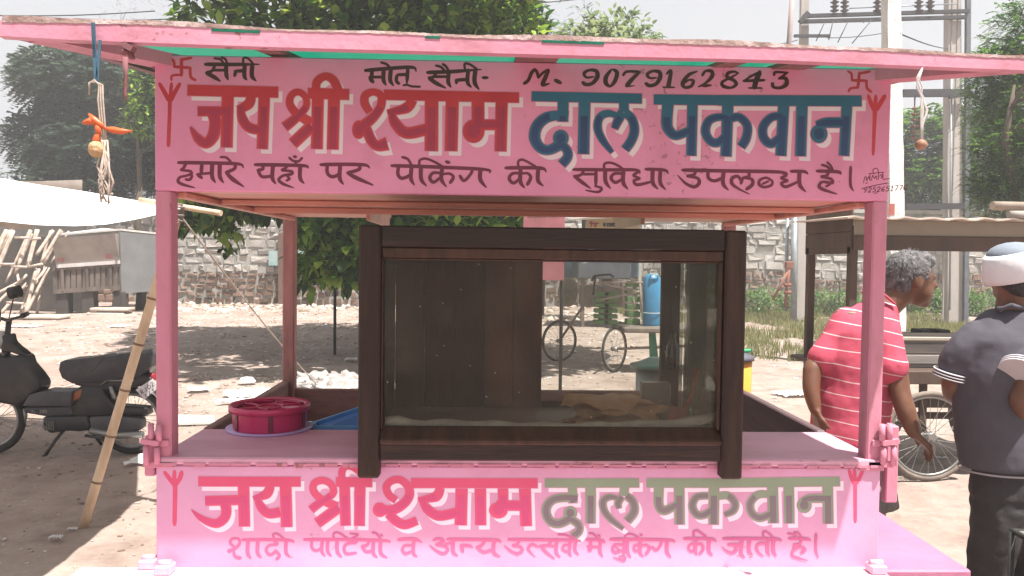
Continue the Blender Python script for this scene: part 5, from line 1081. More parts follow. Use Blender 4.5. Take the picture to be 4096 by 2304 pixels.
vs = []; hem = [aty(x,y,CAM.y+d) for x,y,d in ((-700,790,7.6),(-400,840,7.6),(-200,870,7.5),(0,878,7.5),(150,880,7.4),(330,876,7.3))]; hem2 = [p+Vector((0,.05,-.10)) for p in hem]
for i in range(21): q = lerp_list(hem, i/20); r_ = lerp_list(hem2, i/20); r_.z -= .02*math.sin(i)-(.10*(i/20)**3); vs += [q+Vector((0,0,.35)), q, r_]
b = MB(); b.add(vs, [(3*i+k,3*i+3+k,3*i+4+k,3*i+1+k) for i in range(20) for k in range(2)], True); b.build('back_flap', mat('beige_sheet', (.50,.43,.38), (.42,.36,.32), rough=.8, trans=.3), tp_)
for x, y in ((far[0].x, far[0].y),(near[0].x,near[0].y)): MB().tube([(x,y,0),(x,y,far[0].z if y>3 else near[0].z)], .025).build('support_pole', BAM, tp_)

# moped, seen from its side
MY = CAM.y+6.5
MBK = mat('moped_black', (.018,.017,.019), (.028,.026,.028), rough=.35, scale=5, dirt=(.14,.11,.09), damt=.35, bump=.03)
SEAT = mat('seat_vinyl', (.028,.027,.033), (.04,.038,.044), rough=.36, scale=8, dirt=(.16,.14,.14), damt=.35)
GREYP = mat('moped_grey', (.07,.068,.075), (.045,.042,.048), rough=.4)
def Q(zx, zy, dy=0): p = aty(zx/2.07, 1200+zy/2.07, MY); return Vector((p.x, p.y+dy, p.z))
mc0 = Q(520,1100); mo = thing('moped', 'dark step through moped parked on its stand in the shade of the tarpaulin', 'moped', (mc0.x, MY, 0))
def zz(zx, zy): return Q(zx,zy)
RW = .272; rw = Q(1090,880); fw = Q(-75,900); rw.z = RW; fw.z = RW
w1 = wheel(rw, RW, mo, nsp=30, name='wheel', tw=.026); w2 = wheel(fw, RW, mo, nsp=30, name='wheel', tw=.026)
def plate(pts_, half, name, matl, parent=mo, dy=0, bev=None):
    b = MB(); P = [Q(*p)+Vector((0,-half+dy,0)) for p in pts_]; b.slab(P, (0,2*half,0)); o = b.build(name, matl, parent)
    mod = o.modifiers.new('bevel','BEVEL'); mod.width = bev or half*.45; mod.segments = 3; mod.limit_method = 'ANGLE'; o.data.polygons.foreach_set('use_smooth', [True]*len(o.data.polygons)); return o
plate([(548,560),(560,500),(600,482),(760,470),(905,450),(915,458),(1060,432),(1200,418),(1285,440),(1292,540),(1200,620),(1000,640),(830,665),(660,675),(575,630)], .115, 'seat', SEAT, bev=.04)
b = MB(); b.tube([Q(918,455,-.117),Q(880,500,-.118),Q(830,560,-.118),Q(815,580,-.118)], .004); b.build('seat_piping', GREYP, mo)
plate([(-120,480),(0,430),(90,470),(235,440),(262,520),(330,600),(382,670),(378,735),(300,800),(200,870),(110,850),(0,830),(-120,700)], .10, 'leg_shield', MBK, bev=.04)
plate([(245,860),(300,770),(400,738),(650,742),(640,865)], .11, 'footboard', GREYP, bev=.01)
plate([(200,880),(640,872),(640,960),(430,960),(250,930)], .045, 'frame', GREYP, bev=.01)
plate([(600,830),(640,740),(720,690),(880,690),(900,760),(980,860),(1240,880),(1250,950),(1000,950),(640,960)], .07, 'side_cover', MBK, bev=.02)
plate([(640,690),(660,660),(830,650),(1000,630),(1210,600),(1290,640),(1250,690),(1130,720),(1010,760),(900,740),(760,720)], .07, 'under_seat', MBK, bev=.02)
plate([(1180,640),(1290,600),(1300,660),(1230,690)], .05, 'tail_light', mat('tail_red', (.25,.02,.03), rough=.3), bev=.015)
plate([(610,800),(650,750),(720,720),(700,800),(640,835)], .075, 'side_reflection', mat('reflected_orange', (.30,.09,.04), rough=.3), bev=.01)  # orange reflection on the side panel, built as a raised patch
plate([(400,950),(760,940),(800,1060),(690,1075),(600,1068),(450,1090),(395,1030)], .08, 'engine', MBK, bev=.02)
plate([(780,950),(1000,940),(1215,960),(1222,1040),(1150,1085),(980,1095),(800,1060)], .05, 'chain_cover', GREYP, bev=.02, dy=-.05)
b = MB()
for k in range(5): b.bbox(Q(430+k*14,985,-.09),Q(437+k*14,1060,.09),.003)
b.build('cooling_fins', STEEL, mo)
b = MB(); b.tube([Q(410,960,-.06),Q(395,1010,-.08),Q(430,1060,-.08)], .012); b.build('exhaust_pipe', STEEL, mo); b = MB(); b.tube([Q(800,1060,-.1),Q(1000,1100,-.1),Q(1230,1090,-.1)], .028); b.build('silencer', STEEL, mo)
P = []; P2 = []
for k in range(13):
    a = math.radians(15+k*12); P.append((rw.x+math.cos(a)*(RW+.035), rw.z+math.sin(a)*(RW+.035)))
b = MB(); vs = [(x, rw.y+s, z) for x, z in P for s in (-.06,.06)]; b.add(vs, [(2*i,2*i+1,2*i+3,2*i+2) for i in range(12)], True); o = b.build('mudguard', MBK, mo); o.modifiers.new('s','SOLIDIFY').thickness = .004
P = [(fw.x+math.cos(math.radians(20+k*12))*(RW+.03), fw.z+math.sin(math.radians(20+k*12))*(RW+.03)) for k in range(12)]
b = MB(); vs = [(x, fw.y+s, z) for x, z in P for s in (-.055,.055)]; b.add(vs, [(2*i,2*i+1,2*i+3,2*i+2) for i in range(11)], True); o = b.build('mudguard', MBK, mo); o.modifiers.new('s','SOLIDIFY').thickness = .004
b = MB(); b.tube([Q(-75,900,-.07),Q(0,600,-.07),Q(55,430,-.03)], .016); b.tube([Q(-75,900,.07),Q(0,600,.07),Q(55,430,.03)], .016); b.tube([Q(195,860),Q(210,960),Q(200,1060)], [.014,.018,.004]); b.build('fork', STEEL, mo)
b = MB(); b.tube([Q(55,430),Q(62,290),Q(75,165)], .022); b.tube([Q(40,150,.28),Q(60,160,.1),Q(90,165,-.05),Q(150,120,-.28)], .013); b.tube([Q(45,150,.05),Q(60,60,.06),Q(75,-20,.06)], .005); b.build('handlebar', MBK, mo)
b = MB(); b.tube([Q(135,150,-.24),Q(210,72,-.36)], .021, n=10); b.tube([Q(38,150,.24),Q(10,140,.36)], .021, n=10); b.build('grip', MBK, mo)
plate([(38,290),(105,275),(120,340),(160,380),(245,445),(230,470),(120,430),(35,430)], .05, 'headlamp_cowl', MBK, bev=.02)
b = MB(); b.ball(Q(0,330,0), .075); b.build('headlight', mat('lamp_lens', (.45,.45,.45), rough=.15), mo)
b = MB(); mp_ = Q(60,-60,.1); b.tube([mp_-Vector((.04,0,.01)),mp_+Vector((.04,.01,.01))],[.05,.05],n=14); b.build('mirror', MBK, mo)
b = MB(); b.tube([Q(555,1070,-.05),Q(530,1130,-.13),Q(488,1235,-.2)], .013); b.bar(Q(470,1238,-.2),Q(505,1232,-.2),.03,.012); b.build('stand_leg', MBK, mo); b = MB(); b.tube([Q(700,1075,.06),Q(720,1160,.14),Q(740,1240,.2)], .013); b.build('stand_leg', MBK, mo)
b = MB(); b.tube([Q(760,1100,-.1),Q(900,1110,-.14),Q(960,1150,-.14)], .012); b.tube([Q(980,1150,-.14),Q(1000,1150,-.2)], .016); b.build('footrest', MBK, mo)
b = MB(); b.tube([Q(880,690,-.09),Q(930,650,-.09),Q(1150,650,-.09)], .009); b.tube([Q(990,800,-.09),Q(960,700,-.09)], .018); b.tube([Q(1000,960,-.09),Q(1110,720,-.09)], .016); b.build('shock_absorber', STEEL, mo)
NP = mat('number_plate', (.60,.56,.58), rough=.5, bump=0)
npq = [(1182,722),(1318,632),(1372,700),(1252,800)]; b = MB(); P = [Q(*p)+Vector((0,-.13,0)) for p in npq]; b.slab(P, (0,.006,0)); plt = b.build('number_plate', NP, mo)
TXT = mat('black_print', (.03,.03,.035), rough=.6, bump=0)
def textquad(txt, P00, P10, P01, parent, h=14., w=1.6, name='lettering', rows=1, matl=TXT, x=0, y=0, off=.003, chars=None):
    """stroke letters inside a parallelogram in space"""
    b = MB(); ex = (Vector(P10)-Vector(P00)); ey = (Vector(P01)-Vector(P00)); N_ = ex.cross(ey).normalized(); 
    if (CAM-Vector(P00)).dot(N_) < 0: N_ = -N_
    k = 1/(len(txt)*12.5 if chars is None else chars*12.5)
    for i, chh in enumerate(txt):
        for st in DIG[chh]:
            for (a0,b0),(a1,b1) in zip(st[:-1], st[1:]):
                p = Vector(P00)+ex*((x+i*12.5+a0)*k)+ey*((y+b0)/14); q = Vector(P00)+ex*((x+i*12.5+a1)*k)+ey*((y+b1)/14); b.bar(p+N_*off, q+N_*off, w*ex.length*k, .001, up=N_)
    if b.v: return b.build(name, matl, parent)
TXT3 = mat('light_print', (.5,.48,.48), rough=.5, bump=0)
textquad('RJ02', Q(1215,730,-.134), Q(1325,650,-.134), Q(1236,760,-.134), plt)
textquad('S61', Q(1255,765,-.134), Q(1335,705,-.134), Q(1272,795,-.134), plt)
textquad('XL 100', Q(288,897,-.047), Q(420,900,-.047), Q(288,922,-.047), mo, matl=TXT3)

# stalls shed at the back left
KY = CAM.y+22
def K(zx, zy, dy=0): p = aty(zx/2.414, 800+zy/2.414, KY); return Vector((p.x, p.y+dy, p.z))
SHEET = mat('dusty_tin_sheet', (.38,.33,.30), (.27,.235,.215), rough=.7, scale=2, dirt=(.28,.22,.18), damt=.5, dscale=1.5); GSH = mat('grey_side_sheet', (.19,.19,.20), (.15,.15,.155), rough=.7, scale=2)
SLT = mat('grey_timber', (.19,.15,.13), (.09,.075,.065), rough=.85, scale=4, stretch=(1,1,.3))
kp = K(850,1040); ks = thing('closed_kiosk', 'small closed wooden kiosk with tin flap and grey side wall, beside the bamboo', 'kiosk', (kp.x,KY,0))
MB().slab([K(540,370,-.25),K(1150,330,-.25),K(1165,600,-.03),K(556,645,-.03)], (0,.02,0)).build('flap', SHEET, ks)
MB().bar(K(560,640,-.06),K(1165,598,-.06),.06,.10).build('flap_edge', mat('pale_strip', (.6,.56,.55)), ks)
for px, py in ((570,605),(1145,570)): p = K(px,py,-.1); MB().bbox(p-Vector((.03,.03,.05)),p+Vector((.03,.0,.05)),.01).build('padlock', STEEL, ks)
for a_, c_ in (((595,560),(672,602)),((1060,520),(1135,568))): MB().slab([K(a_[0],a_[1],-.29+.0),K(c_[0],a_[1],-.29),K(c_[0],c_[1],-.255),K(a_[0],c_[1],-.255)],(0,.003,0)).build('red_patch', mat('red_patch_paint', (.36,.18,.18)), ks)
MB().slab([K(518,655),K(1160,610),K(1165,850),K(535,895)], (0,1.0,0)).build('body', mat('dark_inside', (.10,.08,.07)), ks)
for k in range(11):
    x0 = 520+k*58+random.uniform(-4,4); w = 40+random.uniform(-6,6); y0 = 660-(x0-520)*.07; MB().slab([K(x0,y0,-.03),K(x0+w,y0-3,-.03),K(x0+w,y0+225,-.03),K(x0,y0+228,-.03)], (0,.025,0)).build('plank', SLT, ks)
for (a_,c_) in (((518,665),(1160,620)),((530,885),(1165,842))): MB().bar(K(*a_,-.05),K(*c_,-.05),.04,.12).build('rail', SLT, ks)
for xx in (612,850,1075): MB().bar(K(xx,660,-.06),K(xx+8,880,-.06),.07,.04).build('stile', SLT, ks)
MB().slab([K(1160,300,0),K(1450,325,1.4),K(1462,885,1.4),K(1180,905,0)], (-.03,0,0)).build('side_sheet', GSH, ks)
MB().slab([K(545,345,0),K(1165,295,0),K(1455,330,1.4),K(760,270,1.4)], (0,0,.05)).build('roof', mat('pale_roof_sheet', (.62,.58,.56)), ks)
MB().slab([K(560,360,.02),K(1155,300,.02),K(1160,620,.02),K(556,645,.02)], (0,.02,0)).build('upper_front', SHEET, ks)
for xx in (597,845,1140): 
    p = K(xx,900); MB().bbox((p.x-.16,p.y-.02,0),(p.x+.16,p.y+.3,p.z+.05),.02).build('leg', mat('dark_leg', (.07,.06,.055)), ks)
for i_,(a_,c_) in enumerate((((1010,905),(1075,965)),((1080,905),(1140,965)),((1060,858),(1120,900)))): 
    p = K(*a_,-.4); q = K(*c_,-.4); o = MB().bbox((p.x,p.y,q.z),(q.x,p.y+.15,p.z),.02).build('stone_block', BST); tag(o, ['left lower block of the little stone pile by the kiosk leg','right lower block of the little stone pile by the kiosk leg','top block of the little stone pile by the kiosk leg'][i_], 'stone', 'stone blocks piled by the kiosk')
p = K(935,1000,-.6); 
for k, (dx, dz) in enumerate(((0,.0),(.08,.12))): o = MB().bbox((p.x+dx,p.y,dz),(p.x+dx+1.0,p.y+.5,dz+.09),.03).build('stone_slab', GRAVEL); tag(o, ['lower flat stone slab on the ground before the kiosk','upper flat stone slab on the ground before the kiosk'][k], 'stone slab', 'flat slabs before the kiosk')
# bamboos
bl = [((20,285),(-90,650)),((70,290),(-60,700)),((100,290),(-20,760)),((130,290),(-5,800)),((205,295),(60,800)),((225,320),(150,710)),((150,300),(0,880)),((60,560),(-20,900)),
 ((355,295),(320,640)),((390,290),(380,650)),((415,290),(400,650)),((440,295),(420,640)),((520,295),(440,530)),((545,295),(450,610)),((575,295),(480,610)),((610,290),(500,600)),
 ((300,660),(270,970)),((330,660),(300,970)),((375,665),(330,985)),((410,670),(400,1030)),((460,655),(430,800)),((510,650),(430,970)),((300,720),(190,900)),((290,800),(200,1000)),((240,785),(30,930)),((145,710),(245,790)),((280,830),(140,1040)),((350,640),(370,980))]
for k,(a_,c_) in enumerate(bl):
    dd = random.uniform(-.5,.3); p = K(*a_,dd+.2); q = K(*c_,dd-.2); 
    if c_[1] > 850: q = q+(q-p)*((q.z-.02)/(max(.1,p.z-q.z)))
    o = bamboo(p, q, random.uniform(.030,.048), BAMG, nodes=7)
    OR = ['first','second','third','fourth','fifth','sixth','seventh','eighth','ninth','tenth','eleventh','twelfth']
    g3 = 0 if k < 8 else (1 if k < 16 else 2); kk = k-(0,8,16)[g3]
    tag(o, (OR[kk]+' pole from the left in the slanting row at the far left edge', OR[kk]+' from the left among the upper bound poles beside the kiosk', OR[kk]+' among the lower and fallen bamboo poles at the kiosk side')[g3], 'bamboo pole', 'bamboo poles stacked beside the closed kiosk')
for kx,(a_,c_) in enumerate((((300,372),(440,372)),((270,640),(420,645)),((225,975),(385,985)),((130,618),(300,618)),((460,390),(540,375)),((420,645),(560,615)))): o = bamboo(K(*a_,-.75),K(*c_,-.75),.032,BAMG,nodes=2); tag(o, ['top left bamboo cross piece of the bundle','middle bamboo cross piece of the bundle','lowest bamboo cross piece near the ground','bamboo cross piece sticking out left of the bundle','top right cross piece next to the tin flap','middle right cross piece next to the kiosk slats'][kx], 'bamboo pole', 'cross pieces binding the bamboo bundle')
p = K(440,1072,-2.0); o = MB().bbox((p.x-1.5,p.y,0),(p.x+1.4,p.y+.6,.09),.03).build('stone_slab', GRAVEL); tag(o, 'long pale stone slab lying on the ground before the bamboo', 'stone slab')
# half-seen shed behind, dark
a = K(0,290,1.6); c = K(560,900,1.6); o = MB().box((a.x-3,a.y,0),(c.x,a.y+.1,2.1)).build('shed_wall', mat('dark_shed', (.08,.065,.057), (.04,.034,.03), scale=2)); tag(o, 'dark shed wall behind the bamboo bundle', 'shed')

# ------------------------------------------------------------------ middle back: dark stall, mirrored sign, sign stall, tricycle
DST = mat('black_tin', (.018,.018,.017), (.03,.03,.028), rough=.7)
Y1 = CAM.y+13.2; a = aty(1245,905,Y1); c = aty(2080,1138,Y1)
ds = thing('dark_stall', 'black tin stall box on thin legs under the leafy tree branches', 'stall', ((a.x+c.x)/2,Y1,0))
MB().bbox((a.x,Y1,c.z),(c.x,Y1+1.6,a.z+.75),.02).build('body', DST, ds); MB().bbox((a.x-.1,Y1-.12,c.z-.04),(c.x,Y1-.01,c.z),.01).build('shelf', mat('grey_shelf', (.22,.2,.18)), ds)
for px in (1340, 1700, 2060): p = aty(px,1150,Y1+.1); MB().tube([(p.x,Y1+.1,0),(p.x,Y1+.1,c.z-.04)], .025).build('leg', DST, ds)
Y2 = CAM.y+9.0; a = aty(2094,800,Y2); c = aty(2256,1122,Y2)
pk = thing('mirrored_sign', 'mirror image of the pink cart sign, built as a board behind the case top', 'sign board', ((a.x+c.x)/2,Y2,0))  # reflection of the cart sign, built as a solid board
MB().bbox((a.x,Y2,c.z),(c.x,Y2+.03,a.z),.004).build('board', mat('mirrored_sign_pink', (.30,.105,.12), (.22,.08,.09), rough=.6), pk)
MB().tube([(a.x+.02,Y2+.06,0),(a.x+.02,Y2+.06,a.z+.2)], .02).build('post', DST, pk); MB().tube([(c.x-.02,Y2+.06,0),(c.x-.02,Y2+.06,a.z+.2)], .02).build('post', DST, pk)
b = MB(); Zi = Zoom(0,0,1)
for (Z_, P, w, md) in digits(Zi, '3482619709', 2112, 852, 14, 3.2, mirror=True):
    for i in range(len(P)-1): p = aty(P[i][0],P[i][1],Y2-.004); q = aty(P[i+1][0],P[i+1][1],Y2-.004); b.bar(p, q, .009, .002, up=(0,1,0))
b.build('lettering', TXT, pk)
b = MB()
for k in range(6): 
    px = 2105+k*24; b.bar(aty(px,836,Y2-.004),aty(px+16,838,Y2-.004),.012,.002,up=(0,1,0)); b.bar(aty(px+10,832,Y2-.004),aty(px+8,846,Y2-.004),.010,.002,up=(0,1,0))
b.build('lettering', TXT, pk)
# yellow sign stall
Y3 = CAM.y+19; a = aty(2345,866,Y3); c = aty(2552,1010,Y3); sg_ = thing('sign_stall', 'distant food stall with tin roof and cream sign board lettered in Hindi', 'stall', ((a.x+c.x)/2,Y3,0))
MB().bbox((a.x,Y3,aty(2400,912,Y3).z-.15),(c.x,Y3+.04,a.z),.01).build('sign', mat('cream_sign', (.52,.40,.22), (.45,.34,.2), rough=.6), sg_)
MB().slab([aty(2290,882,Y3-.6),aty(2600,862,Y3-.6),aty(2580,845,Y3+1.4),aty(2330,860,Y3+1.4)],(0,0,.04)).build('roof', mat('rusty_roof', (.35,.30,.27), (.2,.16,.14), scale=3), sg_)
MB().bbox((c.x+.01,Y3-.02,0),(c.x+.09,Y3+.06,a.z+.1),.01).build('post', mat('pale_post', (.5,.48,.45)), sg_); MB().bbox((a.x-.1,Y3-.02,0),(a.x-.01,Y3+.06,a.z+.1),.01).build('post', SLT, sg_)
MB().bbox((a.x,Y3+.1,.5),(c.x,Y3+1.3,1.0),.02).build('counter', SLT, sg_)
def sstroke(segs, matl, px0, py0, s, w=.035):
    b = MB()
    for st in segs:
        for (a0,b0),(a1,b1) in zip(st[:-1],st[1:]): b.bar(aty(px0+a0*s,py0+b0*s,Y3-.006),aty(px0+a1*s,py0+b1*s,Y3-.006),w,.003,up=(0,1,0))
    b.build('lettering', matl, sg_)
SGL = Zoom(2100,780,2.337)
def sz(L): return [[SGL(p) for p in st] for st in L]
sstroke(sz([[(600,265),(690,265)],[(625,265),(615,295)],[(665,265),(660,300)],[(610,245),(625,262)],[(640,280),(655,290)]]), mat('red_letter', (.35,.05,.04)), 0,0,1)
sstroke(sz([[(728,272),(755,272)],[(742,258),(742,298)],[(732,285),(752,285)],[(760,268),(845,266)],[(768,270),(765,290),(775,295)],[(785,268),(785,298)],[(800,268),(800,296)],[(812,262),(812,294)],[(828,268),(820,290),(840,292)],[(843,266),(843,295)],
  [(852,258),(935,254)],[(865,258),(858,280),(872,285),(862,300)],[(885,256),(885,300)],[(905,256),(905,298)],[(890,240),(902,254)],[(915,275),(922,295)],[(930,255),(928,295)],
  [(945,250),(1032,246)],[(955,252),(952,280),(968,272)],[(972,250),(972,296)],[(990,250),(988,275),(1002,285),(990,296)],[(1020,248),(1010,270),(1028,292)],[(1008,235),(1020,247)]]), TXT, 0,0,1,.03)
# tricycle cart with its load
Y4 = CAM.y+11.5; T0 = aty(2450,1372,Y4)
def G(px, py, dy=0): p = aty(px, py, Y4); return Vector((p.x,p.y+dy,p.z))
tc_ = thing('tricycle_cart', 'old cargo tricycle with large spoked wheel seen through the case glass', 'tricycle', (G(2500,1300).x,Y4,0)); RU = mat('pale_rusty_steel', (.30,.25,.21), (.18,.14,.12), rough=.7)
wc = G(2460,1285); R3 = .33; wheel((wc.x,Y4,R3), R3, tc_, rot=.85, nsp=20, rm=RU, tw=.018); wheel((wc.x+1.35,Y4+.6,R3), R3, tc_, rot=.85, nsp=20, rm=RU, tw=.018); wheel((wc.x-.7,Y4+1.1,R3), R3, tc_, rot=.5, nsp=20, rm=RU, tw=.018)
MB().bbox((wc.x+.1,Y4-.15,.58),(wc.x+1.6,Y4+.9,.66),.02).build('platform', SLT, tc_)
b = MB()
for (p,q) in ((G(2395,1130),G(2560,1170)),(G(2560,1130),G(2565,1250)),(G(2490,1130),G(2495,1230)),(G(2400,1200),G(2560,1165)),(G(2530,1190),G(2540,1230)),(G(2395,1130),G(2570,1130))): b.tube([p,q],.018,n=6)
b.tube([(wc.x,Y4,R3),(wc.x+1.35,Y4+.6,R3)],.02); b.tube([(wc.x-.7,Y4+1.1,R3),G(2400,1150,.4)],.02); b.build('frame', RU, tc_)
b = MB(); b.tube([G(2370,1125,.1),G(2380,1105,.1),G(2410,1100),G(2440,1098),G(2455,1108)], .016); b.tube([G(2385,1105,.1),G(2380,1180,.2)],.016); b.build('handlebar', DST, tc_)
b = MB(); p = G(2570,1000,.3); b.bbox((G(2340,1,0).x,Y4+.35,G(2400,1118).z),(G(2562,1,0).x,Y4+1.1,G(2400,1050).z),.02); o = b.build('grey_crate', mat('blue_grey_box', (.26,.29,.32), (.2,.22,.25))); tag(o, 'blue grey metal box loaded on the tricycle behind the glass', 'box')
b = MB(); b.bbox((G(2330,1,0).x-.1,Y4+1.2,G(2400,1118).z),(G(2640,1,0).x,Y4+1.9,G(2400,990).z),.02); o = b.build('steel_box', mat('steel_blue_box', (.17,.23,.28), (.13,.17,.2))); tag(o, 'large steel blue metal box standing behind the grey one on the tricycle', 'metal box')
c0 = G(2620,1160,.2); r = G(2655,1160).x-G(2620,1160).x; jc = thing('jerry_can', 'tall sky blue plastic jerry can with handle on the tricycle', 'jerry can', (c0.x,c0.y,.66))
BLJ = mat('sky_blue_plastic', (.05,.22,.40), (.04,.18,.34), rough=.35, bump=0); zt2 = G(2620,1096,.2).z
b = MB(); b.rings([(c0.x,c0.y,.66,r,r*.8),(c0.x,c0.y,.68,r*1.05,r*.85),(c0.x,c0.y,zt2-.08,r*1.05,r*.85),(c0.x,c0.y,zt2,r*.6,r*.5)], n=20); b.build('body', BLJ, jc)
b = MB(); b.tube([(c0.x-.06,c0.y-.1,zt2-.06),(c0.x-.05,c0.y-.13,zt2-.01),(c0.x+.05,c0.y-.13,zt2-.01),(c0.x+.06,c0.y-.1,zt2-.06)],.012); b.build('handle', mat('pale_blue_handle', (.3,.5,.6)), jc); MB().torus((c0.x,c0.y,.85), r*1.05,.006,'z').build('band', mat('white_band', (.6,.62,.62)), jc)
LIME = mat('lime_crate', (.10,.20,.07), (.08,.16,.06), rough=.5)
for k,(px,py0,py1) in enumerate(((2572,1120,1215),(2440,1165,1195),(2478,1165,1195))):
    b = MB(); x = G(px,1,0).x; z0 = .665 if k==0 else .665; b0 = G(px,py0).z
    for j in range(6): zz_ = z0+(b0-z0)*j/6; b.bbox((x-.10,Y4+.30,zz_),(x+.10,Y4+.5,zz_+(b0-z0)/6*.7),.004)
    o = b.build('plastic_crate', LIME); tag(o, ['tall lime green slatted crate beside the blue jerry can','left low lime crate on the tricycle platform','right low lime crate on the tricycle platform'][k], 'crate', 'lime crates on the tricycle')
p = gnd(2290,1290); o = MB().ball((p.x,p.y+1.2,.75),(.28,.25,.42)).build('sack', mat('dirty_sack', (.20,.17,.12), (.10,.085,.06), scale=3, rough=.9)); tag(o, 'mottled brown sack hung beside the tricycle wheel', 'sack')
b = MB(); p = gnd(2610,1480); b.bar((p.x,p.y,0),(p.x-.05,p.y,.95),.07,.03); b.bar((p.x+.08,p.y+.02,0),(p.x-.03,p.y+.02,.9),.05,.03); o = b.build('green_plank', mat('dark_green_paint', (.03,.17,.10))); tag(o, 'dark green painted plank leaning beside the metal can', 'plank')

# litter one can point at
def sheet(px, py, w, l, lab, cat, matl=PAPER, h=.012, rot=0, n=10, name='paper_sheet', cone=0):
    p = gnd(px, py); vs = []; 
    for j in range(n+1):
        for i in range(n+1):
            u = (i/n-.5)*w*(1+.12*math.sin(j*1.9)); v = (j/n-.5)*l*(1+.1*math.sin(i*2.3)); r_ = math.hypot(i/n-.5, j/n-.5)*2
            vs.append((p.x+u*math.cos(rot)-v*math.sin(rot), p.y+u*math.sin(rot)+v*math.cos(rot), .02+h*abs(math.sin(i*1.3+j*.9))+cone*max(0,1-r_)+float(gh(p.x,p.y))))
    b = MB(); b.add(vs, [(j*(n+1)+i,j*(n+1)+i+1,(j+1)*(n+1)+i+1,(j+1)*(n+1)+i) for j in range(n) for i in range(n)], True); o = b.build(name, matl); tag(o, lab, cat); return o
WPAP = mat('white_paper', (.78,.76,.75), (.7,.67,.66), rough=.8, bump=0, trans=.2)
def plate_(px, py, r, lab, cone=.0):
    p = gnd(px, py); b = MB(); b.rings([(p.x,p.y,.02,r*.7,r*.7),(p.x,p.y,.03,r,r),(p.x,p.y,.033,r*.98,r*.98),(p.x,p.y,.024+cone,r*.66,r*.66),(p.x,p.y,.024+cone*1.2,.001,.001)], n=20, cap=False); o = b.build('paper_plate', WPAP); tag(o, lab, 'plate')
plate_(795,1565,.13,'white disposable plate lying flat on the soil left of the back post'); plate_(988,1537,.11,'white upturned plate on a small heap near the back left post', .06)
sheet(3170,1588,.42,.30,'crumpled white paper sheet on bare ground near the striped shirt man','paper',WPAP,.03,.3)
sheet(480,1310,.34,.5,'white paper scrap on the sunny ground behind the moped seat','paper',WPAP,.03); sheet(90,1300,.7,.5,'pale sheet on sunny ground above the moped handlebar','paper',WPAP,.02)
sheet(1405,1448,.16,.2,'small black and white wrapper on the shaded ground beside the dark frame','wrapper',WPAP,.05); sheet(1000,1590,.5,.5,'torn paper pieces round the soil heap by the back left post','paper',WPAP,.05,.5)
sheet(980,1620,.55,.16,'long torn paper strip beside the left side plank','paper',WPAP,.04,.2); sheet(670,1850,.001+.5,.35,'pale torn paper on shaded ground left of the cart','paper',WPAP,.02)
sheet(225,2165,.06,.04,'small white paper scrap in the shade near the bamboo foot','paper',WPAP,.02); sheet(290,2130,.05,.02,'pinkish paper sliver beside the bamboo foot','paper',WPAP,.015)
PLB = mat('thin_white_plastic', (.60,.57,.55), (.36,.31,.29), rough=.35, trans=.3, scale=8, bump=.5, bscale=25)
for k,(px,py,s,lab) in enumerate(((1265,1560,.32,'large crumpled white plastic bag in the litter heap behind the back post'),(1385,1555,.30,'second white plastic bag next to the dark case edge'),(1335,1600,.34,'low crushed plastic bag in front of the heap'))):
    p = gnd(px, py); b = MB(); b.ball((p.x,p.y,s*.25),(s,s*.7,s*.38),n=28,m_=18); vs = []
    for v in b.v:
        d = Vector(v)-Vector((p.x,p.y,s*.25)); n_ = 1+.30*math.sin(d.x*27+k*2)*math.sin(d.y*41+2)+.2*math.sin(d.z*70+d.x*33)+random.uniform(-.07,.07); vs.append((p.x+d.x*n_, p.y+d.y*n_, max(.01, s*.25+d.z*n_)))
    b.v = vs; o = b.build('plastic_bag', PLB); tag(o, lab, 'plastic bag', 'plastic bags littering the ground behind the cart')
p0 = gnd(710,1690); P = [gnd(685,1705),gnd(980,1668),gnd(985,1695),gnd(690,1718)]
o = MB().slab([v+Vector((0,0,.02)) for v in (gnd(640,1712),gnd(860,1705),gnd(855,1680),gnd(640,1672))], (0,0,.02)).build('cement_slab', mat('pale_cement', (.62,.58,.54), (.5,.46,.42), rough=.9)); tag(o, 'pale cement slab on the ground seen over the left side of the counter', 'slab')
# ------------------------------------------------------------------ right: second cart, poles, people
CONC = mat('pole_concrete', (.46,.42,.39), (.34,.31,.29), rough=.9, scale=3, stretch=(1,1,.25), dirt=(.2,.18,.16), damt=.5, bump=.3, bscale=20)
WHW = mat('flaking_whitewash', (.74,.72,.70), (.64,.61,.59), rough=.95, scale=5, bump=1.0, bscale=16, dirt=(.42,.36,.34), damt=.6, dscale=6)
STL = mat('galvanised_pipe', (.30,.33,.35), (.22,.24,.26), rough=.5, metal=.4)
hp = thing('power_pole', 'double concrete power pole frame with dark crossarms and insulators at the upper right', 'power pole', (aty(3500,1200,CAM.y+21.5).x,CAM.y+21.5,0))
YP = CAM.y+21.5
def PP(px, py, dy=0): p = aty(px, py, YP); return Vector((p.x,p.y+dy,p.z))
def pole(t, bpx, w0, w1, matl, par, Y=YP, name='pole', top=-60):
    a = aty(t[0], top, Y); c = aty(bpx[0], bpx[1], Y); c.z = -.1; s = lambda p, w: [(p.x-w/2,Y,p.z),(p.x+w/2,Y,p.z),(p.x+w/2,Y+w*.7,p.z),(p.x-w/2,Y+w*.7,p.z)]
    b = MB(); vs = s(c,w1)+s(a,w0); b.add(vs, [(0,1,2,3),(7,6,5,4),(0,4,5,1),(1,5,6,2),(2,6,7,3),(3,7,4,0)]); return b.build(name, matl, par)
pole((3222,0),(3208,1245),.20,.27,CONC,hp); pole((3820,0),(3822,1262),.34,.42,CONC,hp)
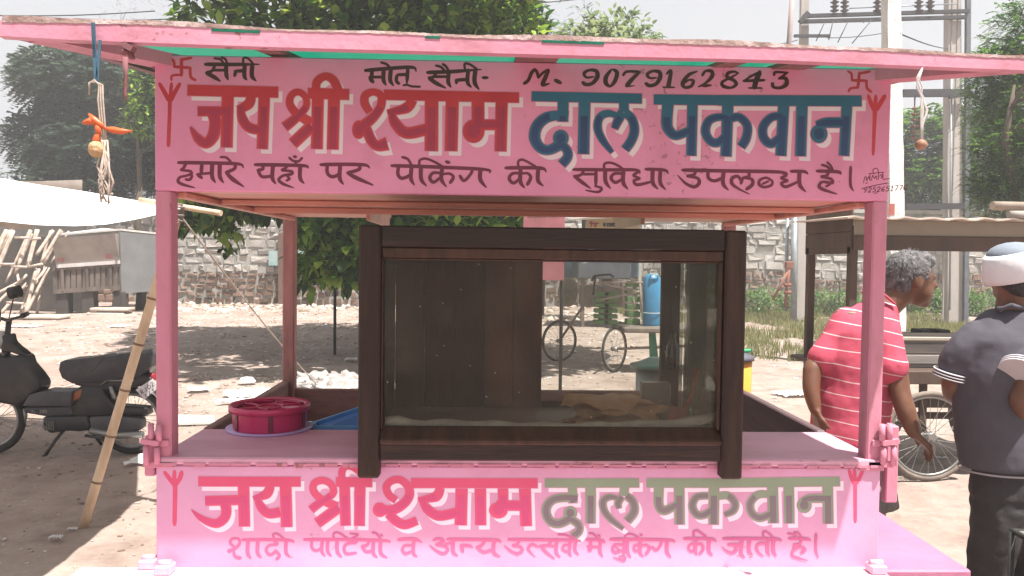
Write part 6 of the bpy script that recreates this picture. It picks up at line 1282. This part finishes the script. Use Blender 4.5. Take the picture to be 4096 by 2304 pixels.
for dx in (-.09,.09): MB().bar((PP(3822,0).x+dx,YP-.012,0),(PP(3822,0).x+dx*.9,YP-.012,PP(3820,-60).z),.03,.02).build('rib', mat('rib_concrete', (.38,.35,.33)), hp)
MB().tube([PP(3170,1250,-.1)-Vector((0,0,.3)),PP(3172,860,-.1)],.09).build('pipe', STL, hp); MB().tube([PP(3150,1240,.1),PP(3155,860,.1)],.05).build('pipe', STL, hp)
MB().bar(PP(3858,1262,-.05)-Vector((0,0,.2)),PP(3868,-60,-.05),.12,.1).build('pipe', mat('dark_pipe', (.13,.14,.16)), hp); MB().tube([PP(3790,1240,-.1),PP(3797,320,-.1)],.025).build('pipe', STL, hp)
DKS = mat('dark_steel', (.045,.042,.05), rough=.6)
for (a_,c_,w) in (((3205,70),(3865,50),.10),((3195,92),(3850,74),.10)): MB().bar(PP(*a_,-.12),PP(*c_,-.12),w,.09).build('crossarm', DKS, hp)
MB().bar(PP(3188,98,-.2),PP(3220,60,-.2),.12).build('clamp', DKS, hp); MB().bar(PP(3600,378,-.15),PP(3855,376,-.15),.10,.20).build('crossarm', DKS, hp); MB().bar(PP(3780,398,-.2),PP(3855,384,-.2),.08,.06).build('clamp', DKS, hp)
MB().bar(PP(3168,150,-.15),PP(3310,150,-.15),.08,.07).build('crossarm', DKS, hp); MB().bar(PP(3610,828,-.15),PP(3845,826,-.15),.08,.16).build('crossarm', DKS, hp)
MB().tube([PP(3390,38,-.1),PP(3820,20,-.1)],.015).build('rod', STL, hp)
INS = mat('brown_insulator', (.05,.03,.03), (.10,.07,.07), rough=.25)
for px in (3330,3370,3500,3540,3665,3710):
    p = PP(px,55,-.12); b = MB(); z = p.z; R_ = []
    for k in range(7): R_ += [(p.x,p.y,z+k*.11,.05,.05),(p.x,p.y,z+k*.11+.05,.12,.12),(p.x,p.y,z+k*.11+.07,.05,.05)]
    b.rings(R_, n=10); b.build('insulator', INS, hp)
for (a_,c_) in (((3285,100),(3252,172)),((3318,98),(3302,168)),((3377,98),(3338,178)),((3470,92),(3395,182)),((3445,95),(3440,100))): MB().tube([PP(*a_,-.2),PP(*c_,-.2)-Vector((0,0,.0))],.014,n=5).build('stay_wire', DKS, hp)
b = MB(); ip = PP(3690,560,-.1)
for k in range(6): b.rings([(ip.x-.3,ip.y,ip.z+k*.16,.03,.03),(ip.x-.3,ip.y,ip.z+k*.16+.03,.17-.015*k,.17-.015*k),(ip.x-.3,ip.y,ip.z+k*.16+.06,.03,.03)], n=10)
b.tube([ip-Vector((.3,0,.05)),(ip.x-.3,ip.y,PP(3690,385).z)],.02); b.build('insulator', mat('rusty_insulator', (.22,.08,.05), rough=.4), hp)
wp = thing('white_pole', 'thick flaking whitewashed concrete pole rising behind the right end of the sign board', 'pole', aty(3595,1300,CAM.y+12)); wp.location.z = 0
YW = CAM.y+12; a = aty(3577,-60,YW); c = aty(3590,860,YW); dxz = (c.x-a.x)/(c.z-a.z); bot_ = Vector((c.x-dxz*c.z,YW,-.1))
b = MB(); s = lambda p,w: [(p.x-w/2,YW,p.z),(p.x+w/2,YW,p.z),(p.x+w/2,YW+w,p.z),(p.x-w/2,YW+w,p.z)]; vs = []; K_ = 26
for k in range(K_+1):
    t = k/K_; q = bot_.lerp(a, t); vs += [Vector(v)+Vector((random.uniform(-.006,.006),0,0)) for v in s(q,.235-.03*t)]
b.add(vs, [(4*k+i,4*k+(i+1)%4,4*k+4+(i+1)%4,4*k+4+i) for k in range(K_) for i in range(4)]+[(3,2,1,0),(4*K_,4*K_+1,4*K_+2,4*K_+3)]); b.build('shaft', WHW, wp)
p = aty(3567,845,YW-.01); q = aty(3580,815,YW-.01); MB().box((p.x-.04,YW-.006,p.z-.06),(q.x,YW-.002,q.z)).build('red_mark', mat('red_mark_paint', (.42,.06,.05), (.3,.15,.12), scale=30), wp)
# overhead wires
for k,(a_,c_,d1,d2,lab) in enumerate((((-60,62),(620,44),15,16,'upper thin overhead wire crossing the sky at the top left'),((300,75),(760,70),15,16,'lower thin overhead wire above the left roof end'),((1780,32),(2420,-15),16,18,'thin overhead wire crossing before the dark treetop'),((3050,178),(3190,160),19,21,'short overhead wire reaching the left power pole'),((3310,152),(3560,128),21,21,'thin wire sagging from the small crossarm to the white pole'),((3600,135),(3790,195),12,21,'thin wire slanting from the white pole down to the big concrete pole'))):
    p = pd(*a_,d1); q = pd(*c_,d2); P = [p.lerp(q,i/8)-Vector((0,0,.04*math.sin(math.pi*i/8))) for i in range(9)]; o = MB().tube(P,.012,n=5).build('overhead_wire', DKS); tag(o, lab, 'wire')
q = aty(3140,160,.9); q.z = roofz(q.x,.9,.036); p = aty(3172,-60,.9); o = MB().tube([p,p.lerp(q,.5)+Vector((.004,0,0)),q],.0095,n=8).build('bent_stick', mat('pinkish_stick', (.42,.32,.32))); tag(o, 'slim leaning pinkish stick standing on the cart roof left of the power pole', 'stick')
# rusty iron tripod at the wall
def W_(px, py, d=20.5): return aty(px, py, CAM.y+d)
rt = thing('iron_stand', 'rusty orange iron post with slanting brace in the weeds by the power pole', 'stand', (W_(3150,1220).x,W_(3150,1220).y,0)); RST = mat('rust', (.26,.12,.08), (.18,.07,.05), rough=.85)
MB().tube([W_(3140,1232),W_(3158,1050)],.045).build('post', RST, rt); MB().tube([W_(3092,1200),W_(3152,1082)],.035).build('brace', RST, rt); MB().bbox(W_(3148,1075)-Vector((.05,.05,0)),W_(3166,1046)+Vector((.05,.05,0)),.02).build('head', RST, rt)
for py in (1140,1170): p = W_(3150,py); MB().tube([p-Vector((.09,0,0)),p+Vector((.09,0,0))],.05).build('collar', RST, rt)

# second cart
Y5 = CAM.y+5.9
def S5(px, py, dy=0): p = aty(px, py, Y5); return Vector((p.x,p.y+dy,p.z))
c2 = thing('vendor_cart', 'brown four wheeled vendor cart with beige roof board behind the two men', 'cart', (S5(3800,1500).x,Y5,0))
BEI = mat('beige_board', (.30,.255,.205), (.24,.20,.16), rough=.75, scale=3, dirt=(.15,.12,.1), damt=.5); BRN = mat('brown_cart_wood', (.085,.05,.035), (.05,.032,.025), rough=.7, scale=5, stretch=(1,1,.3))
x5 = S5(3412,1000).x; x6 = S5(4420,1000).x; zr0 = S5(3430,985).z; zr1 = S5(3430,880).z; D5 = .85
MB().bbox((x5,Y5-.02,zr0+.08),(x6,Y5,zr1),.005).build('front_board', BEI, c2); MB().bbox((x5-.01,Y5-.04,zr0-.03),(x6,Y5-.0201,zr0+.0799),.005).build('front_beam', BRN, c2)
for k in range(2): a_, c_ = zr0-.06+k*.17, zr0-.06+(k+1)*.17; MB().bbox((x5-.02,Y5+.001,a_+.003),(x5,Y5+D5,c_),.004).build('side_board', BRN, c2)
MB().bbox((x5,Y5+D5-.02,zr0+.0),(x6,Y5+D5,zr1),.005).build('back_board', BRN, c2)
rt_ = [S5(3190,872,.0),S5(4440,868,0)]; vs = []
for i in range(41):
    t = i/40; x = x5-.12+(x6-x5+.2)*t; vs += [(x,Y5-.16,zr1+.012+.008*math.sin(i*1.7)+random.uniform(0,.006)),(x,Y5+D5+.1,zr1+.03+.006*math.sin(i))]
b = MB(); b.add(vs, [(2*i,2*i+2,2*i+3,2*i+1) for i in range(40)]); o = b.build('roof_sheet', mat('pale_roof_cover', (.60,.52,.46), (.42,.34,.28), rough=.85, scale=4), c2); o.modifiers.new('s','SOLIDIFY').thickness = .012
o = bamboo(S5(3935,832,-.1)+Vector((0,0,.01)), S5(4500,838,-.1), .034, mat('grey_log', (.34,.28,.23), (.22,.17,.14), rough=.9), name='log', nodes=3); tag(o, 'cut grey log lying on the roof of the second cart', 'log')
p = S5(4030,880,-.1); b = MB(); b.tube([S5(3985,862,-.14),S5(4060,865,-.14)],[.028,.034],n=10); o = b.build('cloth_bundle', mat('grey_bundle', (.30,.27,.24))); tag(o, 'small grey bundle tucked under the log on the second cart roof', 'bundle')
zc2 = S5(3700,1445).z
for x, y in ((x5+.01,Y5+.03),(x5+.01,Y5+D5-.05),(x6-.03,Y5+.03),(x6-.03,Y5+D5-.05)): MB().bbox((x-.03,y-.03,zc2-.25),(x+.03,y+.03,zr0+.0),.004).build('post', BRN, c2)
zb5 = S5(3700,1478).z; zt5 = S5(3700,1335).z; GRY = mat('grey_box_boards', (.25,.225,.205), (.17,.155,.145), rough=.8, scale=4, stretch=(.3,1,3))
MB().bbox((x5-.08,Y5-.1,S5(3700,1530).z),(x6,Y5-.03,zb5),.006).build('frame_beam', BRN, c2); MB().bbox((x5-.08,Y5-.03,zb5-.03),(x6,Y5+D5+.1,zb5),.004).build('deck', BRN, c2)
bx = S5(3620,1).x; 
MB().bbox((bx,Y5+.1,zb5+.001),(x6-.1,Y5+.5,zt5-.06),.006).build('box_body', GRY, c2)
for k in range(3): z_ = zb5+.03+k*.085; MB().bbox((bx+.03,Y5+.085,z_),(x6-.12,Y5+.099,z_+.07),.004).build('plank', GRY, c2)
MB().bbox((bx-.04,Y5+.06,zt5-.0599),(x6-.06,Y5+.54,zt5-.03),.006).build('box_top', mat('beige_plank', (.36,.32,.27)), c2)
MB().bbox((bx-.3,Y5+.3,zb5+.001),(bx-.002,Y5+.6,zt5-.04),.006).build('box_end', mat('dark_brown_box', (.12,.08,.07)), c2)
for k,px in enumerate((3570,3760,3800)): p = S5(px,1322,.2); o = MB().bbox((p.x-.08,p.y-.08,zt5-.029),(p.x+.08,p.y+.08,zt5+.02),.01).build('dark_block', DST); tag(o, ['leftmost small dark block on the second cart box','middle small dark block on the second cart box','right small dark block on the second cart box'][k], 'block', 'dark blocks lying on the second cart')
wc = S5(3682,1703,-.08); RR = .335; WTY = mat('dusty_tyre', (.20,.165,.14), (.13,.105,.09), rough=.9)
for (x,y) in ((wc.x,Y5-.12),(wc.x,Y5+D5),(wc.x+1.05,Y5-.12),(wc.x+1.05,Y5+D5)): wheel((x,y,RR), RR, c2, rot=0, nsp=28, tw=.02, rubber=WTY)
for x in (wc.x,wc.x+1.05): MB().tube([(x,Y5-.12,RR),(x,Y5+D5,RR)],.014).build('axle', STEEL, c2)
for y in (Y5-.02,Y5+D5-.1):
    for x in (wc.x,wc.x+1.05): MB().bar((x,y,RR),(x,y,zb5-.03),.05,.03).build('wheel_strut', BRN, c2)
MB().bar((x5-.1,Y5+.12,S5(3700,1622).z),(x6,Y5+.12,S5(3700,1622).z),.04,.07).build('stretcher', BRN, c2); MB().bar((x5-.1,Y5+.4,S5(3700,1702).z),(x6,Y5+.4,S5(3700,1702).z),.04,.05).build('stretcher', BRN, c2)
p = gnd(3250,1440); 
MB_ = MB().bbox((p.x-.32,p.y,.0),(p.x+.1,p.y+.25,.06),.01); o = MB_.build('timber_offcut', SLT); tag(o, 'flat dark timber offcut on the ground behind the striped shirt man', 'timber')
o = MB().bbox((p.x+.02,p.y+.3,0),(p.x+.2,p.y+.45,.30),.01).build('timber_block', SLT); tag(o, 'short upright dark timber block behind the elbow of the striped shirt man', 'timber')

# ------------------------------------------------------------------ people
def soft(name, mb, matl, parent, vox=.012, smooth=6, fac=.5, sub=0):
    o = mb.build(name, matl, parent)
    r = o.modifiers.new('remesh','REMESH'); r.mode = 'VOXEL'; r.voxel_size = vox; r.use_smooth_shade = True
    s = o.modifiers.new('smooth','SMOOTH'); s.iterations = smooth; s.factor = fac
    return o
def limb(b, P, R_, n=12, sq=None):
    P = cr3(P); src = np.linspace(0,1,len(R_)); rr = list(np.interp(np.linspace(0,1,len(P)), src, R_)); b.tube(P, rr, n=n, sq=sq); b.ball(P[0], rr[0]*.98, 10, 7); b.ball(P[-1], rr[-1]*.98, 10, 7)
def cr3(P, n=5):
    P = [np.array(p, float) for p in P]
    if len(P) < 3: return [Vector(p) for p in P]
    out = []
    for i in range(len(P)-1):
        p0, p1, p2, p3 = P[max(i-1,0)], P[i], P[i+1], P[min(i+2,len(P)-1)]
        for k in range(n): t = k/n; out.append(Vector(.5*((2*p1)+(-p0+p2)*t+(2*p0-5*p1+4*p2-p3)*t*t+(-p0+3*p1-3*p2+p3)*t**3)))
    out.append(Vector(P[-1])); return out
def hand(b, w, fdir, side, up, s=1.0, curl=.5, thumb=1):
    w = Vector(w); f = Vector(fdir).normalized(); sd = Vector(side).normalized(); sd = (sd-f*sd.dot(f)).normalized(); n = f.cross(sd).normalized()*(1 if up > 0 else -1)
    for k in range(5): t = k/4; b.tube([w+sd*(t-.5)*.045*s, w+f*.085*s+sd*(t-.5)*.072*s], [.014*s,.0135*s], n=8)
    for k,(L_n) in enumerate((.066,.076,.072,.056)):
        p = w+f*.08*s+sd*(k-1.5)*.020*s; a = curl; d1 = (f*math.cos(a)+n*math.sin(a)); d2 = (f*math.cos(2.1*a)+n*math.sin(2.1*a)); d3 = (f*math.cos(3*a)+n*math.sin(3*a))
        q1 = p+d1*L_n*.45*s; q2 = q1+d2*L_n*.32*s; q3 = q2+d3*L_n*.25*s; b.tube([p,q1,q2,q3],[.0095*s,.009*s,.0082*s,.007*s],n=8); b.ball(q3,.007*s,8,6)
    p = w+f*.02*s-sd*.028*s*thumb; q = p+f*.035*s-sd*.022*s*thumb+n*.012*s; r = q+f*.028*s-sd*.004*s*thumb+n*.012*s; b.tube([p,q,r],[.013*s,.0105*s,.008*s],n=8); b.ball(r,.008*s,8,6)
SKIN = mat('brown_skin', (.155,.070,.042), (.125,.055,.034), rough=.5, scale=12, bump=.1, bscale=80)
def shirt_mat(name, base, stripe, per, w, off):
    M = mat(name, base, tuple(x*.85 for x in base), rough=.85, scale=8, bump=.25, bscale=20); t = M.node_tree; L = t.links.new; B = t.nodes['Principled BSDF']; src = B.inputs['Base Color'].links[0].from_socket
    g = node(t,'ShaderNodeNewGeometry'); sx = node(t,'ShaderNodeSeparateXYZ'); L(g.outputs['Position'], sx.inputs[0])
    ns = node(t,'ShaderNodeTexNoise'); ns.inputs['Scale'].default_value = 3.5; ns.inputs['Detail'].default_value = 1; L(g.outputs['Position'], ns.inputs[0])
    x = node(t,'ShaderNodeMath',operation='MULTIPLY_ADD'); L(sx.outputs[0], x.inputs[0]); x.inputs[1].default_value = .16; L(sx.outputs[2], x.inputs[2])
    z = node(t,'ShaderNodeMath',operation='MULTIPLY_ADD'); L(ns.outputs[0], z.inputs[0]); z.inputs[1].default_value = .05; L(x.outputs[0], z.inputs[2])
    md = node(t,'ShaderNodeMath',operation='FLOORED_MODULO'); ad = node(t,'ShaderNodeMath',operation='ADD'); L(z.outputs[0], ad.inputs[0]); ad.inputs[1].default_value = off; L(ad.outputs[0], md.inputs[0]); md.inputs[1].default_value = per
    lt = node(t,'ShaderNodeMath',operation='LESS_THAN'); L(md.outputs[0], lt.inputs[0]); lt.inputs[1].default_value = w
    mx_ = node(t,'ShaderNodeMix',data_type='RGBA'); L(lt.outputs[0], mx_.inputs[0]); L(src, mx_.inputs[6]); mx_.inputs[7].default_value = (*stripe,1); L(mx_.outputs[2], B.inputs['Base Color']); return M
# man in the red striped polo shirt
dR = 3.4; YR = CAM.y+dR
def R_(px, py, dy=0): p = aty(px, py, YR+dy); return p
m1 = thing('person', 'man in red and white striped polo shirt and grey wrap stooping behind the corner post', 'person', (R_(3450,1500).x,YR,0))
hc = R_(3648,1112); 
b = MB()
# skull, jaw, nose: profile towards the right, tipped forward
b.ball(hc+Vector((-.012,0,.012)),(.096,.078,.100),18,12); b.ball(hc+Vector((.030,0,-.052)),(.058,.060,.070),14,10); b.ball(hc+Vector((.066,0,-.020)),(.022,.045,.05),12,8); b.tube([hc+Vector((.082,0,.002)),hc+Vector((.107,0,-.036)),hc+Vector((.088,0,-.046))],[.010,.015,.012],n=8)
b.ball(hc+Vector((.074,0,-.075)),(.018,.03,.012),10,6); b.ball(hc+Vector((.056,0,-.108)),(.026,.028,.02),10,6); b.ball(hc+Vector((.080,-.028,.006)),(.012,.016,.009),8,6)
er = hc+Vector((-.014,-.078,-.018)); b.ball(er,(.018,.010,.034),10,8)
limb(b, [hc+Vector((-.03,0,-.05)), R_(3560,1215), R_(3500,1275)], [.056,.056,.062])
b.rings([(R_(3440,1).x,YR,z,rx,ry) for z,rx,ry in ((.82,.10,.07),(1.0,.10,.07),(1.2,.11,.08),(1.32,.11,.07),(1.40,.07,.05))], n=18)
shL = R_(3335,1300); shR = R_(3590,1300,-.06)
elL = R_(3250,1475,-.03); haL = R_(3262,1640,-.08); limb(b, [R_(3360,1310), R_(3300,1400), elL], [.034,.040,.040]); limb(b, [elL, R_(3245,1560,-.06), haL], [.041,.036,.026])
elR = R_(3600,1570,-.14); haR = R_(3655,1730,-.18); limb(b, [R_(3555,1310,-.06), R_(3580,1430,-.1), elR], [.034,.042,.042]); limb(b, [elR, R_(3625,1650,-.17), haR], [.042,.040,.028])
b2 = []
for x, yy in ((R_(3395,1).x,.06),(R_(3510,1).x,-.04)): limb(b, [(x,YR+yy,.84),(x+.01,YR+yy,.46),(x,YR+yy+.02,.09)], [.09,.058,.04]); b.tube([(x,YR+yy+.04,.05),(x+.03,YR+yy-.12,.035),(x+.04,YR+yy-.2,.025)],[.04,.042,.025])
hand(b, haL, (.25,-.05,-1), (0,1,0), 1, s=.95, curl=.35); hand(b, haR, (.75,-.05,-.7), (.2,1,0), -1, s=.95, curl=.45, thumb=-1)
soft('body', b, SKIN, m1, .0075, 5)
PL = shirt_mat('red_striped_cloth', (.50,.075,.125), (.66,.48,.50), .060, .0042, .02)
b = MB(); sx_ = R_(3445,1).x
hemz = R_(3400,1765).z
b.rings([(R_(3392,1760).x,YR,hemz-.0,.172,.130),(R_(3405,1650).x,YR,hemz+.12,.168,.128),(R_(3425,1500).x,YR,1.08,.170,.130),(R_(3440,1400).x,YR,1.20,.178,.132),(R_(3452,1300).x,YR,1.31,.158,.118),(R_(3475,1240).x,YR,1.375,.130,.098),(R_(3505,1205).x,YR,1.415,.095,.078),(R_(3525,1185).x,YR,1.44,.066,.062)], n=26)
limb(b, [R_(3385,1285), R_(3335,1370,-.01), R_(3290,1435,-.02)], [.062,.062,.066]); limb(b, [R_(3530,1275,-.04), R_(3550,1370,-.08), R_(3562,1470,-.11)], [.060,.064,.072])
rng_ = np.random.default_rng(3)
o = soft('shirt', b, PL, m1, .008, 6)
tx = bpy.data.textures.new('folds','CLOUDS'); tx.noise_scale = .12; dm = o.modifiers.new('folds','DISPLACE'); dm.texture = tx; dm.strength = .014; dm.mid_level = .45
b = MB(); b.tube([R_(3500,1225,.05),R_(3455,1172,.02),R_(3520,1165,-.07),R_(3585,1220,-.08)],[.012,.016,.016,.01],n=8,sq=.5); soft('collar', b, PL, m1, .006, 3)
HAIR = mat('grey_hair', (.17,.16,.165), (.035,.032,.036), rough=.75, scale=55, stretch=(1,1,.5), bump=1.0, bscale=120, lo=.3, hi=.62)
b = MB(); b.ball(hc+Vector((-.022,.0,.032)),(.100,.086,.090),18,12); b.ball(hc+Vector((-.055,0,-.01)),(.062,.074,.075),14,10); b.ball(hc+Vector((.04,0,.075)),(.055,.062,.04),12,8); o = soft('hair', b, HAIR, m1, .007, 3)
dm = o.modifiers.new('tufts','DISPLACE'); t2_ = bpy.data.textures.new('tufts','CLOUDS'); t2_.noise_scale = .022; dm.texture = t2_; dm.strength = .016
# short hair strands over the hair cap
def strands(c, rad, n, L, w, name, matl, parent, test):
    V = []; F = []; rg = np.random.default_rng(5)
    for _ in range(n):
        d = Vector(rg.normal(size=3)).normalized()
        if not test(d): continue
        p = c+Vector((d.x*rad[0],d.y*rad[1],d.z*rad[2])); t = (d*.45+Vector((.35,0,-.55))+Vector(rg.normal(0,.3,3))).normalized(); s_ = t.cross(d).normalized()*w; k = len(V); q = p+t*L*rg.uniform(.5,1.1)+d*.004; V += [p-s_,p+s_,q]; F.append((k,k+1,k+2))
    o = raw(name, V, F, matl, parent); o['kind'] = 'stuff'
strands(hc+Vector((-.022,0,.032)), (.102,.088,.092), 1500, .022, .0009, 'hair_strands', HAIR, m1, lambda d: d.z > -.3 or d.x < -.2)
LUN = mat('grey_cotton_wrap', (.20,.17,.17), (.13,.11,.11), rough=.9, scale=6, stretch=(4,4,.6), bump=.5, bscale=18)
zk = R_(3560,2020).z; b = MB(); lx = R_(3468,1).x; b.rings([(lx+.02,YR,zk,.165,.14),(lx+.01,YR,.62,.165,.14),(lx,YR,.74,.158,.13),(lx-.01,YR,.88,.150,.118)], n=30); o = soft('waist_wrap', b, LUN, m1, .010, 3)
dm = o.modifiers.new('folds','DISPLACE'); dm.texture = tx; dm.strength = .03
p = haR+Vector((.055,-.02,-.06)); b = MB(); b.slab([p+Vector(v) for v in ((-.01,0,.02),(.01,0,.035),(.035,.005,.0),(.03,.01,-.03),(.005,.005,-.02))],(0,.006,.002)); o = b.build('foil_packet', mat('shiny_foil', (.85,.85,.85), rough=.25, metal=.6, bump=.4)); tag(o, 'small crumpled shiny foil held in the lowered hand of the striped shirt man', 'foil')
# man in the grey polo shirt with white cloth cap
dG = 3.05; YQ = CAM.y+dG
def S_(px, py, dy=0): return aty(px, py, YQ+dy)
m2 = thing('person', 'man from behind in dark grey polo shirt, black trousers and white head cloth', 'person', (S_(4020,1500).x,YQ,0))
hc = S_(4058,1095); b = MB(); b.ball(hc,(.084,.098,.108),18,12); b.ball(hc+Vector((.015,.05,-.06)),(.06,.06,.065),12,9); b.ball(hc+Vector((-.084,.0,-.02)),(.010,.018,.032),10,8); b.ball(hc+Vector((.084,.0,-.02)),(.010,.018,.032),10,8); b.tube([hc+Vector((.02,.1,-.01)),hc+Vector((.024,.125,-.04))],[.01,.014],n=8)
limb(b, [hc+Vector((0,-.01,-.06)), S_(4052,1215), S_(4040,1290)], [.062,.060,.058])
cxg = S_(4010,1500).x
b.rings([(cxg,YQ,z,rx,ry) for z,rx,ry in ((.84,.10,.07),(1.0,.10,.07),(1.2,.10,.07),(1.31,.085,.06),(1.40,.06,.05))], n=18)
shL = S_(3848,1310); shR = S_(4165,1310,-.03)
elL = S_(3812,1530,.03); haL = S_(3845,1590,.16); limb(b, [S_(3950,1350),S_(3885,1375),S_(3838,1430,.01),elL],[.03,.03,.036,.042]); limb(b, [elL,S_(3815,1575,.08),haL],[.044,.040,.028]); hand(b, haL, (.6,.6,-.1), (0,.2,1), 1, s=.95, curl=.6)
elR = S_(4085,1600,-.14); haR = S_(4110,1740,.05); limb(b, [S_(4060,1350,-.01),S_(4110,1375,-.03),S_(4110,1450,-.1),elR],[.03,.03,.038,.045]); limb(b, [elR,S_(4095,1690,-.05),haR],[.045,.042,.028]); hand(b, haR, (.2,.6,-.6), (1,0,0), 1, s=.95, curl=.5)
for q0_, x, yy in ((S_(4003,1850).x,S_(3950,2250).x,.0),(S_(4130,1850).x,S_(4195,2250).x,.03)): b.tube([(x,YQ+.06,.05),(x,YQ-.02,.06),(x,YQ+.16,.03)],[.04,.045,.03]); limb(b, [(cxg+(q0_-cxg)*.5,YQ+yy*.5,.88),(q0_,YQ+yy,.72),(q0_,YQ+yy,.64),((q0_+x)/2,YQ+yy+.01,.42),(x,YQ+yy,.08)],[.05,.05,.05,.045,.042])
soft('body', b, SKIN, m2, .0075, 5)
GSH2 = mat('dark_grey_cloth', (.075,.068,.086), (.055,.050,.064), rough=.85, scale=4, bump=.25, bscale=20)
b = MB(); hz = S_(3990,1868).z
b.rings([(S_(4012,1868).x,YQ,hz,.162,.125),(S_(4000,1750).x,YQ,hz+.1,.165,.128),(S_(3998,1600).x,YQ,1.05,.172,.130),(S_(4000,1450).x,YQ,1.19,.178,.132),(S_(4005,1340).x,YQ,1.31,.158,.118),(S_(4020,1290).x,YQ,1.365,.128,.098),(S_(4040,1245).x,YQ,1.41,.105,.082),(S_(4048,1225).x,YQ,1.43,.078,.072)], n=26)
limb(b, [S_(3905,1345), S_(3855,1400,.0), S_(3822,1455,.01)], [.060,.064,.062]); limb(b, [S_(4120,1340,-.02), S_(4118,1395,-.07), S_(4100,1458,-.10)], [.060,.064,.066])
o = soft('shirt', b, GSH2, m2, .008, 6); dm = o.modifiers.new('folds','DISPLACE'); dm.texture = tx; dm.strength = .016; dm.mid_level = .45
WS = mat('white_trim', (.55,.52,.55), rough=.8, bump=0)
def cuff(p, d, r): 
    for k in range(3):
        b = MB(); c = Vector(p)+Vector(d)*(k*.011); b.tube([c, c+Vector(d).normalized()*.0045], r, n=20); b.build('sleeve_stripe', WS, m2)
dv = (S_(3818,1452,.01)-S_(3838,1390,.0)).normalized(); cuff(S_(3818,1452,.01)+dv*.035, dv, .066); dv = (S_(4100,1445,-.13)-S_(4125,1385,-.09)).normalized(); cuff(S_(4100,1445,-.13)+dv*.04, dv, .074)
b = MB(); b.tube([S_(4110,1240,.07),S_(4090,1232,-.06),S_(4045,1222,-.085),S_(3998,1236,-.06),S_(3985,1245,.06)],[.012,.017,.018,.017,.012],n=8,sq=.6); soft('collar', b, GSH2, m2, .006, 3)
b = MB(); b.rings([(S_(4012,1868).x,YQ,hz-.012,.164,.127),(S_(4012,1868).x,YQ,hz-.004,.166,.129)], n=30, cap=False); b.build('hem_line', mat('pale_hem', (.30,.28,.31), rough=.9), m2)
TRO = mat('black_trousers', (.030,.026,.028), (.045,.04,.042), rough=.85, scale=5, bump=.3, bscale=25); b = MB()
hx = S_(4050,1850).x; b.rings([(hx,YQ,.70,.155,.115),(hx-.01,YQ,.78,.145,.108),(hx-.015,YQ,.84,.125,.09)], n=22)
for x0_, x1_, yy in ((S_(4003,1850).x,S_(3950,2250).x,.0),(S_(4130,1850).x,S_(4195,2250).x,.03)): limb(b, [(x0_,YQ+yy,.66),((x0_+x1_)/2,YQ+yy+.01,.42),(x1_,YQ+yy,.10)], [.108,.086,.072])
o = soft('trousers', b, TRO, m2, .010, 4); dm = o.modifiers.new('folds','DISPLACE'); dm.texture = tx; dm.strength = .03
HB = mat('black_hair', (.02,.018,.02), (.035,.03,.03), rough=.6, scale=50, bump=.8, bscale=120); b = MB(); b.ball(hc+Vector((0,-.012,.012)),(.090,.100,.106),18,12); b.ball(hc+Vector((0,-.05,-.04)),(.066,.052,.052),12,8); soft('hair', b, HB, m2, .007, 3)
CLO = mat('white_head_cloth', (.74,.73,.76), (.64,.63,.67), rough=.85, scale=5, bump=.4, bscale=12)
b = MB(); tl = .10; R4 = []
for k,(z,r) in enumerate(((-.028,.101),(-.01,.108),(.03,.113),(.07,.112),(.088,.104))): R4.append((hc.x-.002,hc.y,hc.z+z,r*.93,r*1.04))
b.rings(R4, n=30, cap=False); 
vs = []
for v in b.v: d = Vector(v)-hc; vs.append((v[0], v[1], v[2]+d.x*.22+.004*math.sin(d.z*160+d.x*20)))
b.v = vs; o = b.build('head_cloth', CLO, m2); o.modifiers.new('s','SOLIDIFY').thickness = .008
b = MB(); b.ball(hc+Vector((0,0,.062)),(.098,.110,.062),20,10); b.build('cap_top', mat('grey_blue_cap', (.22,.25,.30), rough=.9), m2)
# black metal stool at the bottom right edge
q = aty(4062,2245,CAM.y+2.6); q.x += .19; st = thing('metal_stool', 'black metal frame stool at the bottom right corner beside the trousers', 'stool', (q.x+.15,q.y,0)); x0,y0,z0 = q.x,q.y,q.z
b = MB(); b.tube([(x0,y0,z0),(x0+.3,y0,z0),(x0+.3,y0+.3,z0),(x0,y0+.3,z0),(x0,y0,z0)],.011,n=8); b.tube([(x0,y0,z0-.05),(x0+.3,y0,z0-.05)],.008); b.build('frame', DST, st)
MB().bbox((x0+.012,y0+.012,z0-.006),(x0+.288,y0+.288,z0+.006),.004).build('seat', mat('grey_seat_board', (.20,.18,.17)), st)
for dx in (0,.3):
    for dy in (0,.3): MB().tube([(x0+dx,y0+dy,z0),(x0+dx,y0+dy,0)],.011,n=8).build('leg', DST, st)
